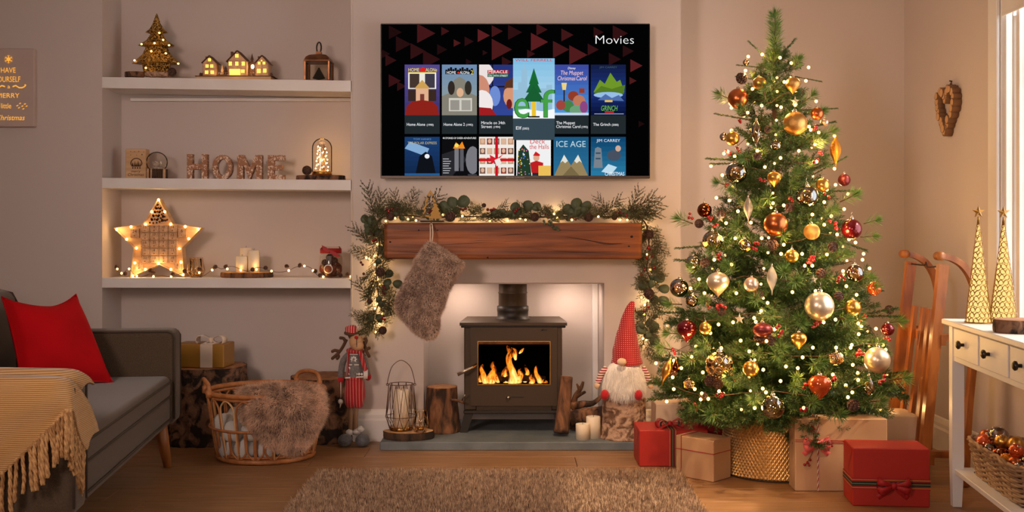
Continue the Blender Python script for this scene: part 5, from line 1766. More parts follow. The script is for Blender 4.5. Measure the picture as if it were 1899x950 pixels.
# birch stump and gnome
GY = 4.9
stump('tree_stump', 'pale peeling birch stump with the gnome sitting on top', (sx(1158, GY), GY, HZ), .098, .092, .176, 'birch', 'cut_wood', 31, .07)
gz = HZ + .1795
gn = thing('gnome', 'plush gnome in a tall dotted red hat with long white beard', 'soft toy', (sx(1158, GY), GY, gz))
def gp(px, py, dy=0.0): return at(px, py, GY + dy)
zoff_g = gz - sz(735, GY)
m = MB(); c_ = gp(1158, 735)
m.lathe([(0, gz), (.075, gz + .002), (.092, gz + .03), (.088, gz + .07), (.072, gz + .11), (.05, gz + .14), (.03, gz + .16), (0, gz + .165)], 28, (c_.x, GY, 0), Matrix.Diagonal((1, .8, 1, 1))); m.build('body', 'knit_white', gn)
P_ = smoothpts([gp(1163, 676), gp(1162, 660), gp(1162, 640), gp(1163, 615), gp(1165, 592), gp(1169, 574), gp(1173, 563), gp(1174, 559)], 4)
Wd = [72, 66, 58, 43, 30, 21, 13, 5]
rr = []
for i in range(len(P_)):
    tt = i / (len(P_) - 1) * 7; j = min(int(tt), 6); rr.append((Wd[j] + (Wd[j + 1] - Wd[j]) * (tt - j)) * .5 * GY / FPX * (1 + .025 * math.sin(i * 1.3)) * .96)
m = MB(); m.tube(P_, rr, 28, flat=.85)
m.build('hat', 'gnome_hat', gn)
m = MB(); q = [gp(1132, 676, -.03), gp(1121, 700, -.04), gp(1119, 722, -.05), gp(1128, 731, -.06), gp(1140, 736, -.07), gp(1158, 742, -.075), gp(1176, 734, -.07), gp(1190, 731, -.06), gp(1196, 716, -.05), gp(1194, 696, -.04), gp(1184, 674, -.03), gp(1158, 670, -.05)]
m.relief(closedpts(q, 3), (0, -.055, 0), (0, .02, 0), rings=7); bd = m.build('beard', 'gnome_beard', gn)
fur('beard_hair', bd, 9000, .026, .0022, ['gnome_beard'], (0, -.15, -1), 2.6, 5, .3, parent=gn)
m = MB(); m.ball(gp(1153.5, 671.5, -.098), (.0215, .02, .017), 16, 10); m.build('nose', 'gnome_nose', gn)
for pts, hand in (([(1126, 682), (1117, 692), (1111, 706), (1108, 712)], (1108, 716)), ([(1192, 682), (1199, 694), (1204, 706), (1206, 712)], (1207, 716))):
    m = MB(); m.tube(smoothpts([gp(a, b, -.03) for a, b in pts], 4), [.0135] * 10 + [.013, .012, .0125], 12); m.build('arm', 'stripe_arm', gn)
    m = MB(); m.ball(gp(hand[0], hand[1] - 1, -.033), (.014, .013, .016), 12, 8); m.build('hand', 'gnome_nose', gn)
for px in (1122, 1184):
    m = MB(); b_ = gp(px, 722, -.10); m.ball((b_.x, b_.y, gz + .024), (.0195, .024, .0235), 14, 9); m.build('boot', 'plush_red', gn)

# ------------------------------------------------------------------ mantel beam
MY0, MY1 = 4.83, YF - .001
mx0, mx1, mz0, mz1 = sx(713, MY0), sx(1191, MY0), sz(481, MY0), sz(413.5, MY0)
mb = thing('mantel_beam', 'rustic oak mantel beam with dark cracks above the fire', 'mantelpiece', ((mx0 + mx1) / 2, YF, mz0))
m = MB()
NX, NR = 70, 28
def beam(u, v):
    x = mx0 + (mx1 - mx0) * v
    q = u * 4
    h, d = (mz1 - mz0) / 2, (MY1 - MY0) / 2
    cxm = Vector((x, (MY0 + MY1) / 2, (mz0 + mz1) / 2))
    c_ = [(-1, -1), (-1, 1), (1, 1), (1, -1), (-1, -1)]
    k = int(min(q, 3.999)); f = q - k
    a = [c_[k][i] + (c_[k + 1][i] - c_[k][i]) * f for i in range(2)]
    r = .10
    L_ = (abs(a[0]) ** 14 + abs(a[1]) ** 14) ** (1 / 14)
    p = cxm + Vector((0, a[0] / L_ * d, a[1] / L_ * h))
    if a[0] < .9:
        nz = .0022 * mnoise.noise(Vector((x * 5, p.z * 26, 0))) + .0022 * mnoise.noise(Vector((x * 1.6, p.z * 70, 3)))
        p.y += nz - .003 * mnoise.noise(Vector((x * 2.2, 0, 7))); 
        p.z += .0025 * mnoise.noise(Vector((x * 3.4, a[1], 5)))
    e = min(x - mx0, mx1 - x)
    if e < .006: p = cxm + (p - cxm) * (1 - .05 * (1 - e / .006))
    return p
m.grid(lambda u, v: beam(u, v), NR * 4, NX, closed_u=True)
e0, e1 = len(m.v) - NR * 4, len(m.v)
m.f.append(tuple(range(NR * 4))); m.mi.append(0); m.sm.append(False)
m.f.append(tuple(range(e1 - 1, e0 - 1, -1))); m.mi.append(0); m.sm.append(False)
m.build('beam', 'beam_oak', mb)
for pts, w_ in (([(920, 438), (950, 435), (985, 434)], 1.0), ([(1040, 438), (1075, 443), (1110, 449), (1140, 452), (1190, 448)], 1.5), ([(1100, 448), (1125, 453), (1160, 452)], 1.5), ([(745, 452), (790, 455), (860, 452), (930, 448), (985, 446)], .8), ([(720, 466), (770, 468), (830, 470)], .7), ([(870, 448), (900, 446), (940, 448)], .8), ([(1000, 462), (1080, 468), (1150, 466)], .7), ([(730, 430), (800, 428), (880, 430)], .7), ([(1020, 425), (1080, 428), (1150, 424)], .7)):
    m = MB(); P_ = smoothpts([at(a, b, MY0 - .0005) for a, b in pts], 6)
    m.tube(P_, [max(.0004, w_ * .0017 * math.sin(PI * (i + .2) / (len(P_) - .6))) for i in range(len(P_))], 6, flat=.6); m.build('crack', 'beam_crack', mb)
for px, py, r in ((1172, 439, 3.2), (812, 427, 2.2), (777, 427, 1.8), (1167, 457, 2), (724, 449, 2), (905, 478, 2)):
    m = MB(); m.ball(at(px, py, MY0 - .0005), (r * .0024, .0016, r * .0018), 10, 6); m.build('knot', 'beam_crack', mb)

# stocking holder and stocking
SYk = 4.835
sh_z = mz1 + .0035
shx = sx(801, SYk)
hd_ = thing('stocking_holder', 'gold metal stocking holder with two cut-out fir trees on mantel', 'stocking holder', (shx, SYk + .03, sh_z))
m = MB(); m.box((sx(780, SYk), SYk - .012, sh_z), (sx(824, SYk), SYk + .055, sh_z + .007), .002); m.build('base_bar', 'stove_dark', hd_)
m = MB(); m.tube(smoothpts([(shx, SYk - .012, sh_z + .004), (shx, SYk - .022, sh_z - .002), (shx, SYk - .024, sh_z - .016), (shx, SYk - .031, sh_z - .018), (shx, SYk - .035, sh_z - .01)], 3), .0028, 6); m.build('hook', 'holder_gold', hd_)
zb_ = sh_z + .007
def fir(px, top_py, halfw, base, yy, inner=None):
    zt_ = sz(top_py, SYk); c_ = sx(px, SYk); w_ = halfw * SYk / FPX
    prof = [(.10, 0), (.10, .10), (1.0, .12), (.55, .34), (.78, .36), (.36, .58), (.58, .60), (.2, .80), (.36, .81), (0, 1)]
    return [(c_ + s_ * a * w_, yy, zb_ + (zt_ - zb_) * b) for s_, seq in ((1, prof), (-1, prof[::-1][1:])) for a, b in seq]
big = fir(798, 352, 19, 0, SYk + .02)
cz = Vector((sx(798, SYk), SYk + .02, zb_ + .05))
m = MB(); vs = []
inn = []
for p in big:
    v = Vector(p); d_ = v - Vector((cz.x, cz.y, v.z)); zc = zb_ + (v.z - zb_) * .80 + .012
    inn.append(Vector((cz.x + d_.x * .68, cz.y, zc)))
nb = len(big)
for p, q in zip(big, inn): vs += [Vector(p), Vector(p) + Vector((0, .006, 0)), q + Vector((0, .006, 0)), q]
m.add(vs, [(k * 4 + c, k * 4 + (c + 1) % 4, ((k + 1) % nb) * 4 + (c + 1) % 4, ((k + 1) % nb) * 4 + c) for k in range(nb) for c in range(4)], False); m.build('outline_tree', 'holder_gold', hd_)
m = MB(); m.prism(fir(808, 376, 13, 0, SYk - .002), (0, .006, 0)); m.build('solid_tree', 'holder_gold', hd_)

sk = thing('christmas_stocking', 'grey-brown faux fur Christmas stocking hanging from the mantel', 'stocking', at(795, 630, 4.78))
yS = 4.765
leg = [(776, 478), (768, 492), (758, 508), (747, 528), (738, 548), (733, 563), (735, 577), (744, 590), (757, 605), (770, 618), (784, 627), (796, 631), (808, 627), (814, 616), (816, 604), (815, 590), (822, 575), (827, 560), (833, 542), (836, 528), (810, 500)]
m = MB(); m.relief(closedpts([at(a, b, yS) for a, b in leg], 3), (0, -.045, 0), (0, .045, 0), rings=8, center=at(785, 560, yS)); so_ = m.build('leg', 'stocking_under', sk)
fur('leg_fur', so_, 22000, .013, .0016, ['stocking_hair'], (0, 0, -1), .6, 8, .5, parent=sk)
cuff = [(795, 449), (812, 456), (834, 470), (852, 482), (861, 490), (856, 502), (846, 518), (836, 533), (822, 528), (800, 512), (782, 496), (768, 487), (776, 474), (786, 460)]
m = MB(); m.relief(closedpts([at(a, b, yS) for a, b in cuff], 3), (0, -.054, 0), (0, .052, 0), rings=7, center=at(815, 490, yS), power=.42); so2 = m.build('cuff', 'stocking_under', sk)
fur('cuff_fur', so2, 17000, .0125, .0016, ['stocking_hair'], (-.3, 0, -1), .5, 9, .5, parent=sk)
m = MB(); lp0 = Vector((shx, SYk - .028, sh_z - .016))
m.tube(smoothpts([at(798, 452, yS), at(798.5, 435, yS + .015), lp0 + Vector((-.004, -.001, .003)), lp0 + Vector((0, -.002, .005)), lp0 + Vector((.004, -.001, .003)), at(803, 435, yS + .015), at(800.5, 453, yS)], 4), .0042, 6, flat=.5); m.build('hanging_loop', 'satin', sk)

# ------------------------------------------------------------------ television
TY = 4.93
tv = thing('television', 'wall-mounted flat television showing a Movies menu of film tiles', 'television', at(956, 331, 4.96))
x0, x1, z0, z1 = sx(706, TY), sx(1206, TY), sz(331, TY), sz(43.5, TY)
m = MB(); m.box((x0, TY, z0), (x1, TY + .028, z1), .003); m.build('casing', 'tv_black', tv)
m = MB(); m.box((x0 + .15, TY + .028, z0 + .12), (x1 - .15, YF - .001, z1 - .12), .006); m.build('wall_mount', 'tv_black', tv)
m = MB(); m.box((x0 + .0005, TY - .003, z0 + .0005), (x1 - .0005, TY - .0002, z0 + .0115), .001); bz_ = m.build('lower_bezel', 'tv_silver', tv)
m = MB(); m.text('MITCHELL & BROWN', at(956, 330.2, TY - .0035), U, V, .0075, 'c', 1.15); m.build('maker_lettering', 'tv_print', bz_)


class Art(MB):
    """flat colour print: shapes in fractions of a tile, stacked a hair apart"""

    def __init__(s, px0, py0, px1, py1, lift=0.0):
        super().__init__()
        s.a, s.b, s.c, s.d = px0, py0, px1, py1
        s.y = TY - .0012 - lift
        s.cols = []

    def P(s, u, v): return at(s.a + (s.c - s.a) * u, s.b + (s.d - s.b) * v, TY) + Vector((0, s.y - TY, 0))

    def put(s, n0, col):
        s.cols += [lin(col)] * (len(s.f) - n0)
        s.y -= .00003

    def poly(s, pts, col):
        for ax, lim, sg in ((0, 0, 1), (0, 1, -1), (1, 0, 1), (1, 1, -1)):          # keep inside the tile
            out = []
            for i in range(len(pts)):
                a, b = pts[i - 1], pts[i]
                da, db = (a[ax] - lim) * sg, (b[ax] - lim) * sg
                if (da >= 0) != (db >= 0):
                    t = da / (da - db)
                    out.append((a[0] + (b[0] - a[0]) * t, a[1] + (b[1] - a[1]) * t))
                if db >= 0: out.append(b)
            pts = out
            if len(pts) < 3: return s
        n = len(s.f); s.add([s.P(*p) for p in pts], [tuple(range(len(pts)))], False); s.put(n, col); return s

    def rect(s, u0, v0, u1, v1, col): return s.poly([(u0, v0), (u1, v0), (u1, v1), (u0, v1)], col)

    def oval(s, u, v, ru, rv, col, n=16): return s.poly([(u + ru * math.cos(2 * PI * k / n), v + rv * math.sin(2 * PI * k / n)) for k in range(n)], col)

    def grad(s, c0, c1, n=12, v0=0.0, v1=1.0):
        for k in range(n):
            t = k / (n - 1)
            s.rect(0, v0 + (v1 - v0) * k / n, 1, v0 + (v1 - v0) * (k + 1) / n + .002, tuple(c0[i] + (c1[i] - c0[i]) * t for i in range(3)))
        return s

    def word(s, body, u, v, hpx, col, al='c', sq=1.0, shear=0.0, fit=None):
        if fit: sq = fit / (TEXTS[body][2] * hpx / .72)
        n = len(s.f); s.text(body, s.P(u, v), U, V, hpx / .72 * TY / FPX, al, sq, shear); s.put(n, col); return s

    def done(s, name, parent):
        o = s.build(name, 'lit_screen', parent)
        me = o.data
        ca = me.color_attributes.new('Col', 'FLOAT_COLOR', 'CORNER')
        buf = []
        for p in me.polygons: buf += list(s.cols[p.index]) * len(p.vertices)
        ca.data.foreach_set('color', buf)
        return o


a = Art(708, 45.5, 1204, 326)
a.rect(0, 0, 1, 1, (3, 3, 4))
scr = a.done('screen', tv)
rt = random.Random(4)
for (px, py, w_, c) in ((733, 60, 26, 28), (790, 62, 36, 62), (826, 58, 16, 56), (748, 82, 30, 34), (775, 95, 30, 44), (800, 110, 34, 40), (848, 80, 14, 70), (897, 66, 24, 86), (922, 58, 22, 60), (870, 77, 18, 40), (930, 92, 40, 70), (940, 115, 20, 46), (900, 98, 10, 36),
                        (955, 60, 28, 40), (1000, 78, 34, 84), (1005, 55, 22, 56), (1052, 65, 24, 60), (1040, 92, 32, 66), (1072, 102, 36, 76), (1100, 92, 22, 50), (1110, 60, 20, 40), (1150, 62, 30, 46), (1165, 95, 22, 36), (725, 112, 22, 44), (732, 150, 24, 50), (745, 160, 18, 42), (1180, 122, 24, 88), (1174, 150, 14, 70), (1190, 230, 12, 26), (716, 100, 16, 30), (870, 115, 12, 30), (1140, 110, 24, 40), (820, 92, 20, 30), (985, 100, 16, 50)):
    t = Art(px - w_ / 2, py - w_ / 2, px + w_ / 2, py + w_ / 2)
    k = c / 88
    t.y = TY - .0014 - rt.random() * .0004
    t.poly([(.06, 0), (1, .5), (.06, 1)], (int(88 * k) + 4, int(28 * k) + 3, int(30 * k) + 3)); t.done('triangle', scr)
t = Art(1100, 60, 1180, 85, .0008); t.word('Movies', .505, .86, 16.5, (250, 250, 250), 'c', fit=71); t.done('heading', scr)


def tile(px0, py0, px1, py1, cap=None, lift=.0006, capcol=(34, 42, 46), capb=None):
    if cap:
        c = Art(px0, py1, px1, capb, lift)
        c.rect(0, 0, 1, 1, capcol)
        for (bd, x_, y_, h_, w_) in cap: c.word(bd, (x_ - px0) / (px1 - px0), (y_ - py1) / (capb - py1), h_, (246, 246, 248), 'l', fit=w_)
        c.done('caption', scr)
    return Art(px0, py0, px1, py1, lift)


Wt = (250, 250, 250)
# 1
p = tile(751, 120, 816, 214, [('Home Alone', 755, 233.5, 5.6, 34), ('(1990)', 792, 233.5, 3.8, 12.5)], capb=248.5)
p.grad((84, 72, 140), (60, 52, 110), 8); p.rect(.1, .16, .9, .48, (236, 232, 220)); p.rect(.14, .18, .42, .46, (70, 54, 48)); p.rect(.58, .18, .86, .46, (64, 58, 70)); p.rect(.1, .5, .9, .72, (58, 40, 34))
p.rect(.32, .46, .68, .76, (226, 176, 140)); p.poly([(.28, .47), (.5, .3), (.72, .47)], (206, 160, 84)); p.rect(.44, .58, .56, .76, (120, 60, 50)); p.poly([(.02, 1), (.06, .82), (.2, .73), (.5, .7), (.8, .73), (.94, .82), (.98, 1)], (140, 34, 26))
p.word('HOME', .26, .135, 6.4, (250, 222, 60), 'c', fit=20); p.poly([(.44, .135), (.44, .08), (.52, .05), (.6, .08), (.6, .135)], (220, 40, 24)); p.word('ALONe', .76, .135, 6.4, (250, 222, 60), 'c', fit=21); p.word('JIM CARREY IN', .5, .04, .01, (90, 80, 140)) if False else None
p.rect(.1, .15, .9, .165, (250, 222, 60)); p.done('poster', scr)
# 2
p = tile(820, 120, 885, 214, [('Home Alone 2', 823.5, 233.5, 5.6, 39), ('(1992)', 865, 233.5, 3.8, 12.5)], capb=248.5)
p.grad((110, 140, 176), (150, 160, 150), 10); p.poly([(0, 1), (0, .62), (.25, .55), (.35, .3), (.5, .24), (.66, .3), (.75, .55), (1, .62), (1, 1)], (132, 128, 116))
p.oval(.27, .46, .1, .14, (50, 40, 36)); p.oval(.75, .46, .1, .14, (52, 46, 40)); p.oval(.52, .55, .1, .09, (222, 176, 140)); p.rect(.2, .66, .86, .92, (208, 204, 192)); p.rect(.24, .7, .5, .9, (150, 146, 138)); p.rect(.56, .7, .82, .9, (160, 156, 148))
for k in range(12): p.rect(.1 + k * .066, .1 - (k * 7 % 5) * .012, .16 + k * .066, .19, (16, 16, 20))
p.rect(.1, .12, .9, .19, (16, 16, 20)); p.word('HOME', .27, .185, 5.6, Wt, 'c', fit=17); p.oval(.47, .16, .035, .02, (220, 50, 30), 8); p.word('ALONe', .65, .185, 5.6, Wt, 'c', fit=18); p.word('2', .86, .19, 7.5, (250, 222, 60)); p.done('poster', scr)
# 3
p = tile(889, 120, 954, 214, [('Miracle on 34th', 893, 230.5, 5.6, 44), ('Street', 893, 237.5, 5.6, 20), ('(1994)', 915.5, 237.5, 3.8, 12.5)], capb=248.5)
p.grad((40, 52, 120), (50, 70, 150), 8); p.rect(.36, .0, .4, .9, (20, 22, 50)); p.rect(.2, .42, .9, .45, (20, 22, 50)); p.oval(.45, .62, .16, .2, (110, 140, 210)); p.oval(.05, .2, .38, .26, (236, 224, 222)); p.oval(.0, .5, .3, .3, (206, 140, 116)); p.oval(.08, .78, .32, .28, (240, 232, 230)); p.poly([(0, .84), (.34, .86), (.5, 1), (0, 1)], (160, 30, 34))
p.oval(.95, .62, .26, .24, (214, 150, 116)); p.poly([(.7, .5), (.76, .34), (1, .24), (1, .46), (.8, .46)], (90, 52, 34)); p.oval(.86, .78, .08, .1, (110, 30, 30)); p.rect(.24, .11, .84, .18, (184, 26, 30)); p.word('MIRACLE', .54, .17, 5.4, Wt, 'c', fit=35); p.rect(.24, .185, .84, .245, (30, 90, 60)); p.word('ON 34TH STREET', .54, .238, 3.6, Wt, 'c', fit=36); p.done('poster', scr)
# 5
p = tile(1029, 120, 1092, 214, [('The Muppet', 1032, 230.5, 5.6, 35), ('Christmas Carol', 1032, 237.5, 5.6, 45), ('(1992)', 1079, 237.5, 3.8, 11.5)], capb=248.5)
p.grad((60, 74, 160), (70, 150, 220), 10); p.word('Disney', .5, .09, 4.2, Wt, 'c', .9, .2); p.word('The Muppet', .5, .2, 8, (246, 206, 214), 'c', 1, .15, fit=42); p.word('Christmas', .34, .31, 8, (246, 206, 214), 'c', 1, .15, fit=33); p.word('Carol', .78, .31, 8, (246, 206, 214), 'c', 1, .15, fit=19)
p.rect(.26, .42, .3, .9, (40, 34, 40)); p.poly([(.2, .36), (.36, .36), (.33, .5), (.23, .5)], (236, 210, 130)); p.oval(.55, .62, .16, .1, (146, 60, 40)); p.oval(.72, .72, .18, .12, (190, 120, 90)); p.oval(.4, .82, .16, .12, (70, 130, 70)); p.oval(.18, .8, .14, .1, (160, 70, 60)); p.oval(.66, .9, .22, .1, (110, 160, 120)); p.oval(.86, .84, .12, .12, (140, 70, 130)); p.rect(.72, .47, .88, .56, (150, 60, 40)); p.rect(0, .95, 1, 1, (200, 214, 236)); p.done('poster', scr)
# 6
p = tile(1096, 120, 1161, 214, [('The Grinch', 1100.5, 233.5, 5.6, 32), ('(2000)', 1135, 233.5, 3.8, 12.5)], capb=248.5)
p.grad((20, 30, 70), (26, 50, 120), 6, 0, .5); p.grad((26, 50, 120), (10, 20, 60), 6, .5, 1); p.poly([(.08, .54), (.26, .3), (.4, .38), (.56, .16), (.74, .34), (.84, .3), (.96, .54)], (110, 150, 40)); p.poly([(.08, .56), (.3, .42), (.6, .48), (.98, .4), (.94, .58)], (84, 122, 34)); p.oval(.5, .6, .42, .06, (150, 190, 230)); p.poly([(.2, .7), (.42, .58), (.6, .66), (.8, .6), (.95, .72)], (80, 110, 170)); p.rect(.4, .7, .62, .74, (230, 190, 80)); p.word('GRINCH', .52, .91, 10, (110, 190, 60), 'c', 1, .1, fit=30); p.rect(.4, .92, .66, .95, (210, 40, 40)); p.rect(.1, .965, .94, .98, (150, 160, 180)); p.word('JIM CARREY', .5, .07, 3.4, (70, 90, 90), 'c', 1.3); p.done('poster', scr)
# 4, enlarged
p = tile(952, 108.5, 1029, 220, [('Elf', 957.5, 240.5, 6.2, 10), ('(2003)', 969, 240.5, 4, 12.5)], lift=.0022, capcol=(56, 72, 82), capb=259.5)
p.grad((130, 190, 226), (196, 226, 240), 10)
for u0, u1, v0 in ((.2, .34, .18), (.12, .26, .4), (.3, .44, .48), (.66, .8, .5), (.8, .94, .44), (.0, .12, .52), (.56, .66, .56)): p.rect(u0, v0, u1, .88, (150, 190, 216))
p.poly([(.24, .2), (.27, .05), (.3, .2)], (150, 190, 216)); p.poly([(0, .88), (.3, .84), (.7, .88), (1, .84), (1, 1), (0, 1)], (246, 250, 252))
p.rect(.45, .7, .55, .96, (236, 196, 50))
for v_, w_ in ((.16, .12), (.3, .19), (.45, .27)): p.poly([(.5 - w_, v_ + .27), (.5, v_), (.5 + w_, v_ + .27)], (24, 112 - int(v_ * 40), 50))
p.rect(.36, .96, .64, .985, (20, 18, 16))
p.word('e', .21, .99, 58, (14, 70, 34), 'c', fit=29); p.word('e', .21, .98, 55, (70, 160, 70), 'c', fit=26); p.word('f', .83, .985, 54, (14, 70, 34), 'c', fit=28); p.word('f', .83, .975, 52, (70, 160, 70), 'c', fit=25); p.word('WILL FERRELL', .5, .05, 4.8, (206, 30, 40), 'c', fit=70); p.done('poster', scr)
# second row
p = tile(751, 254, 816, 326); p.grad((26, 60, 110), (18, 40, 76), 8); p.poly([(.7, .3), (.15, .12), (0, .3), (.6, .5)], (130, 170, 210)); p.poly([(.3, 1), (.42, .5), (.6, .38), (.78, .5), (.9, 1)], (16, 18, 26)); p.oval(.64, .5, .07, .06, (236, 240, 246)); p.rect(.0, .94, 1, 1, (40, 90, 140)); p.word('TOM HANKS', .5, .08, 3.2, (110, 150, 190), 'c', 1.3); p.word('THE POLAR EXPRESS', .5, .19, 5, (190, 176, 130), 'c', fit=54); p.done('poster', scr)
p = tile(820, 254, 885, 326); p.rect(0, 0, 1, 1, (14, 14, 16)); p.poly([(0, .45), (.5, .3), (.7, .6), (.3, 1), (0, 1)], (40, 40, 44)); p.rect(.36, .26, .48, .88, (120, 120, 126)); p.rect(.52, .26, .62, .88, (90, 90, 96)); p.poly([(.32, .3), (.4, .14), (.5, .22), (.58, .12), (.66, .3)], (240, 140, 30)); p.oval(.42, .22, .06, .05, (255, 220, 90)); p.oval(.88, .6, .2, .36, (120, 120, 126)); p.rect(.74, .96, 1, 1, (60, 60, 66)); p.word('40 STORIES OF SHEER ADVENTURE!', .5, .055, 3.6, Wt, 'c', fit=62)
for k in range(7): p.rect(.03, .56 + k * .06, .2 + (k * 5 % 3) * .03, .578 + k * .06, (190, 190, 196))
p.done('poster', scr)
p = tile(889, 254, 954, 326); p.rect(0, 0, 1, 1, (240, 234, 226))
for j in range(4):
    for i in range(5): p.rect(.02 + i * .2, .04 + j * .25, .18 + i * .2, .2 + j * .25, [(196, 150, 120), (150, 60, 50), (120, 90, 80), (214, 176, 150)][(i + j * 2) % 4]); p.oval(.1 + i * .2, .11 + j * .25, .05, .06, (222, 180, 150), 10)
p.rect(.46, 0, .54, 1, (200, 20, 34)); p.rect(0, .56, 1, .63, (200, 20, 34)); p.poly([(.3, .46), (.5, .56), (.7, .44), (.54, .6), (.64, .72), (.5, .62), (.36, .7)], (214, 30, 44)); p.poly([(.44, .6), (.58, .54), (.64, .68), (.5, .76)], (236, 232, 224)); p.done('poster', scr)
p = tile(958, 260, 1022, 326); p.rect(0, 0, 1, 1, (240, 240, 240)); p.poly([(.02, 1), (.06, .3), (.2, .12), (.36, .3), (.44, 1)], (34, 60, 40))
for k in range(40): p.oval(.05 + .36 * rt.random(), .24 + .74 * rt.random(), .018, .018, rt.choice([(240, 60, 50), (250, 220, 70), (80, 140, 240), (250, 250, 250), (240, 120, 200)]), 6)
p.oval(.58, .5, .09, .1, (222, 170, 140)); p.poly([(.48, .44), (.56, .32), (.68, .4), (.68, .45)], (206, 30, 34)); p.poly([(.4, .64), (.58, .58), (.78, .64), (.76, .92), (.44, .92)], (190, 32, 34)); p.rect(.46, .92, .72, 1, (40, 40, 50)); p.rect(.64, .72, 1, 1, (236, 190, 90)); p.word('Deck', .62, .1, 9, (214, 30, 40), 'c', fit=28); p.word('the Halls', .66, .25, 9, (214, 30, 40), 'c', fit=36); p.done('poster', scr)
p = tile(1027, 254, 1092, 326); p.grad((30, 90, 130), (40, 110, 150), 8); p.poly([(.02, 1), (.3, .46), (.5, .74), (.7, .46), (.98, 1)], (150, 130, 90)); p.poly([(.19, .67), (.3, .46), (.41, .62), (.33, .68), (.26, .62)], (226, 226, 214)); p.poly([(.59, .62), (.7, .46), (.81, .67), (.74, .62), (.66, .68)], (226, 226, 214)); p.poly([(.26, 1), (.5, .76), (.74, 1)], (120, 104, 70)); p.word('ICE AGE', .5, .26, 11.5, (190, 216, 226), 'c', fit=54); p.done('poster', scr)
p = tile(1096, 254, 1161, 326); p.grad((16, 70, 110), (40, 120, 160), 8); p.poly([(.08, .8), (.12, .3), (.2, .26), (.3, .3), (.34, .8)], (120, 130, 140)); p.rect(.14, .4, .28, .44, (60, 80, 100)); p.rect(.14, .54, .28, .58, (60, 80, 100)); p.oval(.66, .48, .2, .14, (70, 80, 96)); p.oval(.78, .3, .08, .08, (206, 170, 150)); p.poly([(.3, .9), (.5, .7), (.75, .78), (.6, .95)], (190, 220, 236)); p.word('JIM CARREY', .5, .13, 5.4, (226, 232, 240), 'c', fit=44); p.word('CHRISTMAS', .68, 1.0, 7, Wt, 'c', fit=36); p.done('poster', scr)

# ------------------------------------------------------------------ foliage pieces shared by garland and tree
def needle_branch(name, twigs, dens, nl, nw, spread, seed, mats, stem=.0022, tipn=0, curl=0.0):
    """twigs: list of (p0, p1) local; returns a mesh of stems (slot 0) and needle blades (slot 1)"""
    rs = np.random.RandomState(seed)
    V, T, MI = [], [], []
    nv = 0
    for (p0, p1) in twigs:
        p0, p1 = np.array(p0, float), np.array(p1, float)
        ax = p1 - p0
        L_ = np.linalg.norm(ax); ax = ax / L_
        s1 = np.cross(ax, [0.3, .2, 1.0]); s1 /= np.linalg.norm(s1); s2 = np.cross(ax, s1)
        st = [p0 + s1 * stem * math.cos(q) + s2 * stem * math.sin(q) for q in (0, 2.1, 4.2)] + [p1 + s1 * stem * .5 * math.cos(q) + s2 * stem * .5 * math.sin(q) for q in (0, 2.1, 4.2)]
        V.append(np.array(st))
        for k in range(3):
            l = (k + 1) % 3
            T += [(nv + k, nv + l, nv + 3 + l), (nv + k, nv + 3 + l, nv + 3 + k)]; MI += [0, 0]
        nv += 6
        n = max(4, int(dens * L_)) + tipn
        t = rs.rand(n); 
        if tipn: t[:tipn] = .92 + .08 * rs.rand(tipn)
        q = rs.rand(n) * 2 * PI
        perp = np.outer(np.cos(q), s1) + np.outer(np.sin(q), s2)
        al = np.radians(spread) * (.7 + .6 * rs.rand(n))
        if tipn: al[:tipn] *= rs.rand(tipn) * 1.2
        d = np.cos(al)[:, None] * ax + np.sin(al)[:, None] * perp
        ln = nl * (.7 + .5 * rs.rand(n)) * np.where(t > .85, .9, 1)
        b = p0 + ax * (t * L_)[:, None]
        sd = np.cross(d, rs.normal(0, 1, (n, 3))); sd /= np.linalg.norm(sd, axis=1)[:, None]
        W = np.empty((n * 4, 3))
        mid = b + d * (ln * .55)[:, None]
        W[0::4] = b
        W[1::4] = mid + sd * nw / 2
        W[2::4] = b + d * ln[:, None] + np.array([0, 0, -curl]) * ln[:, None]
        W[3::4] = mid - sd * nw / 2
        i = np.arange(n) * 4 + nv
        tt = np.empty((n * 2, 3), int); tt[0::2] = np.stack([i, i + 1, i + 2], 1); tt[1::2] = np.stack([i, i + 2, i + 3], 1)
        V.append(W); T += tt.tolist(); MI += [1] * (2 * n)
        nv += n * 4
    return tri_mesh(name, np.concatenate(V), np.array(T), mats, MI)


def leaf_mesh(seed):
    """round eucalyptus leaf, slightly cupped, stalk at the origin"""
    m = MB(); n = 14
    vs = [Vector((0, 0, 0))]; fs = []
    rim, mid = [], []
    for k in range(n):
        q = 2 * PI * k / n
        r = 1 + .05 * math.sin(3 * q + seed)
        rim.append(Vector((1.02 - math.cos(q) * r, math.sin(q) * r * .9, .16 * (math.cos(2 * q) * .5 + .5) + .06 * math.sin(q + seed))))
    c = Vector((1, 0, -.02))
    vs = rim + [c]
    fs = [(k, (k + 1) % n, n) for k in range(n)]
    vs2 = [v + Vector((0, 0, -.035)) for v in vs]
    fs2 = [(n + 1 + (k + 1) % n, n + 1 + k, 2 * n + 1) for k in range(n)]
    side = [(k, n + 1 + k, n + 1 + (k + 1) % n, (k + 1) % n) for k in range(n)]
    m.add(vs + vs2, fs + fs2 + side, True)
    m.tube([(-.35, 0, -.05), (.3, 0, 0), (1.2, 0, .0), (1.8, 0, .06)], [.05, .05, .035, .01], 4)
    return m.raw('leaf', 'eucalyptus')


LEAF = [leaf_mesh(k) for k in range(3)]
m = MB()
m.ball((0, 0, 0), 1, 10, 7); BERRY = m.raw('berry', 'berry')
m = MB(); m.ball((0, 0, 0), 1, 9, 6); BERRY_D = m.raw('berry', 'berry_dark')


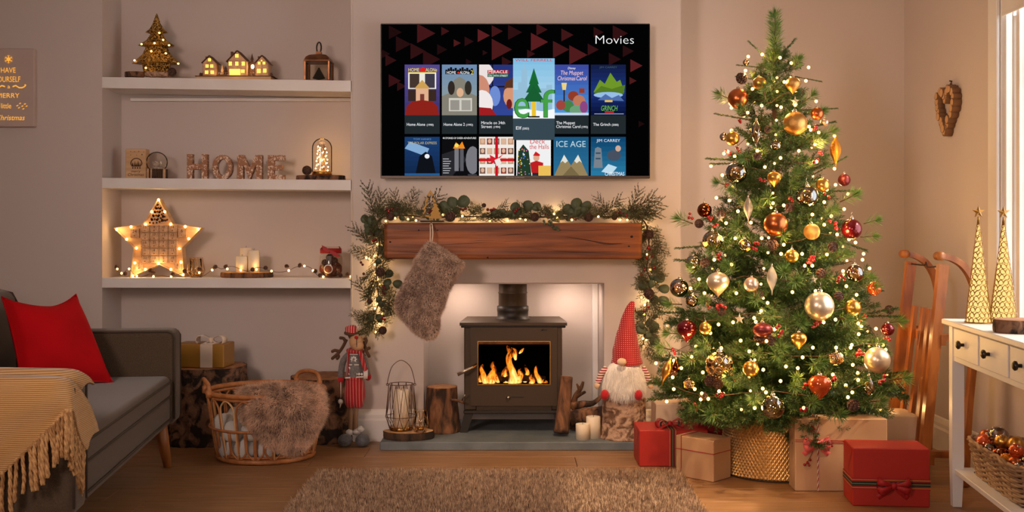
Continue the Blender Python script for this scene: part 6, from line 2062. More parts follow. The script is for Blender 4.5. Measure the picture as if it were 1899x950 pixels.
def frame(d, up, roll=0.0):
    """matrix whose x axis points along d and z axis is close to up"""
    x = Vector(d).normalized(); z = Vector(up); z = (z - x * z.dot(x))
    z = z.normalized() if z.length > 1e-6 else x.orthogonal().normalized()
    y = z.cross(x)
    Mx = Matrix((x, y, z)).transposed().to_4x4()
    return Mx @ Matrix.Rotation(roll, 4, 'X')


rg_ = random.Random(5)
SPR = []
for k in range(4):
    tw_ = [((0, 0, 0), (.085, 0, .006))]
    for i in range(5):
        for s_ in (-1, 1): 
            x_ = .018 + i * .013
            tw_.append(((x_, 0, x_ * .07), (x_ + .024 + .002 * k, s_ * (.026 - i * .003), x_ * .07 + .008 * math.sin(i + k))))
    SPR.append(needle_branch('sprig', tw_, 620, .0135, .0020, 42, 40 + k, ['twig', 'garland_needle'], .0012))
SPC = []
for k in range(2):                                                        # finer cypress-like sprigs
    tw_ = [((0, 0, 0), (.10, 0, .01))]
    for i in range(7):
        for s_ in (-1, 1):
            x_ = .012 + i * .0125
            tw_.append(((x_, 0, x_ * .1), (x_ + .03, s_ * (.016 + .006 * (i % 2)), x_ * .1)))
    SPC.append(needle_branch('sprig', tw_, 520, .008, .0022, 30, 60 + k, ['twig', 'garland_needle'], .0012))

gr = thing('mantel_garland', 'lit garland of fir, eucalyptus, cones and berries draped over the mantel', 'garland', at(955, 412, 4.92))
MT = mz1
PATH = [at(690, 612, 4.95), at(694, 585, 4.95), at(703, 560, 4.945), at(700, 530, 4.945), at(698, 500, 4.945), at(702, 470, 4.94), at(704, 440, 4.94), at(700, 415, 4.93), at(712, 402, 4.91),
        at(740, 399, 4.91), at(800, 403, 4.92), at(860, 402, 4.92), at(930, 403, 4.92), at(1000, 403, 4.92), at(1060, 401, 4.92), at(1120, 402, 4.92), at(1175, 402, 4.915), at(1196, 412, 4.92),
        at(1202, 435, 4.94), at(1204, 470, 4.945), at(1200, 500, 4.945), at(1208, 525, 4.945), at(1202, 555, 4.94), at(1198, 585, 4.945), at(1196, 610, 4.945), at(1194, 640, 4.95)]
GP = smoothpts(PATH, 6)
m = MB(); m.tube(GP, .0032, 6); m.build('stem', 'twig', gr)
NG = len(GP)
hor = lambda i: 50 <= i <= 100
for i in range(2, NG - 1):
    p = GP[i]; tan = (GP[i] - GP[i - 1]).normalized()
    flat_ = mx0 - .005 < p.x < mx1 + .005
    for rep in range(1 + i % 2):
        if flat_:
            a_ = rg_.uniform(-.3, 1.25)
            d = Vector((rg_.choice((-1, 1)) * rg_.uniform(.5, 1), rg_.uniform(-.55, .15), .55 * math.sin(a_) + .1))
            q = p + Vector((rg_.uniform(-.012, .012), rg_.uniform(-.03, .02), rg_.uniform(-.004, .012)))
        else:
            side = rg_.choice((-1, 1))
            d = Vector((side * rg_.uniform(.25, .9), rg_.uniform(-.35, .05), rg_.choice((-1, -1, .8)) * rg_.uniform(.5, 1)))
            q = p + Vector((0, rg_.uniform(-.02, .01), 0))
        me = rg_.choice(SPR if rg_.random() < .65 else SPC)
        Mx = Matrix.Translation(q) @ frame(d, (0, -1, .3), rg_.uniform(-.6, .6)) @ Matrix.Scale(rg_.uniform(.62, .98), 4)
        inst('sprig', me, gr, M=Mx)
# wilder tips: top-left drop, ends of the mantel, left drop bottom
for px, py, dx, dz, k in ((1160, 396, .9, .5, 1.5), (1170, 394, 1, .3, 1.4), (1165, 396, .45, 1, 1.2), (1175, 400, 1, .05, 1.2), (752, 396, .5, 1, 1.3), (775, 398, .8, .7, 1.4), (740, 396, -.2, 1, 1.0), (694, 400, -.2, 1, 1.4), (700, 405, .2, 1, 1.2), (692, 560, -.6, .8, 1.2), (702, 580, .8, .6, 1.2), (690, 596, -.9, .4, 1.1), (700, 560, 1, -.1, 1.1), (692, 480, -1, .5, 1.2), (690, 455, -.9, .9, 1.2), (1205, 630, .3, -1, 1.1), (1212, 440, .6, -.9, 1.2), (1118, 398, .7, .6, 1.1), (1130, 398, -.5, .7, 1.0)):
    inst('sprig', rg_.choice(SPC + SPR[:1]), gr, M=Matrix.Translation(at(px, py, 4.90 if py < 405 and 712 < px < 1190 else 4.94)) @ frame(Vector((dx, -.15, dz)), (0, -1, .2), rg_.uniform(-.3, .3)) @ Matrix.Scale(k, 4))


def leaf(px, py, rpx, ang, Y=4.88, tilt=0.0):
    """round leaf centred at the pixel, its stalk side at angle ang"""
    s_ = 1.15 * rpx * Y / FPX
    d = Vector((math.cos(ang), rg_.uniform(-.25, .1), math.sin(ang)))
    Mx = frame(d, (tilt, -1, .1), rg_.uniform(-.35, .35))
    c = at(px, py, Y)
    inst('eucalyptus_leaf', rg_.choice(LEAF), gr, M=Matrix.Translation(c - d.normalized() * s_) @ Mx @ Matrix.Scale(s_, 4))


for px, py, r, a in ((678, 407, 8, 2.6), (690, 409, 8, 1.8), (687, 427, 9.5, 2.9), (699, 430, 7, .4), (683, 419, 7, 3.4),
                     (824, 383, 9.5, 2.3), (840, 376, 10, 2.0), (860, 374, 11, .7), (847, 391, 7, .2), (833, 393, 7, 2.9),
                     (957, 386, 10, 2.4), (980, 382, 9.5, 1.9), (995, 384, 8.5, .5), (966, 392, 8, 2.8),
                     (1054, 389, 10, 2.8), (1070, 379, 10.5, 1.7), (1088, 382, 9, .6), (1062, 396, 9, 3.0), (1084, 391, 7, -.2), (1074, 393, 9, 1.5),
                     (722, 508, 7.5, .9), (738, 527, 8, -.2), (719, 524, 7, .5), (716, 533, 6.5, -.4),
                     (1224, 516, 9, .6), (1232, 536, 9, -.1), (1214, 556, 8.5, -1.2), (1231, 558, 9, -.4), (1194, 531, 8.5, 2.8), (1208, 527, 7, 1.5),
                     (1190, 612, 9, 2.8), (1213, 607, 9, .3), (1205, 600, 7.5, 1.2), (1214, 632, 9, -.8), (1190, 604, 6, 2.2), (1204, 622, 6, -.6)):
    horiz = py < 400
    leaf(px, py, r, a, 4.885 if horiz else 4.915)
for px, py, r in ((724.5, 402, 8.5), (835.5, 402, 10.5), (992, 403, 9), (1092, 403, 9.5), (706, 505, 9.5), (710, 613, 8.5), (1204, 435, 9.5), (1204, 545, 10.5), (686, 559, 5.5), (898, 381, 4.5), (1140, 403, 6)):
    Y = 4.865 if 712 < px < 1190 else 4.9
    p = at(px, py, Y)
    inst('pinecone', PINE, gr, p, (PI / 2 + rg_.uniform(-.5, .5), rg_.uniform(-.6, .6), 0), r * Y / FPX * .92)
for px, py in ((718, 387), (727, 388), (733, 390), (721, 392), (737, 386), (855, 388), (859, 390), (864, 387), (905, 389), (911, 390), (916, 388), (958, 390), (962, 387), (955, 393), (1012, 398), (1017, 403), (1060, 404), (1068, 407), (1142, 394), (1150, 393), (1156, 396), (1163, 400), (1170, 403), (800, 391), (797, 394),
               (688, 430), (692, 435), (697, 445), (693, 447), (670, 487), (673, 491), (675, 508), (690, 522), (712, 532), (715, 535), (710, 541), (713, 545), (712, 587), (709, 591), (714, 593), (1196, 500), (1190, 509), (1203, 460), (1207, 463), (1210, 475), (1200, 478), (1202, 570), (1196, 577), (1213, 497)):
    Y = 4.868 if 712 < px < 1190 else 4.905
    inst('berry', BERRY if rg_.random() < .4 else BERRY_D, gr, at(px, py, Y), scale=rg_.uniform(.0055, .0078))
for k in range(46):                                                       # short sprigs that hide the back edge of the beam
    q = at(rg_.uniform(718, 1186), rg_.uniform(404, 409), rg_.uniform(4.855, 4.88)); q.z = max(q.z, MT + .008)
    inst('sprig', rg_.choice(SPR + SPC), gr, M=Matrix.Translation(q) @ frame(Vector((rg_.choice((-1, 1)) * rg_.uniform(.5, 1), rg_.uniform(-.35, .2), rg_.uniform(-.12, .5))), (0, -.6, 1), rg_.uniform(-.5, .5)) @ Matrix.Scale(rg_.uniform(.45, .7), 4))
for k in range(26):
    if k % 2: px, py = rg_.uniform(725, 1180), rg_.uniform(393, 406)
    else: px, py = (rg_.uniform(684, 712), rg_.uniform(440, 610)) if k % 4 else (rg_.uniform(1192, 1218), rg_.uniform(440, 640))
    leaf(px, py, rg_.uniform(4.5, 6.5), rg_.uniform(0, 6.28), 4.87 if k % 2 else 4.92)
for k in range(12):                                                       # pale lamb's-ear tip hanging over the beam
    a = k / 11
    p = at(1008 + 24 * a + (k % 2) * 6, 408 + 14 * a + (k % 3) * 2, 4.822)
    inst('pale_leaf', LEAF[k % 3], gr, M=Matrix.Translation(p) @ frame(Vector((rg_.uniform(-.5, 1), -.2, rg_.uniform(-1, .1))), (0, -1, 0), rg_.uniform(-.5, .5)) @ Matrix.Scale(.0065, 4))
for px, py in ((728, 398), (733, 405), (766, 402), (772, 409), (757, 407), (815, 402), (822, 398), (858, 401), (882, 403), (909, 410), (918, 403), (937, 396), (942, 409), (965, 405), (975, 408), (1028, 397), (1034, 404), (1061, 408), (1110, 402), (1143, 393), (1150, 408), (1164, 408), (1192, 417),
               (700, 453), (708, 455), (695, 475), (708, 474), (686, 480), (695, 491), (700, 483), (680, 478), (697, 510), (699, 520), (692, 530), (704, 528), (698, 556), (702, 563), (696, 572), (700, 588), (710, 582), (697, 616), (704, 600), (716, 570), (1193, 440), (1194, 425), (1200, 472), (1207, 500), (1216, 523), (1190, 552), (1203, 558), (1196, 566), (1195, 583), (1200, 598), (1203, 604), (1193, 628), (1199, 631)):
    Y = 4.862 if 712 < px < 1190 else (4.93 if rg_.random() < .5 else 4.965)
    if 712 < px < 1190 and rg_.random() < .35: Y = 4.95
    p = at(px, py, Y)
    if 712 < px < 1190: p.z = max(p.z, MT + .008)
    inst('bulb', BALL8, gr, p, scale=.0046)

for px, py, y_, w_ in ((735, 402, 4.95, .08), (850, 405, 4.955, .1), (880, 402, 4.96, .14), (942, 403, 4.96, .14), (1031, 398, 4.965, .18), (1150, 398, 4.965, .12), (1194, 420, 4.965, .1), (699, 480, 4.97, .16), (697, 515, 4.97, .12), (699, 560, 4.97, .18), (702, 600, 4.97, .12), (1200, 555, 4.965, .14), (1197, 600, 4.965, .18), (1197, 632, 4.965, .14)):
    glow(gr, at(px, py, y_), w_, (1.0, .68, .28))

# ------------------------------------------------------------------ the Christmas tree
TX, TYC = 1.052, 4.38
ENV = [(.0, .20), (.18, .30), (.225, .46), (.29, .505), (.36, .50), (.46, .475), (.57, .435), (.69, .40), (.80, .365), (.91, .325), (1.02, .28), (1.13, .24), (1.24, .205), (1.35, .165), (1.46, .14), (1.57, .115), (1.63, .085), (1.68, .05), (1.75, .03), (1.84, .01)]
def env(z):
    for (a, r0), (b, r1) in zip(ENV[:-1], ENV[1:]):
        if a <= z <= b: return r0 + (r1 - r0) * (z - a) / (b - a)
    return .02
tree = thing('christmas_tree', 'tall green artificial Christmas tree covered in baubles and fairy lights', 'tree', (TX, TYC, 0))
m = MB(); m.tube([(TX, TYC, .02), (TX, TYC, .6), (TX, TYC, 1.72)], [.028, .022, .008], 10); m.build('trunk', 'twig', tree)
rt = random.Random(21)
BR_ = {}
for L_ in (.10, .16, .24, .32, .42):
    lst = []
    for v in range(2):
        tw_ = [((0, 0, 0), (L_, 0, -.02 * L_))]
        nside = max(2, int((L_ - .03) / .033))
        for i in range(nside):
            x_ = L_ * .25 + (L_ * .72) * i / nside
            tl = .085 * (1 - .55 * i / nside) * (0.55 + .45 * min(1, L_ / .24)) 
            for s_ in (-1, 1):
                up = rt.uniform(-.3, .55)
                tw_.append(((x_, 0, -.02 * x_), (x_ + tl * .78, s_ * tl * rt.uniform(.5, .75), tl * up - .02 * x_)))
            if i % 2: tw_.append(((x_, 0, 0), (x_ + tl * .75, rt.uniform(-.02, .02), tl * .65)))
        lst.append(needle_branch('branch', tw_, 1050, .0185, .0022, 50, 100 + v + int(L_ * 100), ['twig', 'pine_needle'], .0016, curl=.1))
    BR_[L_] = lst
LK = sorted(BR_)
def put_branch(th, zt, r, rise, scale=1.0):
    tip = Vector((TX + r * math.cos(th), TYC + r * math.sin(th), zt))
    L_ = min(LK, key=lambda q: abs(q - max(.10, r * .95)))
    d = Vector((math.cos(th), math.sin(th), rise)).normalized()
    me = rt.choice(BR_[L_])
    sc = scale * max(.8, min(1.3, (r * .98) / L_)) if r > .09 else .62
    base = tip - d * L_ * sc
    inst('branch', me, tree, M=Matrix.Translation(base) @ frame(d, (0, 0, 1), rt.uniform(-.5, .5)) @ Matrix.Scale(sc, 4))
z, k = .225, 0
ga = 2.399963
cnt = 0
while z < 1.70:
    r = env(z)
    nb_ = max(9, int(r * 47))
    for i in range(nb_):
        th = k * ga + rt.uniform(-.12, .12); k += 1
        front = -math.sin(th)                      # fewer at the back, where nothing is seen
        if front < -.45 and rt.random() < .45: continue
        rise = .16 + .42 * (z - .2) / 1.4 + rt.uniform(-.12, .16)
        if z < .34: rise = rt.uniform(-.22, .1)
        put_branch(th, z + rt.uniform(-.04, .04), r * rt.uniform(.82, 1.05), rise); cnt += 1
    z += .082 if z < 1.0 else .062
# inner mass so that the middle is dark and closed
for i in range(34):
    zz = .3 + 1.25 * i / 34
    th = i * ga
    put_branch(th, zz, env(zz) * .62, .5)
# drooping skirt over the basket
for i in range(14):
    th = -PI * (i + .5) / 14
    put_branch(th, .235 + rt.uniform(-.02, .03), rt.uniform(.30, .40), -.35)
# bottle-brush leader and the side spikes near the top
lead = needle_branch('leader', [((0, 0, 0), (.225, 0, 0))], 4600, .046, .0017, 56, 5, ['twig', 'pine_long'], .006, tipn=90)
inst('leader', lead, tree, M=Matrix.Translation((TX, TYC, 1.60)) @ frame((0, 0, 1), (0, -1, 0)))
spike = needle_branch('spike', [((-.16, 0, -.01), (.09, 0, 0))], 1700, .0125, .0022, 34, 6, ['twig', 'pine_needle'], .003)
for px, py, dx, dz, s_ in ((1452, 96, .7, .75, 1.0), (1400, 92, -.75, .6, .7), (1380, 124, -1, .05, .6), (1378, 146, -1, .1, .6), (1505, 150, 1, -.25, .55), (1520, 232, 1, .18, .9), (1532, 203, 1, .0, .6), (1345, 216, -1, .15, .8), (1335, 296, -1, .02, 1.0), (1340, 304, -1, -.05, .9), (1550, 300, 1, .5, .7), (1560, 354, 1, -.02, 1.0), (1578, 455, 1, -.4, 1.0), (1275, 458, -1, -.1, .9), (1280, 482, -1, .0, 1.1), (1250, 578, -1, .0, 1.1), (1620, 577, 1, .15, 1.4), (1630, 585, 1, -.02, 1.2), (1240, 705, -1, -.08, 1.4), (1236, 735, -1, -.1, 1.3), (1610, 540, 1, .05, .8), (1650, 690, 1, .1, 1.0), (1645, 730, 1, -.05, 1.1)):
    zz = sz(py, TYC); xx = sx(px, TYC)
    inst('spike', spike, tree, M=Matrix.Translation((xx - dx * .03 * s_, TYC - .03, zz - dz * .03 * s_)) @ frame((dx, -.12, dz), (0, 0, 1), rt.random()) @ Matrix.Scale(s_, 4))


def surf(px, py, out=.0, lift=0.0):
    """point on the front of the tree seen at the given place"""
    Y = TYC
    for _ in range(4):
        X, Z = sx(px, Y), sz(py, Y)
        r = env(Z) + out
        dx = X - TX
        Y = TYC - math.sqrt(max(0.0009, r * r - dx * dx)) * .93
    return Vector((sx(px, Y), Y, sz(py, Y)))


# long-needled pine bursts that face outwards
burst = [needle_branch('pine_burst', [((0, 0, 0), (.05, 0, 0))], 900, .046, .0017, 48, 70 + k, ['twig', 'pine_long'], .003, tipn=110) for k in range(2)]
BUR = [(1430, 132), (1432, 168), (1420, 185), (1470, 130), (1490, 190), (1505, 215), (1390, 215), (1357, 185), (1440, 245), (1502, 262), (1508, 275), (1390, 298), (1470, 330), (1465, 350), (1520, 252), (1368, 360), (1410, 385), (1425, 372), (1558, 375), (1350, 345), (1285, 415), (1375, 430), (1450, 440), (1530, 400), (1602, 415), (1596, 440), (1335, 470), (1358, 498), (1362, 505), (1452, 510), (1470, 520), (1550, 480), (1300, 500), (1595, 520), (1600, 530), (1265, 565), (1320, 560), (1405, 560), (1478, 592), (1480, 600), (1556, 590), (1576, 597), (1318, 640), (1312, 648), (1447, 650), (1440, 660), (1515, 668), (1505, 675), (1365, 705), (1360, 700), (1400, 740), (1470, 715), (1475, 700), (1330, 770), (1260, 620), (1290, 670), (1620, 755), (1615, 745), (1650, 705), (1585, 700), (1640, 600), (1500, 745), (1545, 765), (1300, 760), (1250, 650), (1430, 590), (1610, 640)]
for k, (px, py) in enumerate(BUR):
    p = surf(px, py, .0)
    d = Vector(((p.x - TX) * 1.1, p.y - TYC, .06 + rt.uniform(-.05, .12))).normalized() + Vector((0, -.35, 0))
    inst('pine_burst', burst[k % 2], tree, M=Matrix.Translation(p) @ frame(d, (0, 0, 1), rt.random() * 6) @ Matrix.Scale(rt.uniform(.85, 1.15), 4))
for px, py, r in ((1376, 146, 11), (1376, 208, 9), (1425, 240, 8), (1405, 290, 8), (1465, 385, 9), (1434, 455, 10), (1545, 458, 10), (1523, 507, 9), (1308, 487, 9), (1338, 398, 9), (1297, 415, 9), (1410, 626, 12), (1430, 632, 10), (1318, 706, 12), (1332, 712, 10), (1583, 752, 12), (1339, 580, 8), (1408, 548, 9), (1556, 549, 9), (1248, 690, 9), (1650, 575, 9), (1305, 735, 8), (1495, 590, 7)):
    p = surf(px, py, .012)
    inst('pinecone', PINE, tree, p, (PI / 2 + rt.uniform(-.9, .9), rt.uniform(-.9, .9), rt.uniform(-.6, .6)), r * p.y / FPX * .95)
for px, py in ((1283, 400), (1350, 345), (1372, 279), (1349, 284), (1515, 300), (1520, 284), (1415, 332), (1467, 371), (1533, 363), (1318, 408), (1325, 416), (1337, 475), (1400, 461), (1402, 455), (1500, 482), (1509, 478), (1553, 420), (1545, 416), (1558, 520), (1565, 515), (1315, 568), (1330, 572), (1343, 568), (1440, 608), (1446, 618), (1512, 604), (1517, 600), (1590, 655), (1597, 660), (1643, 702), (1635, 707), (1645, 626), (1540, 708), (1545, 700), (1335, 738), (1340, 732), (1293, 755), (1248, 652), (1604, 585), (1600, 592), (1577, 498), (1403, 545), (1490, 758), (1362, 700), (1266, 610), (1376, 225), (1510, 235), (1490, 715)):
    p = surf(px, py, .018)
    for j in range(3):
        inst('berry', BERRY, tree, p + Vector((rt.uniform(-.011, .011), rt.uniform(-.008, .006), rt.uniform(-.011, .011))), scale=rt.uniform(.0058, .0075))

# gold hammered skirt basket
bk_ = thing('tree_skirt', 'gold hammered metal tree skirt around the foot of the tree', 'tree skirt', (TX, TYC, 0))
m = MB()
NH, NV = 88, 25
zb0, zb1, rb0, rb1 = .004, .275, .2115, .187
def skirt(u, v, off=0.0):
    q = 2 * PI * u
    r = rb0 + (rb1 - rb0) * v + off
    return Vector((TX + r * math.cos(q), TYC + r * math.sin(q), zb0 + (zb1 - zb0) * v))
vs, fs = [], []
for j in range(NV):
    for i in range(NH):
        u0 = (i + .5 * (j % 2)) / NH; v0 = (j + .5) / NV
        du, dv = .5 / NH, 1.0 / NV
        b = len(vs)
        vs += [skirt(u0 - du, v0), skirt(u0, v0 - dv if j else v0 - dv * .5), skirt(u0 + du, v0), skirt(u0, v0 + dv if j < NV - 1 else v0 + dv * .5), skirt(u0, v0, .0085)]
        fs += [(b, b + 1, b + 4), (b + 1, b + 2, b + 4), (b + 2, b + 3, b + 4), (b + 3, b, b + 4)]
m.add(vs, fs, False); m.build('hammered_band', 'gold_skirt', bk_)['kind'] = 'stuff'
for c in bk_.children: c['kind'] = 'stuff'
m = MB(); m.tube([(TX + rb0 * math.cos(q), TYC + rb0 * math.sin(q), .004) for q in [2 * PI * k / 48 for k in range(48)]], .004, 6, closed=True); m.build('lower_rim', 'stove_brown', bk_)
m = MB(); m.tube([(TX + rb1 * math.cos(q), TYC + rb1 * math.sin(q), zb1) for q in [2 * PI * k / 48 for k in range(48)]], .004, 6, closed=True); m.build('upper_rim', 'gold_skirt', bk_)

# fairy lights
fl_ = thing('fairy_lights', 'string of warm white fairy lights wound around the Christmas tree', 'string lights', (TX, TYC, .25))
BL = [(1414, 101), (1447, 107), (1468, 117), (1500, 125), (1388, 105), (1383, 131), (1381, 138), (1495, 150), (1435, 151), (1455, 152), (1396, 165), (1413, 196), (1449, 199), (1475, 195), (1514, 188), (1357, 200), (1387, 209), (1357, 242), (1501, 235), (1504, 241), (1548, 252), (1350, 281), (1343, 285), (1363, 290), (1405, 280), (1448, 293), (1482, 280), (1512, 268), (1519, 246), (1319, 308), (1515, 300), (1340, 325), (1419, 310), (1548, 313), (1550, 343), (1573, 360), (1534, 352), (1329, 367), (1353, 372), (1434, 377), (1454, 381), (1529, 375), (1369, 392), (1347, 414), (1393, 413), (1507, 398), (1566, 388), (1542, 401), (1364, 442), (1413, 442), (1529, 417), (1553, 435), (1575, 444), (1587, 450), (1334, 441), (1378, 450), (1337, 442), (1454, 454), (1449, 471), (1488, 471), (1534, 472), (1357, 491), (1325, 482), (1493, 493), (1507, 493), (1564, 503), (1602, 471), (1600, 482), (1613, 498), (1297, 518), (1281, 535), (1513, 540), (1570, 531), (1589, 547), (1307, 544), (1366, 544), (1424, 562), (1470, 542), (1412, 577), (1360, 598), (1333, 602), (1318, 618), (1402, 597), (1399, 590), (1437, 611), (1550, 593), (1528, 598), (1592, 600), (1598, 605), (1593, 620), (1625, 610), (1422, 633), (1374, 632), (1291, 643), (1283, 662), (1338, 646), (1390, 652), (1508, 645), (1580, 640), (1578, 645), (1551, 645), (1638, 640), (1643, 649), (1489, 663), (1217, 674), (1250, 669), (1264, 683), (1248, 700), (1304, 691), (1458, 680), (1582, 677), (1480, 683), (1416, 686), (1545, 695), (1623, 688), (1592, 705), (1591, 692), (1448, 707), (1289, 722), (1302, 730), (1334, 726), (1314, 740), (1300, 741), (1237, 745), (1421, 728), (1415, 721), (1569, 715), (1581, 728), (1573, 737), (1400, 757), (1491, 757), (1250, 722), (1343, 697), (1347, 690)]
wp = []
for px, py in BL:
    p = surf(px, py, .022); wp.append(p)
    inst('bulb', BULB_TREE, fl_, p, scale=.0062)
for k in range(0, len(wp), 3):
    p = wp[k]; c_ = Vector((TX, TYC, p.z)); glow(fl_, p + (p - c_).normalized() * .02 if k % 2 else c_ + (p - c_) * .86, .5, (1.0, .56, .18))
for i in range(70):                                                      # the rest of the string, deeper and round the back
    zz = .27 + 1.33 * i / 70
    th = i * 2.1
    r = env(zz) * rt.uniform(.66, .95)
    inst('bulb', BULB_TREE, fl_, (TX + r * math.cos(th), TYC + r * math.sin(th), zz), scale=.0048)
    if i % 5 == 0: glow(fl_, (TX + (r + .05) * math.cos(th), TYC + abs((r + .05) * math.sin(th)), zz), .75, (1.0, .56, .2))
m = MB()
P_ = [Vector((TX + env(.27 + 1.36 * t / 220) * .88 * math.cos(t * .28), TYC + env(.27 + 1.36 * t / 220) * .88 * math.sin(t * .28), .27 + 1.36 * t / 220 + .015 * math.sin(t * 1.7))) for t in range(221)]
m.tube(P_, .0013, 4)
srt = sorted(wp, key=lambda v: v.z)
m.build('wire', 'twig', fl_)

# ------------------------------------------------------------------ baubles
def prof_ball(n=14): return [(math.sin(PI * k / n), -math.cos(PI * k / n)) for k in range(n + 1)]
def prof_onion(n=18):
    return [(0, -1.28), (.06, -1.2), (.2, -1.02), (.45, -.78), (.75, -.45), (.94, -.12), (1.0, .15), (.95, .42), (.8, .66), (.55, .84), (.28, .93), (.18, .97), (0, .97)]
def prof_flat(): return [(0, -.72), (.3, -.68), (.7, -.5), (.95, -.2), (1.0, .02), (.92, .28), (.68, .52), (.34, .68), (.16, .74), (0, .74)]
def prof_final(): return [(0, -3.2), (.06, -2.9), (.12, -2.3), (.3, -1.8), (.62, -1.1), (.9, -.4), (1, .2), (.92, .9), (.66, 1.6), (.36, 2.2), (.18, 2.5), (.16, 2.8), (0, 2.8)]
def prof_drop(): return [(0, -1.35), (.4, -1.25), (.8, -.9), (1.0, -.4), (.95, .1), (.72, .7), (.45, 1.25), (.25, 1.7), (.16, 2.0), (0, 2.0)]
SHAPES = {'ball': (prof_ball(), 1.0, None), 'onion': (prof_onion(), .97, None), 'flat': (prof_flat(), .74, None), 'finial': (prof_final(), 2.8, None), 'drop': (prof_drop(), 2.0, None),
          'ribbed': ([(r * (1 + .03 * (k % 2)), z) for k, (r, z) in enumerate(prof_ball(22))], 1.0, None),
          'fluted': (prof_ball(16), 1.0, lambda q, z, r: r * (1 + .055 * math.cos(18 * q)))}
BM = {}
def bauble_mesh(shape, mt):
    if (shape, mt) not in BM:
        pr, top_, fn = SHAPES[shape]
        m = MB(); m.lathe(pr, 72 if fn else 28, fn=fn); BM[(shape, mt)] = (m.raw('bauble_body', mt), top_)
    return BM[(shape, mt)]
cap_me = MB(); cap_me.lathe([(.19, -.06), (.19, .1), (.15, .14), (.05, .15), (0, .15)], 14, fn=lambda q, z, r: r * (1 + .05 * math.cos(7 * q))); CAP = cap_me.raw('cap', 'b_cap')
cap_me = MB(); cap_me.tube([(.09 * math.cos(q), 0, .2 + .09 * math.sin(q)) for q in [2 * PI * k / 12 for k in range(12)]], .018, 5, closed=True); cap_me.tube([(0, 0, .28), (.06, 0, .5), (-.04, 0, .7)], .014, 4); HOOK = cap_me.raw('hook', 'b_cap')


def ornament(shape, mt, px, py, rpx, label, tilt=0.0, out=.03, group='baubles on the Christmas tree', name='bauble', filigree=False):
    p = surf(px, py, out + rpx * .0009)
    r = rpx * p.y / FPX
    me, top_ = bauble_mesh(shape, mt)
    t = thing(name, label, 'bauble', p, group=group, local=True, rot=(rt.uniform(-.08, .08), tilt, rt.random() * 6 if shape in ('ball', 'ribbed', 'fluted') and not tilt else 0))
    inst('bauble_body', me, t, (0, 0, 0), scale=r)
    cs = r if shape in ('ball', 'onion', 'flat', 'ribbed', 'fluted') else r * 1.2
    inst('cap', CAP, t, (0, 0, top_ * r), scale=cs); inst('hook', HOOK, t, (0, 0, top_ * r), scale=cs)
    if filigree:
        m = MB()
        for k in range(10):
            q0 = k * PI / 5
            for s_ in (-1, 1):
                pts = []
                for j in range(12):
                    tt = j / 11 * 2 * PI
                    la = s_ * .42 + .26 * math.sin(tt); lo_ = q0 + .3 * math.cos(tt)
                    pts.append(Vector((math.cos(la) * math.cos(lo_), math.cos(la) * math.sin(lo_), math.sin(la))) * r * 1.012)
                m.tube(pts, r * .022, 4, closed=True)
        m.build('filigree', 'b_filigree', t)
    return t


O_ = ornament
O_('ball', 'gold_glass', 1384, 116, 6, 'tiny clear bauble at the upper left, highest of all baubles')
O_('ribbed', 'b_gold', 1409, 154, 12, 'small gold ribbed bauble high up, left of the onion-shaped one')
O_('onion', 'b_goldleaf', 1471, 157, 14, 'gold leaf onion bauble high up, right of the small gold one')
O_('ball', 'b_copper', 1369, 183, 19, 'large satin copper bauble at the upper left edge of tree')
O_('ball', 'b_goldleaf', 1475, 229, 22, 'large crackled gold leaf bauble, largest in the upper third')
O_('ball', 'b_copper', 1516, 211, 12, 'small copper bauble at the upper right edge of tree')
O_('ball', 'b_rose', 1530, 227, 8, 'tiny pale bauble half hidden just below the upper right copper one')
O_('ball', 'b_gold', 1359, 257, 13, 'satin gold bauble at left edge below the large copper one')
O_('ball', 'smoke_glass', 1343, 254, 8, 'tiny dark glass bauble tucked behind the left gold one')
O_('finial', 'gold_glass', 1403, 248, 9.5, 'clear gold glass spindle ornament in the upper left')
O_('ball', 'gold_glass', 1439, 269, 9.5, 'small clear gold glass bauble below the crackled gold leaf one')
O_('ball', 'gold_glass', 1366, 321, 20, 'big clear gold glass bauble at left, above the silver spindle')
O_('ball', 'b_bronze', 1307, 390, 13.5, 'shiny bronze bauble sticking out at the left edge')
O_('finial', 'b_silver', 1388, 388, 8.5, 'silver glitter spindle ornament left of the large copper bauble')
O_('onion', 'b_gold', 1436, 331, 13, 'gold onion bauble in the middle, above the large copper one')
O_('finial', 'b_amber', 1550, 281, 10.5, 'amber gold spindle ornament at the right edge')
O_('ball', 'b_burg_satin', 1566, 334, 11.5, 'satin burgundy bauble at right edge below the amber spindle')
O_('ribbed', 'b_gold', 1526, 343, 12.5, 'small ribbed gold bauble on a long thread at right')
O_('ball', 'gold_glass', 1497, 364, 20.5, 'big clear silver-gold glass bauble right of centre')
O_('ball', 'b_copper', 1439, 416, 22, 'large satin copper bauble in the middle of the tree')
O_('ball', 'b_glit', 1506, 430, 15, 'gold glitter bauble right of the large central copper one')
O_('ball', 'b_burg', 1580, 425, 19, 'large glossy burgundy bauble at the right edge')
O_('ball', 'b_gold', 1469, 475, 12.5, 'small satin gold bauble just below the central copper one')
O_('ball', 'b_pearl', 1520, 568, 27, 'largest bauble, pearl champagne, hanging at lower right')
O_('ball', 'b_gold', 1582, 571, 15, 'satin gold bauble right of the largest pearl one')
O_('ball', 'gold_glass', 1586, 507, 16, 'clear glass bauble at the right, beside red berries')
O_('ball', 'b_orange', 1622, 535, 13, 'shiny orange-copper bauble sticking out at far right')
O_('ball', 'gold_glass', 1322, 447, 19, 'big clear gold bauble at left, below the bronze one')
O_('ball', 'gold_glass', 1382, 455, 12, 'small clear crackle bauble left of red berries in the middle')
O_('onion', 'b_pearl', 1332, 525, 21, 'large pearl gold onion bauble at left')
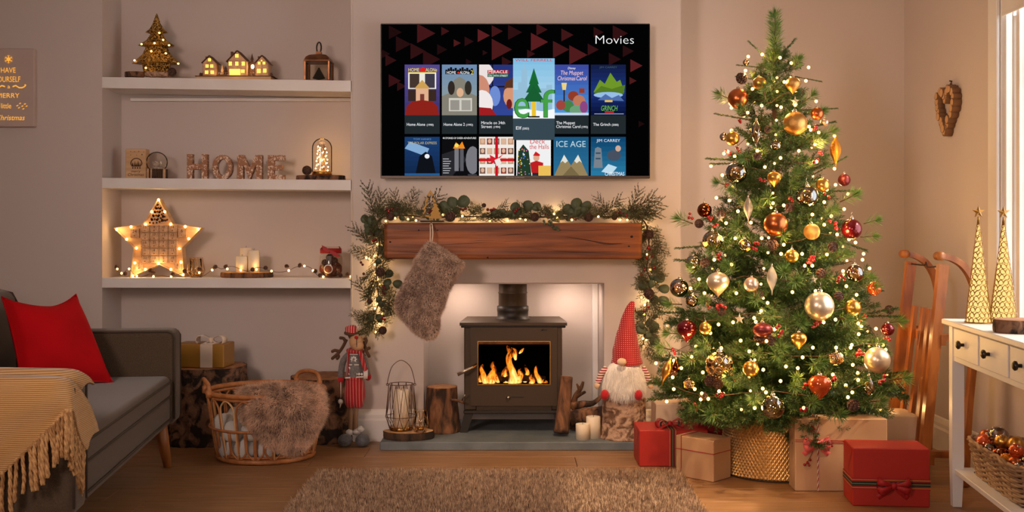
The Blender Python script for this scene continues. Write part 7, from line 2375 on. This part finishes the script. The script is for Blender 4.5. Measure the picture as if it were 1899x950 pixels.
O_('ball', 'b_rose', 1394, 528, 14, 'pale rose pearl bauble between the pearl onion and silver spindle')
O_('finial', 'b_silver', 1432, 518, 9.5, 'silver filigree spindle ornament in the middle')
O_('ball', 'smoke_glass', 1260, 534, 17.5, 'clear glass bauble sticking out at far left')
O_('ball', 'smoke_glass', 1285, 488, 14, 'smoky glass bauble at far left above the clear one')
O_('ball', 'gold_glass', 1284, 558, 12, 'small clear gold bauble below the far left clear one')
O_('ball', 'b_pearl', 1237, 608, 7, 'tiny pale pearl bauble at the extreme left')
O_('onion', 'b_burg', 1274, 612, 19, 'glossy burgundy onion bauble at lower left')
O_('ribbed', 'b_gold', 1309, 609, 12, 'small ribbed gold bauble right of the burgundy onion')
O_('flat', 'b_burg_satin', 1415, 612, 19, 'flattened satin burgundy bauble in the lower middle')
O_('finial', 'b_gold', 1236, 689, 9, 'gold leaf-shaped spindle tilted at the lower left edge', .3)
O_('ball', 'gold_glass', 1334, 677, 25, 'big clear bauble with gold filigree scrolls at lower left', filigree=True)
O_('ball', 'b_gold', 1393, 684, 15, 'satin gold bauble right of the filigree one')
O_('fluted', 'gold_glass', 1278, 713, 10, 'small fluted glass bauble at the bottom left')
O_('drop', 'b_bronze', 1254, 681, 7.5, 'tiny dark bronze drop ornament beside the gold spindle')
O_('ball', 'gold_glass', 1434, 755, 22, 'big clear gold bauble at the bottom, above the tree skirt')
O_('onion', 'b_gold', 1482, 630, 14.5, 'gold ribbed onion bauble below the largest pearl one')
O_('fluted', 'gold_glass', 1551, 665, 13, 'fluted gold glass bauble at lower right')
O_('ball', 'b_burg', 1647, 611, 12, 'small glossy burgundy bauble at extreme right before the sled')
O_('ball', 'b_pearl', 1627, 668, 24, 'large pearl gold bauble at lower right edge')
O_('onion', 'b_orange', 1521, 716, 21.5, 'large glossy orange onion bauble near the bottom right')
O_('drop', 'gold_glass', 1612, 718, 11, 'clear gold drop ornament near the bottom right')
st5 = MB()
for yy in (-1, 1):
    pass
pts5 = [(math.sin(k * PI / 5) * (1 if k % 2 == 0 else .42), math.cos(k * PI / 5) * (1 if k % 2 == 0 else .42)) for k in range(10)]
v5 = [Vector((a, 0, b)) for a, b in pts5] + [Vector((0, -.3, 0)), Vector((0, .3, 0))]
st5.add(v5, [(k, (k + 1) % 10, 10) for k in range(10)] + [((k + 1) % 10, k, 11) for k in range(10)], False); STAR_S = st5.raw('star_body', 'b_silver'); 
for px, py, r, lab in ((1475, 188, 9, 'small silver star ornament above the crackled gold leaf bauble'), (1509, 519, 9, 'small silver star ornament above the largest pearl bauble'), (1336, 405, 9, 'small pale star ornament beside the bronze bauble at left'), (1372, 592, 10, 'small white snowflake-like star at lower left middle')):
    p = surf(px, py, .03); t = thing('star_ornament', lab, 'ornament', p, local=True)
    s_ = r * p.y / FPX; inst('star_body', STAR_S, t, (0, 0, 0), scale=s_); inst('hook', HOOK, t, (0, 0, s_ * .8), scale=s_)

# ------------------------------------------------------------------ presents
def gift(name, label, loc, rz, w_, d_, h_, paper, group='wrapped presents around the tree'):
    t = thing(name, label, 'gift', loc, rz, group, local=True)
    m = MB(); m.box((-w_ / 2, -d_ / 2, .0005), (w_ / 2, d_ / 2, h_), .003); m.build('wrapped_box', paper, t)
    for s_ in (-1, 1):                                           # folded paper ends
        m = MB(); x = s_ * (w_ / 2 + .0006)
        m.add([(x, -d_ / 2 + .004, .004), (x, d_ / 2 - .004, .004), (x, 0, h_ * .46)], [(0, 1, 2)], False)
        m.add([(x * 1.004, -d_ / 2 + .004, h_ - .004), (x * 1.004, d_ / 2 - .004, h_ - .004), (x * 1.004, 0, h_ * .54)], [(0, 1, 2)], False)
        m.build('folded_end', paper, t)
    return t


def band(t, matn, lo, hi, name='ribbon'):
    m = MB(); m.box(lo, hi); return m.build(name, matn, t)


def tartan_band_v(t, x, wd, w_, d_, h_):
    """tartan ribbon running over the front, top and back at x"""
    e = .0012
    for k, (o, wi, mt) in enumerate(((0, wd, 'tartan_red'), (0, wd * .4, 'tartan_green'), (-wd * .36, wd * .07, 'tartan_gold'), (wd * .36, wd * .07, 'tartan_gold'), (0, wd * .04, 'tartan_gold'))):
        g = e + k * .0003
        m = MB(); m.box((x + o - wi / 2, -d_ / 2 - g, .002), (x + o + wi / 2, -d_ / 2 - g + .0009, h_ + g)); m.box((x + o - wi / 2, -d_ / 2 - g, h_ + g - .0009), (x + o + wi / 2, d_ / 2 + g, h_ + g)); m.build('ribbon' if k == 0 else 'ribbon_stripe', mt, t)


def tartan_band_h(t, z, wd, w_, d_, h_):
    e = .0012
    for k, (o, wi, mt) in enumerate(((0, wd, 'tartan_red'), (0, wd * .4, 'tartan_green'), (-wd * .36, wd * .07, 'tartan_gold'), (wd * .36, wd * .07, 'tartan_gold'), (0, wd * .04, 'tartan_gold'))):
        g = e + k * .0003
        m = MB(); z0_, z1_ = z + o - wi / 2, z + o + wi / 2
        m.box((-w_ / 2 - g, -d_ / 2 - g, z0_), (w_ / 2 + g, -d_ / 2 - g + .0009, z1_))
        for s_ in (-1, 1): m.box((s_ * (w_ / 2 + g) - .0005, -d_ / 2 - g, z0_), (s_ * (w_ / 2 + g) + .0005, d_ / 2, z1_))
        m.build('ribbon' if k == 0 else 'ribbon_stripe', mt, t)


# red gift on the left
W_, D_, H_ = .279, .2, .148
g1 = gift('gift_box', 'red gift with a vertical tartan ribbon, left of the tree', (sx(1186, 4.456) + W_ / 2, 4.456 + D_ / 2, 0), 0, W_, D_, H_, 'red_paper')
tartan_band_v(g1, -.003, .034, W_, D_, H_)
bow(g1, (-.003, -.02, H_ + .002), 'tartan_red', .062, loops=2, wd=.42, spin=.05); bow(g1, (-.003, -.02, H_ + .004), 'tartan_green', .045, loops=1, wd=.25, tails=False, spin=.4)
# small kraft gift turned to the camera
g2 = gift('gift_box', 'small kraft paper gift tied with red twine, before the red one', (.7475, 4.2785, 0), math.radians(-44.1), .174, .121, .16, 'kraft')
for nm, lo, hi in (('twine', (-.062, -.0625, .001), (-.0595, -.0605, .1615)), ('twine', (-.062, -.0625, .1602), (-.0595, .0625, .1622)), ('twine', (-.0885, -.0625, .107), (.0885, -.0606, .1095)), ('twine', (.0868, -.0625, .107), (.0885, .0625, .1095))):
    band(g2, 'twine_red', lo, hi, nm)
# behind on the left
gift('gift_box', 'pale kraft gift standing against the wall behind the red one', (sx(1272, 4.7), 4.80, 0), 0, .25, .17, .214, 'kraft_pale')
gift('gift_box', 'deep red gift mostly hidden behind the gold tree skirt', (.82, 4.60, 0), .2, .15, .14, .19, 'deep_red_paper')
# tall kraft gift right of the skirt
W_, D_, H_ = .338, .098, .268
g3 = gift('gift_box', 'large upright kraft gift with pink bow and berry sprig', (sx(1476, 4.035) + W_ / 2, 4.035 + D_ / 2, 0), math.radians(-1), W_, D_, H_, 'kraft')
xr = -W_ / 2 + .083
def twist(t, a, b, r=.0022):
    a, b = Vector(a), Vector(b); d = (b - a).normalized(); u = d.orthogonal().normalized(); v = d.cross(u)
    n = int((b - a).length / .0035)
    for ph, mt in ((0, 'twine_red'), (PI, 'twine_white')):
        m = MB(); m.tube([a + (b - a) * (k / n) + (u * math.cos(k * .9 + ph) + v * math.sin(k * .9 + ph)) * r * .6 for k in range(n + 1)], r * .75, 4); m.build('twine', mt, t)
twist(g3, (xr, -D_ / 2 - .002, .002), (xr, -D_ / 2 - .002, H_ + .002)); twist(g3, (xr, -D_ / 2 - .002, H_ + .002), (xr, D_ / 2, H_ + .002))
for dz in (0, .006): m = MB(); m.tube([(-W_ / 2 - .001, -D_ / 2 - .001, .184 + dz), (0, -D_ / 2 - .0015, .180 + dz * 1.3), (W_ / 2, -D_ / 2 - .001, .176 + dz)], .0011, 5); m.build('twine', 'twine_red', g3)
bow(g3, (xr - .006, -D_ / 2 - .004, .177), 'sheer_pink', .05, n=(0, -1, 0), loops=2, wd=.5, tails=True)
m = MB(); m.tube(smoothpts([(xr - .022, -D_ / 2 - .006, .255), (xr - .018, -D_ / 2 - .007, .2), (xr - .02, -D_ / 2 - .006, .15), (xr - .045, -D_ / 2 - .005, .1)], 3), .001, 5); m.tube([(xr, -D_ / 2 - .006, .178), (xr + .05, -D_ / 2 - .005, .172)], .001, 5); m.build('berry_stem', 'twig', g3)
for x, z in ((-.022, .245), (-.016, .232), (-.028, .225), (-.03, .118), (-.04, .108), (-.05, .1), (-.034, .098), (.03, .168), (.042, .176), (.05, .17)):
    inst('berry', BERRY, g3, (xr + x, -D_ / 2 - .007, z), scale=.0052)
# red gift at the right
W_, D_, H_ = .262, .155, .203
g4 = gift('gift_box', 'red gift with a horizontal tartan ribbon and bow at the right front', (1.328, 3.89, 0), math.radians(-5.5), W_, D_, H_, 'red_paper')
tartan_band_h(g4, .079, .038, W_, D_, H_)
bow(g4, (.006, -D_ / 2 - .003, .076), 'tartan_red', .058, n=(0, -1, 0), loops=2, wd=.42); bow(g4, (.006, -D_ / 2 - .006, .076), 'tartan_green', .042, n=(0, -1, 0), loops=1, wd=.25, spin=.3)
gift('gift_box', 'plain pale kraft gift at the back right beside the sled', (1.475, 4.32, 0), math.radians(-3), .2, .19, .246, 'kraft_pale')

# ------------------------------------------------------------------ wooden sled against the wall
sl = thing('wooden_sled', 'tall wooden toboggan with curved runners leaning upright in the corner', 'sled', (1.6, 4.27, 0))
RY = {'l': 4.50, 'r': 4.13}
def rail_pt(Y, z): return Vector((1.555 + (.10 if Y > 4.3 else .085) * (z / .86) - .012, Y, z))
for key, Y in RY.items():
    m = MB(); m.bar([rail_pt(Y, .004), rail_pt(Y, .42), rail_pt(Y, .835)], .032, .036, (0, 1, 0)); m.build('rail', 'sled_wood', sl)
    # runner: up the back, arching over to the rail's head
    run = [Vector((1.70, Y - .02, .004)), Vector((1.715, Y - .01, .25)), Vector((1.738, Y, .46)), Vector((1.755, Y, .60)), Vector((1.752, Y, .70)), Vector((1.735, Y, .775)), Vector((1.70, Y, .83)), Vector((1.655, Y, .858)), Vector((1.615, Y, .866))]
    m = MB(); m.bar(smoothpts(run, 6), .034, .022, (0, 1, 0)); m.build('runner', 'sled_wood', sl)
    m = MB(); m.lathe([(0, -.021), (.0165, -.021), (.0165, .021), (0, .021)], 16, (1.613, Y, .866), Matrix.Rotation(PI / 2, 4, 'X')); m.build('runner_tip', 'sled_wood', sl)
    for z in (.56, .12):
        a = rail_pt(Y, z); x1_ = 1.74 if z > .3 else 1.706
        m = MB(); m.bar([a + Vector((.012, 0, 0)), (x1_, Y, z - .005)], .03, .024, (0, 1, 0)); m.build('strut', 'sled_wood', sl)
for z in (.55, .10):
    a, b = rail_pt(RY['l'], z), rail_pt(RY['r'], z)
    m = MB(); m.bar([a + Vector((.024, .02, 0)), b + Vector((.024, -.02, 0))], .018, .04, (1, 0, 0)); m.build('crossbar', 'sled_wood', sl)
for k in range(3):
    f = (k + 1) / 4
    Y = RY['l'] + (RY['r'] - RY['l']) * f
    zt_ = .66
    a, b = rail_pt(Y, .03), rail_pt(Y, zt_)
    a.x += .004; b.x += .004
    m = MB(); m.bar([a, b], .03, .016, (0, 1, 0)); slat = m.build('slat', 'sled_wood', sl)
    if k == 1:
        c = MB(); q = a + (b - a) * .78; c.box((q.x - .0095, Y - .005, q.z - .045), (q.x - .0085, Y + .005, q.z + .045)); c.build('faded_stamp', 'stamp_red', slat)
a, b = rail_pt(RY['l'], .825), rail_pt(RY['r'], .825)
m = MB(); m.tube(smoothpts([a, a + (b - a) * .12, a + (b - a) * .45 + Vector((0, 0, .0)), a + (b - a) * .5 + Vector((0, 0, .012)), a + (b - a) * .56 + Vector((0, 0, -.006)), a + (b - a) * .85, b], 3), .0035, 6); m.build('iron_rod', 'sled_iron', sl)

# ------------------------------------------------------------------ heart of log slices on the right wall
hc = Vector((XR, 4.675, sz(203, 4.675)))
ht = thing('log_heart', 'heart wreath of small log slices hanging on the right wall', 'wall decoration', hc + Vector((0, 0, -.11)))
sl_me = []
for k in range(3):
    m = MB(); m.lathe([(0, 0), (1, 0), (1.02, .8), (1, 1.6), (0, 1.6)], 12, fn=lambda q, z, r, k=k: r * (1 + .08 * math.sin(q * 2 + k))); 
    m.m = 1; m.lathe([(.9, 1.602), (0, 1.603)], 12); sl_me.append(m.raw('log_slice', ['bark_light', 'cut_wood_pale']))
rh = random.Random(3)
X2 = Matrix.Rotation(-PI / 2, 4, 'Y')
for k in range(30):
    t = 2 * PI * k / 30
    hx = 16 * math.sin(t) ** 3; hy = 13 * math.cos(t) - 5 * math.cos(2 * t) - 2 * math.cos(3 * t) - math.cos(4 * t)
    r = rh.uniform(.0145, .0195)
    p = hc + Vector((-.002, -hx * .0058, hy * .0062 + .008))
    inst('log_slice', sl_me[k % 3], ht, M=Matrix.Translation(p) @ X2 @ Matrix.Rotation(rh.random() * 6, 4, 'Z') @ Matrix.Diagonal((r, r, rh.uniform(.018, .024), 1)))
m = MB(); tp_ = hc + Vector((-.012, 0, .055))
m.tube([tp_, hc + Vector((-.008, -.004, .09)), hc + Vector((-.004, 0, .118)), hc + Vector((-.008, .005, .09)), tp_], .0022, 5); m.ball(hc + Vector((-.006, 0, .108)), .005, 8, 6); m.build('hanging_twine', 'string_brown', ht)
m = MB(); m.tube([hc + Vector((-.0005, 0, .12)), hc + Vector((-.012, 0, .122))], .003, 6); m.build('nail', 'stove_dark', ht)

# ------------------------------------------------------------------ console table (own axes: x along the front, y towards the wall)
tb = thing('console_table', 'white console table with small drawers and a lower shelf by window', 'table', (1.515, 3.862, 0), 0, local=True)
e1 = Vector((-.117, -.9931, 0)); e2 = Vector((.9931, -.117, 0))
tb.matrix_world = Matrix(((e1.x, e2.x, 0, 1.515), (e1.y, e2.y, 0, 3.862), (0, 0, 1, 0), (0, 0, 0, 1)))
TXF = Matrix(((e1.x, e2.x, 0, 1.515), (e1.y, e2.y, 0, 3.862), (0, 0, 1, 0), (0, 0, 0, 1)))
LT, DT, HT = 1.25, .335, .652
m = MB(); m.box((0, 0, HT - .018), (LT, DT, HT), .003); m.build('top', 'table_white', tb)
m = MB(); m.box((.028, .026, HT - .142), (LT - .028, DT - .02, HT - .0185), .001); m.build('apron', 'table_white', tb)
for x in (.022, LT - .062):
    for y in (.02, DT - .055):
        m = MB(); pr = [(0, .004), (.040, .004), (.040, HT - .0185), (0, HT - .0185)]
        s_ = 1 if x < .5 else -1
        m.add([(x + .004, y + .004, .002), (x + .034, y + .004, .002), (x + .034, y + .034, .002), (x + .004, y + .034, .002), (x, y, .16), (x + .04, y, .16), (x + .04, y + .04, .16), (x, y + .04, .16), (x, y, HT - .0185), (x + .04, y, HT - .0185), (x + .04, y + .04, HT - .0185), (x, y + .04, HT - .0185)],
              [(3, 2, 1, 0)] + [(a + k, a + (k + 1) % 4, a + 4 + (k + 1) % 4, a + 4 + k) for a in (0, 4) for k in range(4)] + [(8, 9, 10, 11)], False)
        m.build('leg', 'table_white', tb)
m = MB(); m.box((.035, .028, .118), (LT - .035, DT - .03, .136), .002); m.build('lower_shelf', 'table_white', tb)
for k in range(4):
    x0_ = .075 + k * .29
    m = MB(); m.box((x0_, .0215, HT - .124), (x0_ + .272, .0262, HT - .026), .0015); d_ = m.build('drawer', 'table_white', tb)
    m = MB(); m.lathe([(0, 0), (.006, 0), (.0055, .01), (.0135, .014), (.0145, .02), (.009, .025), (0, .026)], 16, (x0_ + (.118 if k == 0 else .10), .0214, HT - .073), Matrix.Rotation(PI / 2, 4, 'X')); m.build('knob', 'knob_dark', d_)


def onT(x, y, z=0.0): return TXF @ Vector((x, y, z))


# gold cone trees
def cone_tree(label, x, y, r, h):
    c = onT(x, y, HT + .0006)
    t = thing('cone_tree', label, 'decoration', c, group='gold cone trees on the console table')
    m = MB(); vs, fs = [], []
    # openwork: drop-shaped holes are left out of the shell, each hole edged by a frame of quads
    rows = 19
    n = 0
    for j in range(rows):
        z0_, z1_ = j / rows, (j + 1) / rows
        zc = (z0_ + z1_) / 2
        rad = r * (1 - zc * .93)
        cnt = max(4, int(2 * PI * rad / (h / rows * .86)))
        for i in range(cnt):
            u0, u1 = (i + .5 * (j % 2)) / cnt, (i + 1 + .5 * (j % 2)) / cnt
            def pt(u, v):
                rr = r * (1 - v * .93); q = 2 * PI * u
                return c + Vector((rr * math.cos(q), rr * math.sin(q), h * v))
            K = 8
            sk_ = ((i * 7 + j * 5) % 5 - 2) * .35
            outer, inner = [], []
            for k in range(K):
                q = 2 * PI * k / K + PI / 8
                a_, b_ = math.cos(q), math.sin(q)
                mx_ = max(abs(a_), abs(b_))
                outer.append(pt(u0 + (u1 - u0) * (.5 + .5 * a_ / mx_), z0_ + (z1_ - z0_) * (.5 + .5 * b_ / mx_)))
                w__ = .41 * (1 - .3 * b_); 
                inner.append(pt(u0 + (u1 - u0) * (.5 + w__ * a_ + sk_ * .2 * b_), z0_ + (z1_ - z0_) * (.5 + .43 * b_)))
            b = len(vs); vs += outer + inner
            fs += [(b + k, b + (k + 1) % K, b + K + (k + 1) % K, b + K + k) for k in range(K)]
    m.add(vs, fs, True); o = m.build('openwork_shell', 'cone_gold', t)
    sd = o.modifiers.new('thickness', 'SOLIDIFY'); sd.thickness = .0014; sd.offset = 0
    m = MB(); m.lathe([(r * .9, c.z + .004), (r * .06, c.z + h * .97)], 20, (c.x, c.y, 0)); m.build('lit_lining', 'cone_lit', t)
    m = MB(); m.tube([c + Vector((r * 1.01 * math.cos(q), r * 1.01 * math.sin(q), .002)) for q in [2 * PI * k / 32 for k in range(32)]], .0022, 5, closed=True)
    m.tube([c + Vector((0, 0, h * .95)), c + Vector((0, 0, h + .01))], [r * .08, r * .06], 8); m.build('rim', 'cone_gold', t)
    m = MB(); sc = .0225; zc = c + Vector((0, 0, h + .026))
    m.add([zc + Vector((v.x * sc, v.y * sc, v.z * sc)) for v in v5], [(k, (k + 1) % 10, 10) for k in range(10)] + [((k + 1) % 10, k, 11) for k in range(10)], False); m.build('star', 'cone_gold', t)
    return t


def table_xy(px, Y):
    p = Vector((sx(px, Y), Y, 0)) - Vector((1.515, 3.862, 0))
    return p.dot(e1), p.dot(e2)
cone_tree('gold openwork cone tree with star topper, left one on the console table', *table_xy(1815, 3.685), .0425, .347)
cone_tree('gold openwork cone tree with star topper, right one nearer the window', *table_xy(1861.5, 3.68), .0455, .345)
sx_, sy_ = table_xy(1893, 3.34)
pp = onT(sx_, sy_, HT + .0006)
log_slice('wood_slice', 'thick dark-barked log slice lying on the console table top', 'wood slice', pp, .078, .066, .04, 'bark_dark', 'cut_wood', 17, amp=.07)

# wicker basket of baubles on the lower shelf
wkx0, wkx1, wky0, wky1 = .10, .62, .05, .245
wk = thing('wicker_basket', 'rectangular grey-brown wicker basket on the lower table shelf', 'basket', onT((wkx0 + wkx1) / 2, (wky0 + wky1) / 2, .1366))
zb_, hb_ = .1372, .118
def wall_path(inset, z, ph, amp=.0035, n=120):
    cx_, cy_ = (wkx0 + wkx1) / 2, (wky0 + wky1) / 2
    hx, hy = (wkx1 - wkx0) / 2 - inset, (wky1 - wky0) / 2 - inset
    out = []
    for k in range(n):
        q = 2 * PI * k / n
        a, b = math.cos(q), math.sin(q)
        L_ = (abs(a) ** 7 + abs(b) ** 7) ** (1 / 7)
        o = 1 + amp / hy * math.sin(k * PI / 2.5 + ph)
        out.append(onT(cx_ + a / L_ * hx * (1 + amp / hx * math.sin(k * PI / 2.5 + ph)), cy_ + b / L_ * hy * o, z + .0016 * math.sin(k * .7 + ph * 3)))
    return out
for j in range(15):
    t_ = j / 14
    m = MB(); m.tube(wall_path(.022 * (1 - t_), zb_ + .004 + hb_ * t_ * .94, (j % 2) * PI), .0044, 5, closed=True); m.build('weaver', 'wicker', wk)
for k in range(24):
    q = 2 * PI * (k + .5) / 24
    i_ = int((k + .5) / 24 * 120) % 120
    a = wall_path(.022, zb_ + .002, 0, 0)[i_]; b = wall_path(.0, zb_ + hb_, 0, 0)[i_]
    m = MB(); m.tube([a, b], .0045, 6); m.build('stake', 'wicker', wk)
for ph in (0, PI):
    m = MB(); m.tube([p + Vector((0, 0, .004 * math.sin(k * .9 + ph))) for k, p in enumerate(wall_path(-.001, zb_ + hb_, ph, .003))], .0055, 6, closed=True); m.build('braided_rim', 'wicker', wk)
m = MB(); m.prism([onT(a, b, zb_) for a, b in ((wkx0 + .024, wky0 + .024), (wkx1 - .024, wky0 + .024), (wkx1 - .024, wky1 - .024), (wkx0 + .024, wky1 - .024))], (0, 0, .004)); m.build('base', 'cone_brown', wk)
rb_ = random.Random(9)
k = 0
BC = ['b_gold', 'gold_glass', 'b_bronze', 'b_copper', 'b_gold', 'b_orange', 'b_bronze', 'b_amber', 'smoke_glass']
BNAME = {'b_gold': 'gold', 'gold_glass': 'clear gold', 'b_bronze': 'bronze', 'b_copper': 'copper', 'b_orange': 'orange', 'b_amber': 'amber', 'smoke_glass': 'smoky glass'}
spots = []
for row, (yy, zz) in enumerate(((.095, .103), (.15, .108), (.20, .103))):
    for i in range(9):
        spots.append((wkx0 + .042 + i * .053 + (row % 2) * .02, yy + rb_.uniform(-.006, .006), zz + rb_.uniform(-.006, .012)))
spots += [(.165, .10, .136), (.235, .12, .145), (.30, .11, .141), (.37, .13, .146), (.44, .11, .138)]
for i, (x, y, z) in enumerate(spots):
    mt = BC[(i * 5 + i // 9) % len(BC)]
    r = rb_.uniform(.019, .025) if i not in (1, 28) else .034
    me, top_ = bauble_mesh('ball', mt)
    p = onT(x, y, zb_ + z)
    t = thing('bauble', 'shiny %s bauble heaped in the wicker basket' % BNAME[mt] if i not in (1, 28) else ('large clear gold bauble among those in the wicker basket' if i == 1 else 'large gold bauble on top of those in wicker basket'), 'bauble', p, group='%s baubles in the wicker basket' % BNAME[mt], local=True, rot=(rb_.uniform(-1, 1), rb_.uniform(-1, 1), 0))
    inst('bauble_body', me, t, (0, 0, 0), scale=r); inst('cap', CAP, t, (0, 0, r), scale=r)

# ------------------------------------------------------------------ rug
ru = thing('rug', 'shaggy beige-brown rug on the oak floor before the hearth', 'rug', (-.05, 3.7, 0))
rx0, rx1, ry0, ry1 = -.755, .655, 3.3, 4.285
m = MB()
m.grid(lambda u, v: Vector((rx0 + (rx1 - rx0) * u + .006 * mnoise.noise(Vector((v * 9, 0, 0))) - .012 * (1 - v) , ry0 + (ry1 - ry0) * v + .005 * mnoise.noise(Vector((u * 9, 4, 0))), .012 * min(1, 8 * min(u, 1 - u, v, 1 - v) + .15))), 30, 24)
rb = m.build('backing', 'rug_base', ru)
sd = rb.modifiers.new('thickness', 'SOLIDIFY'); sd.thickness = .001; sd.offset = 1
fur('pile', rb, 90000, .028, .0055, ['rug_hair'], (0, 0, 1), .6, 12, .45, parent=ru, keep=lambda c, n: (c[:, 1] > -.1) * np.abs(n[:, 2]) + 1e-6)
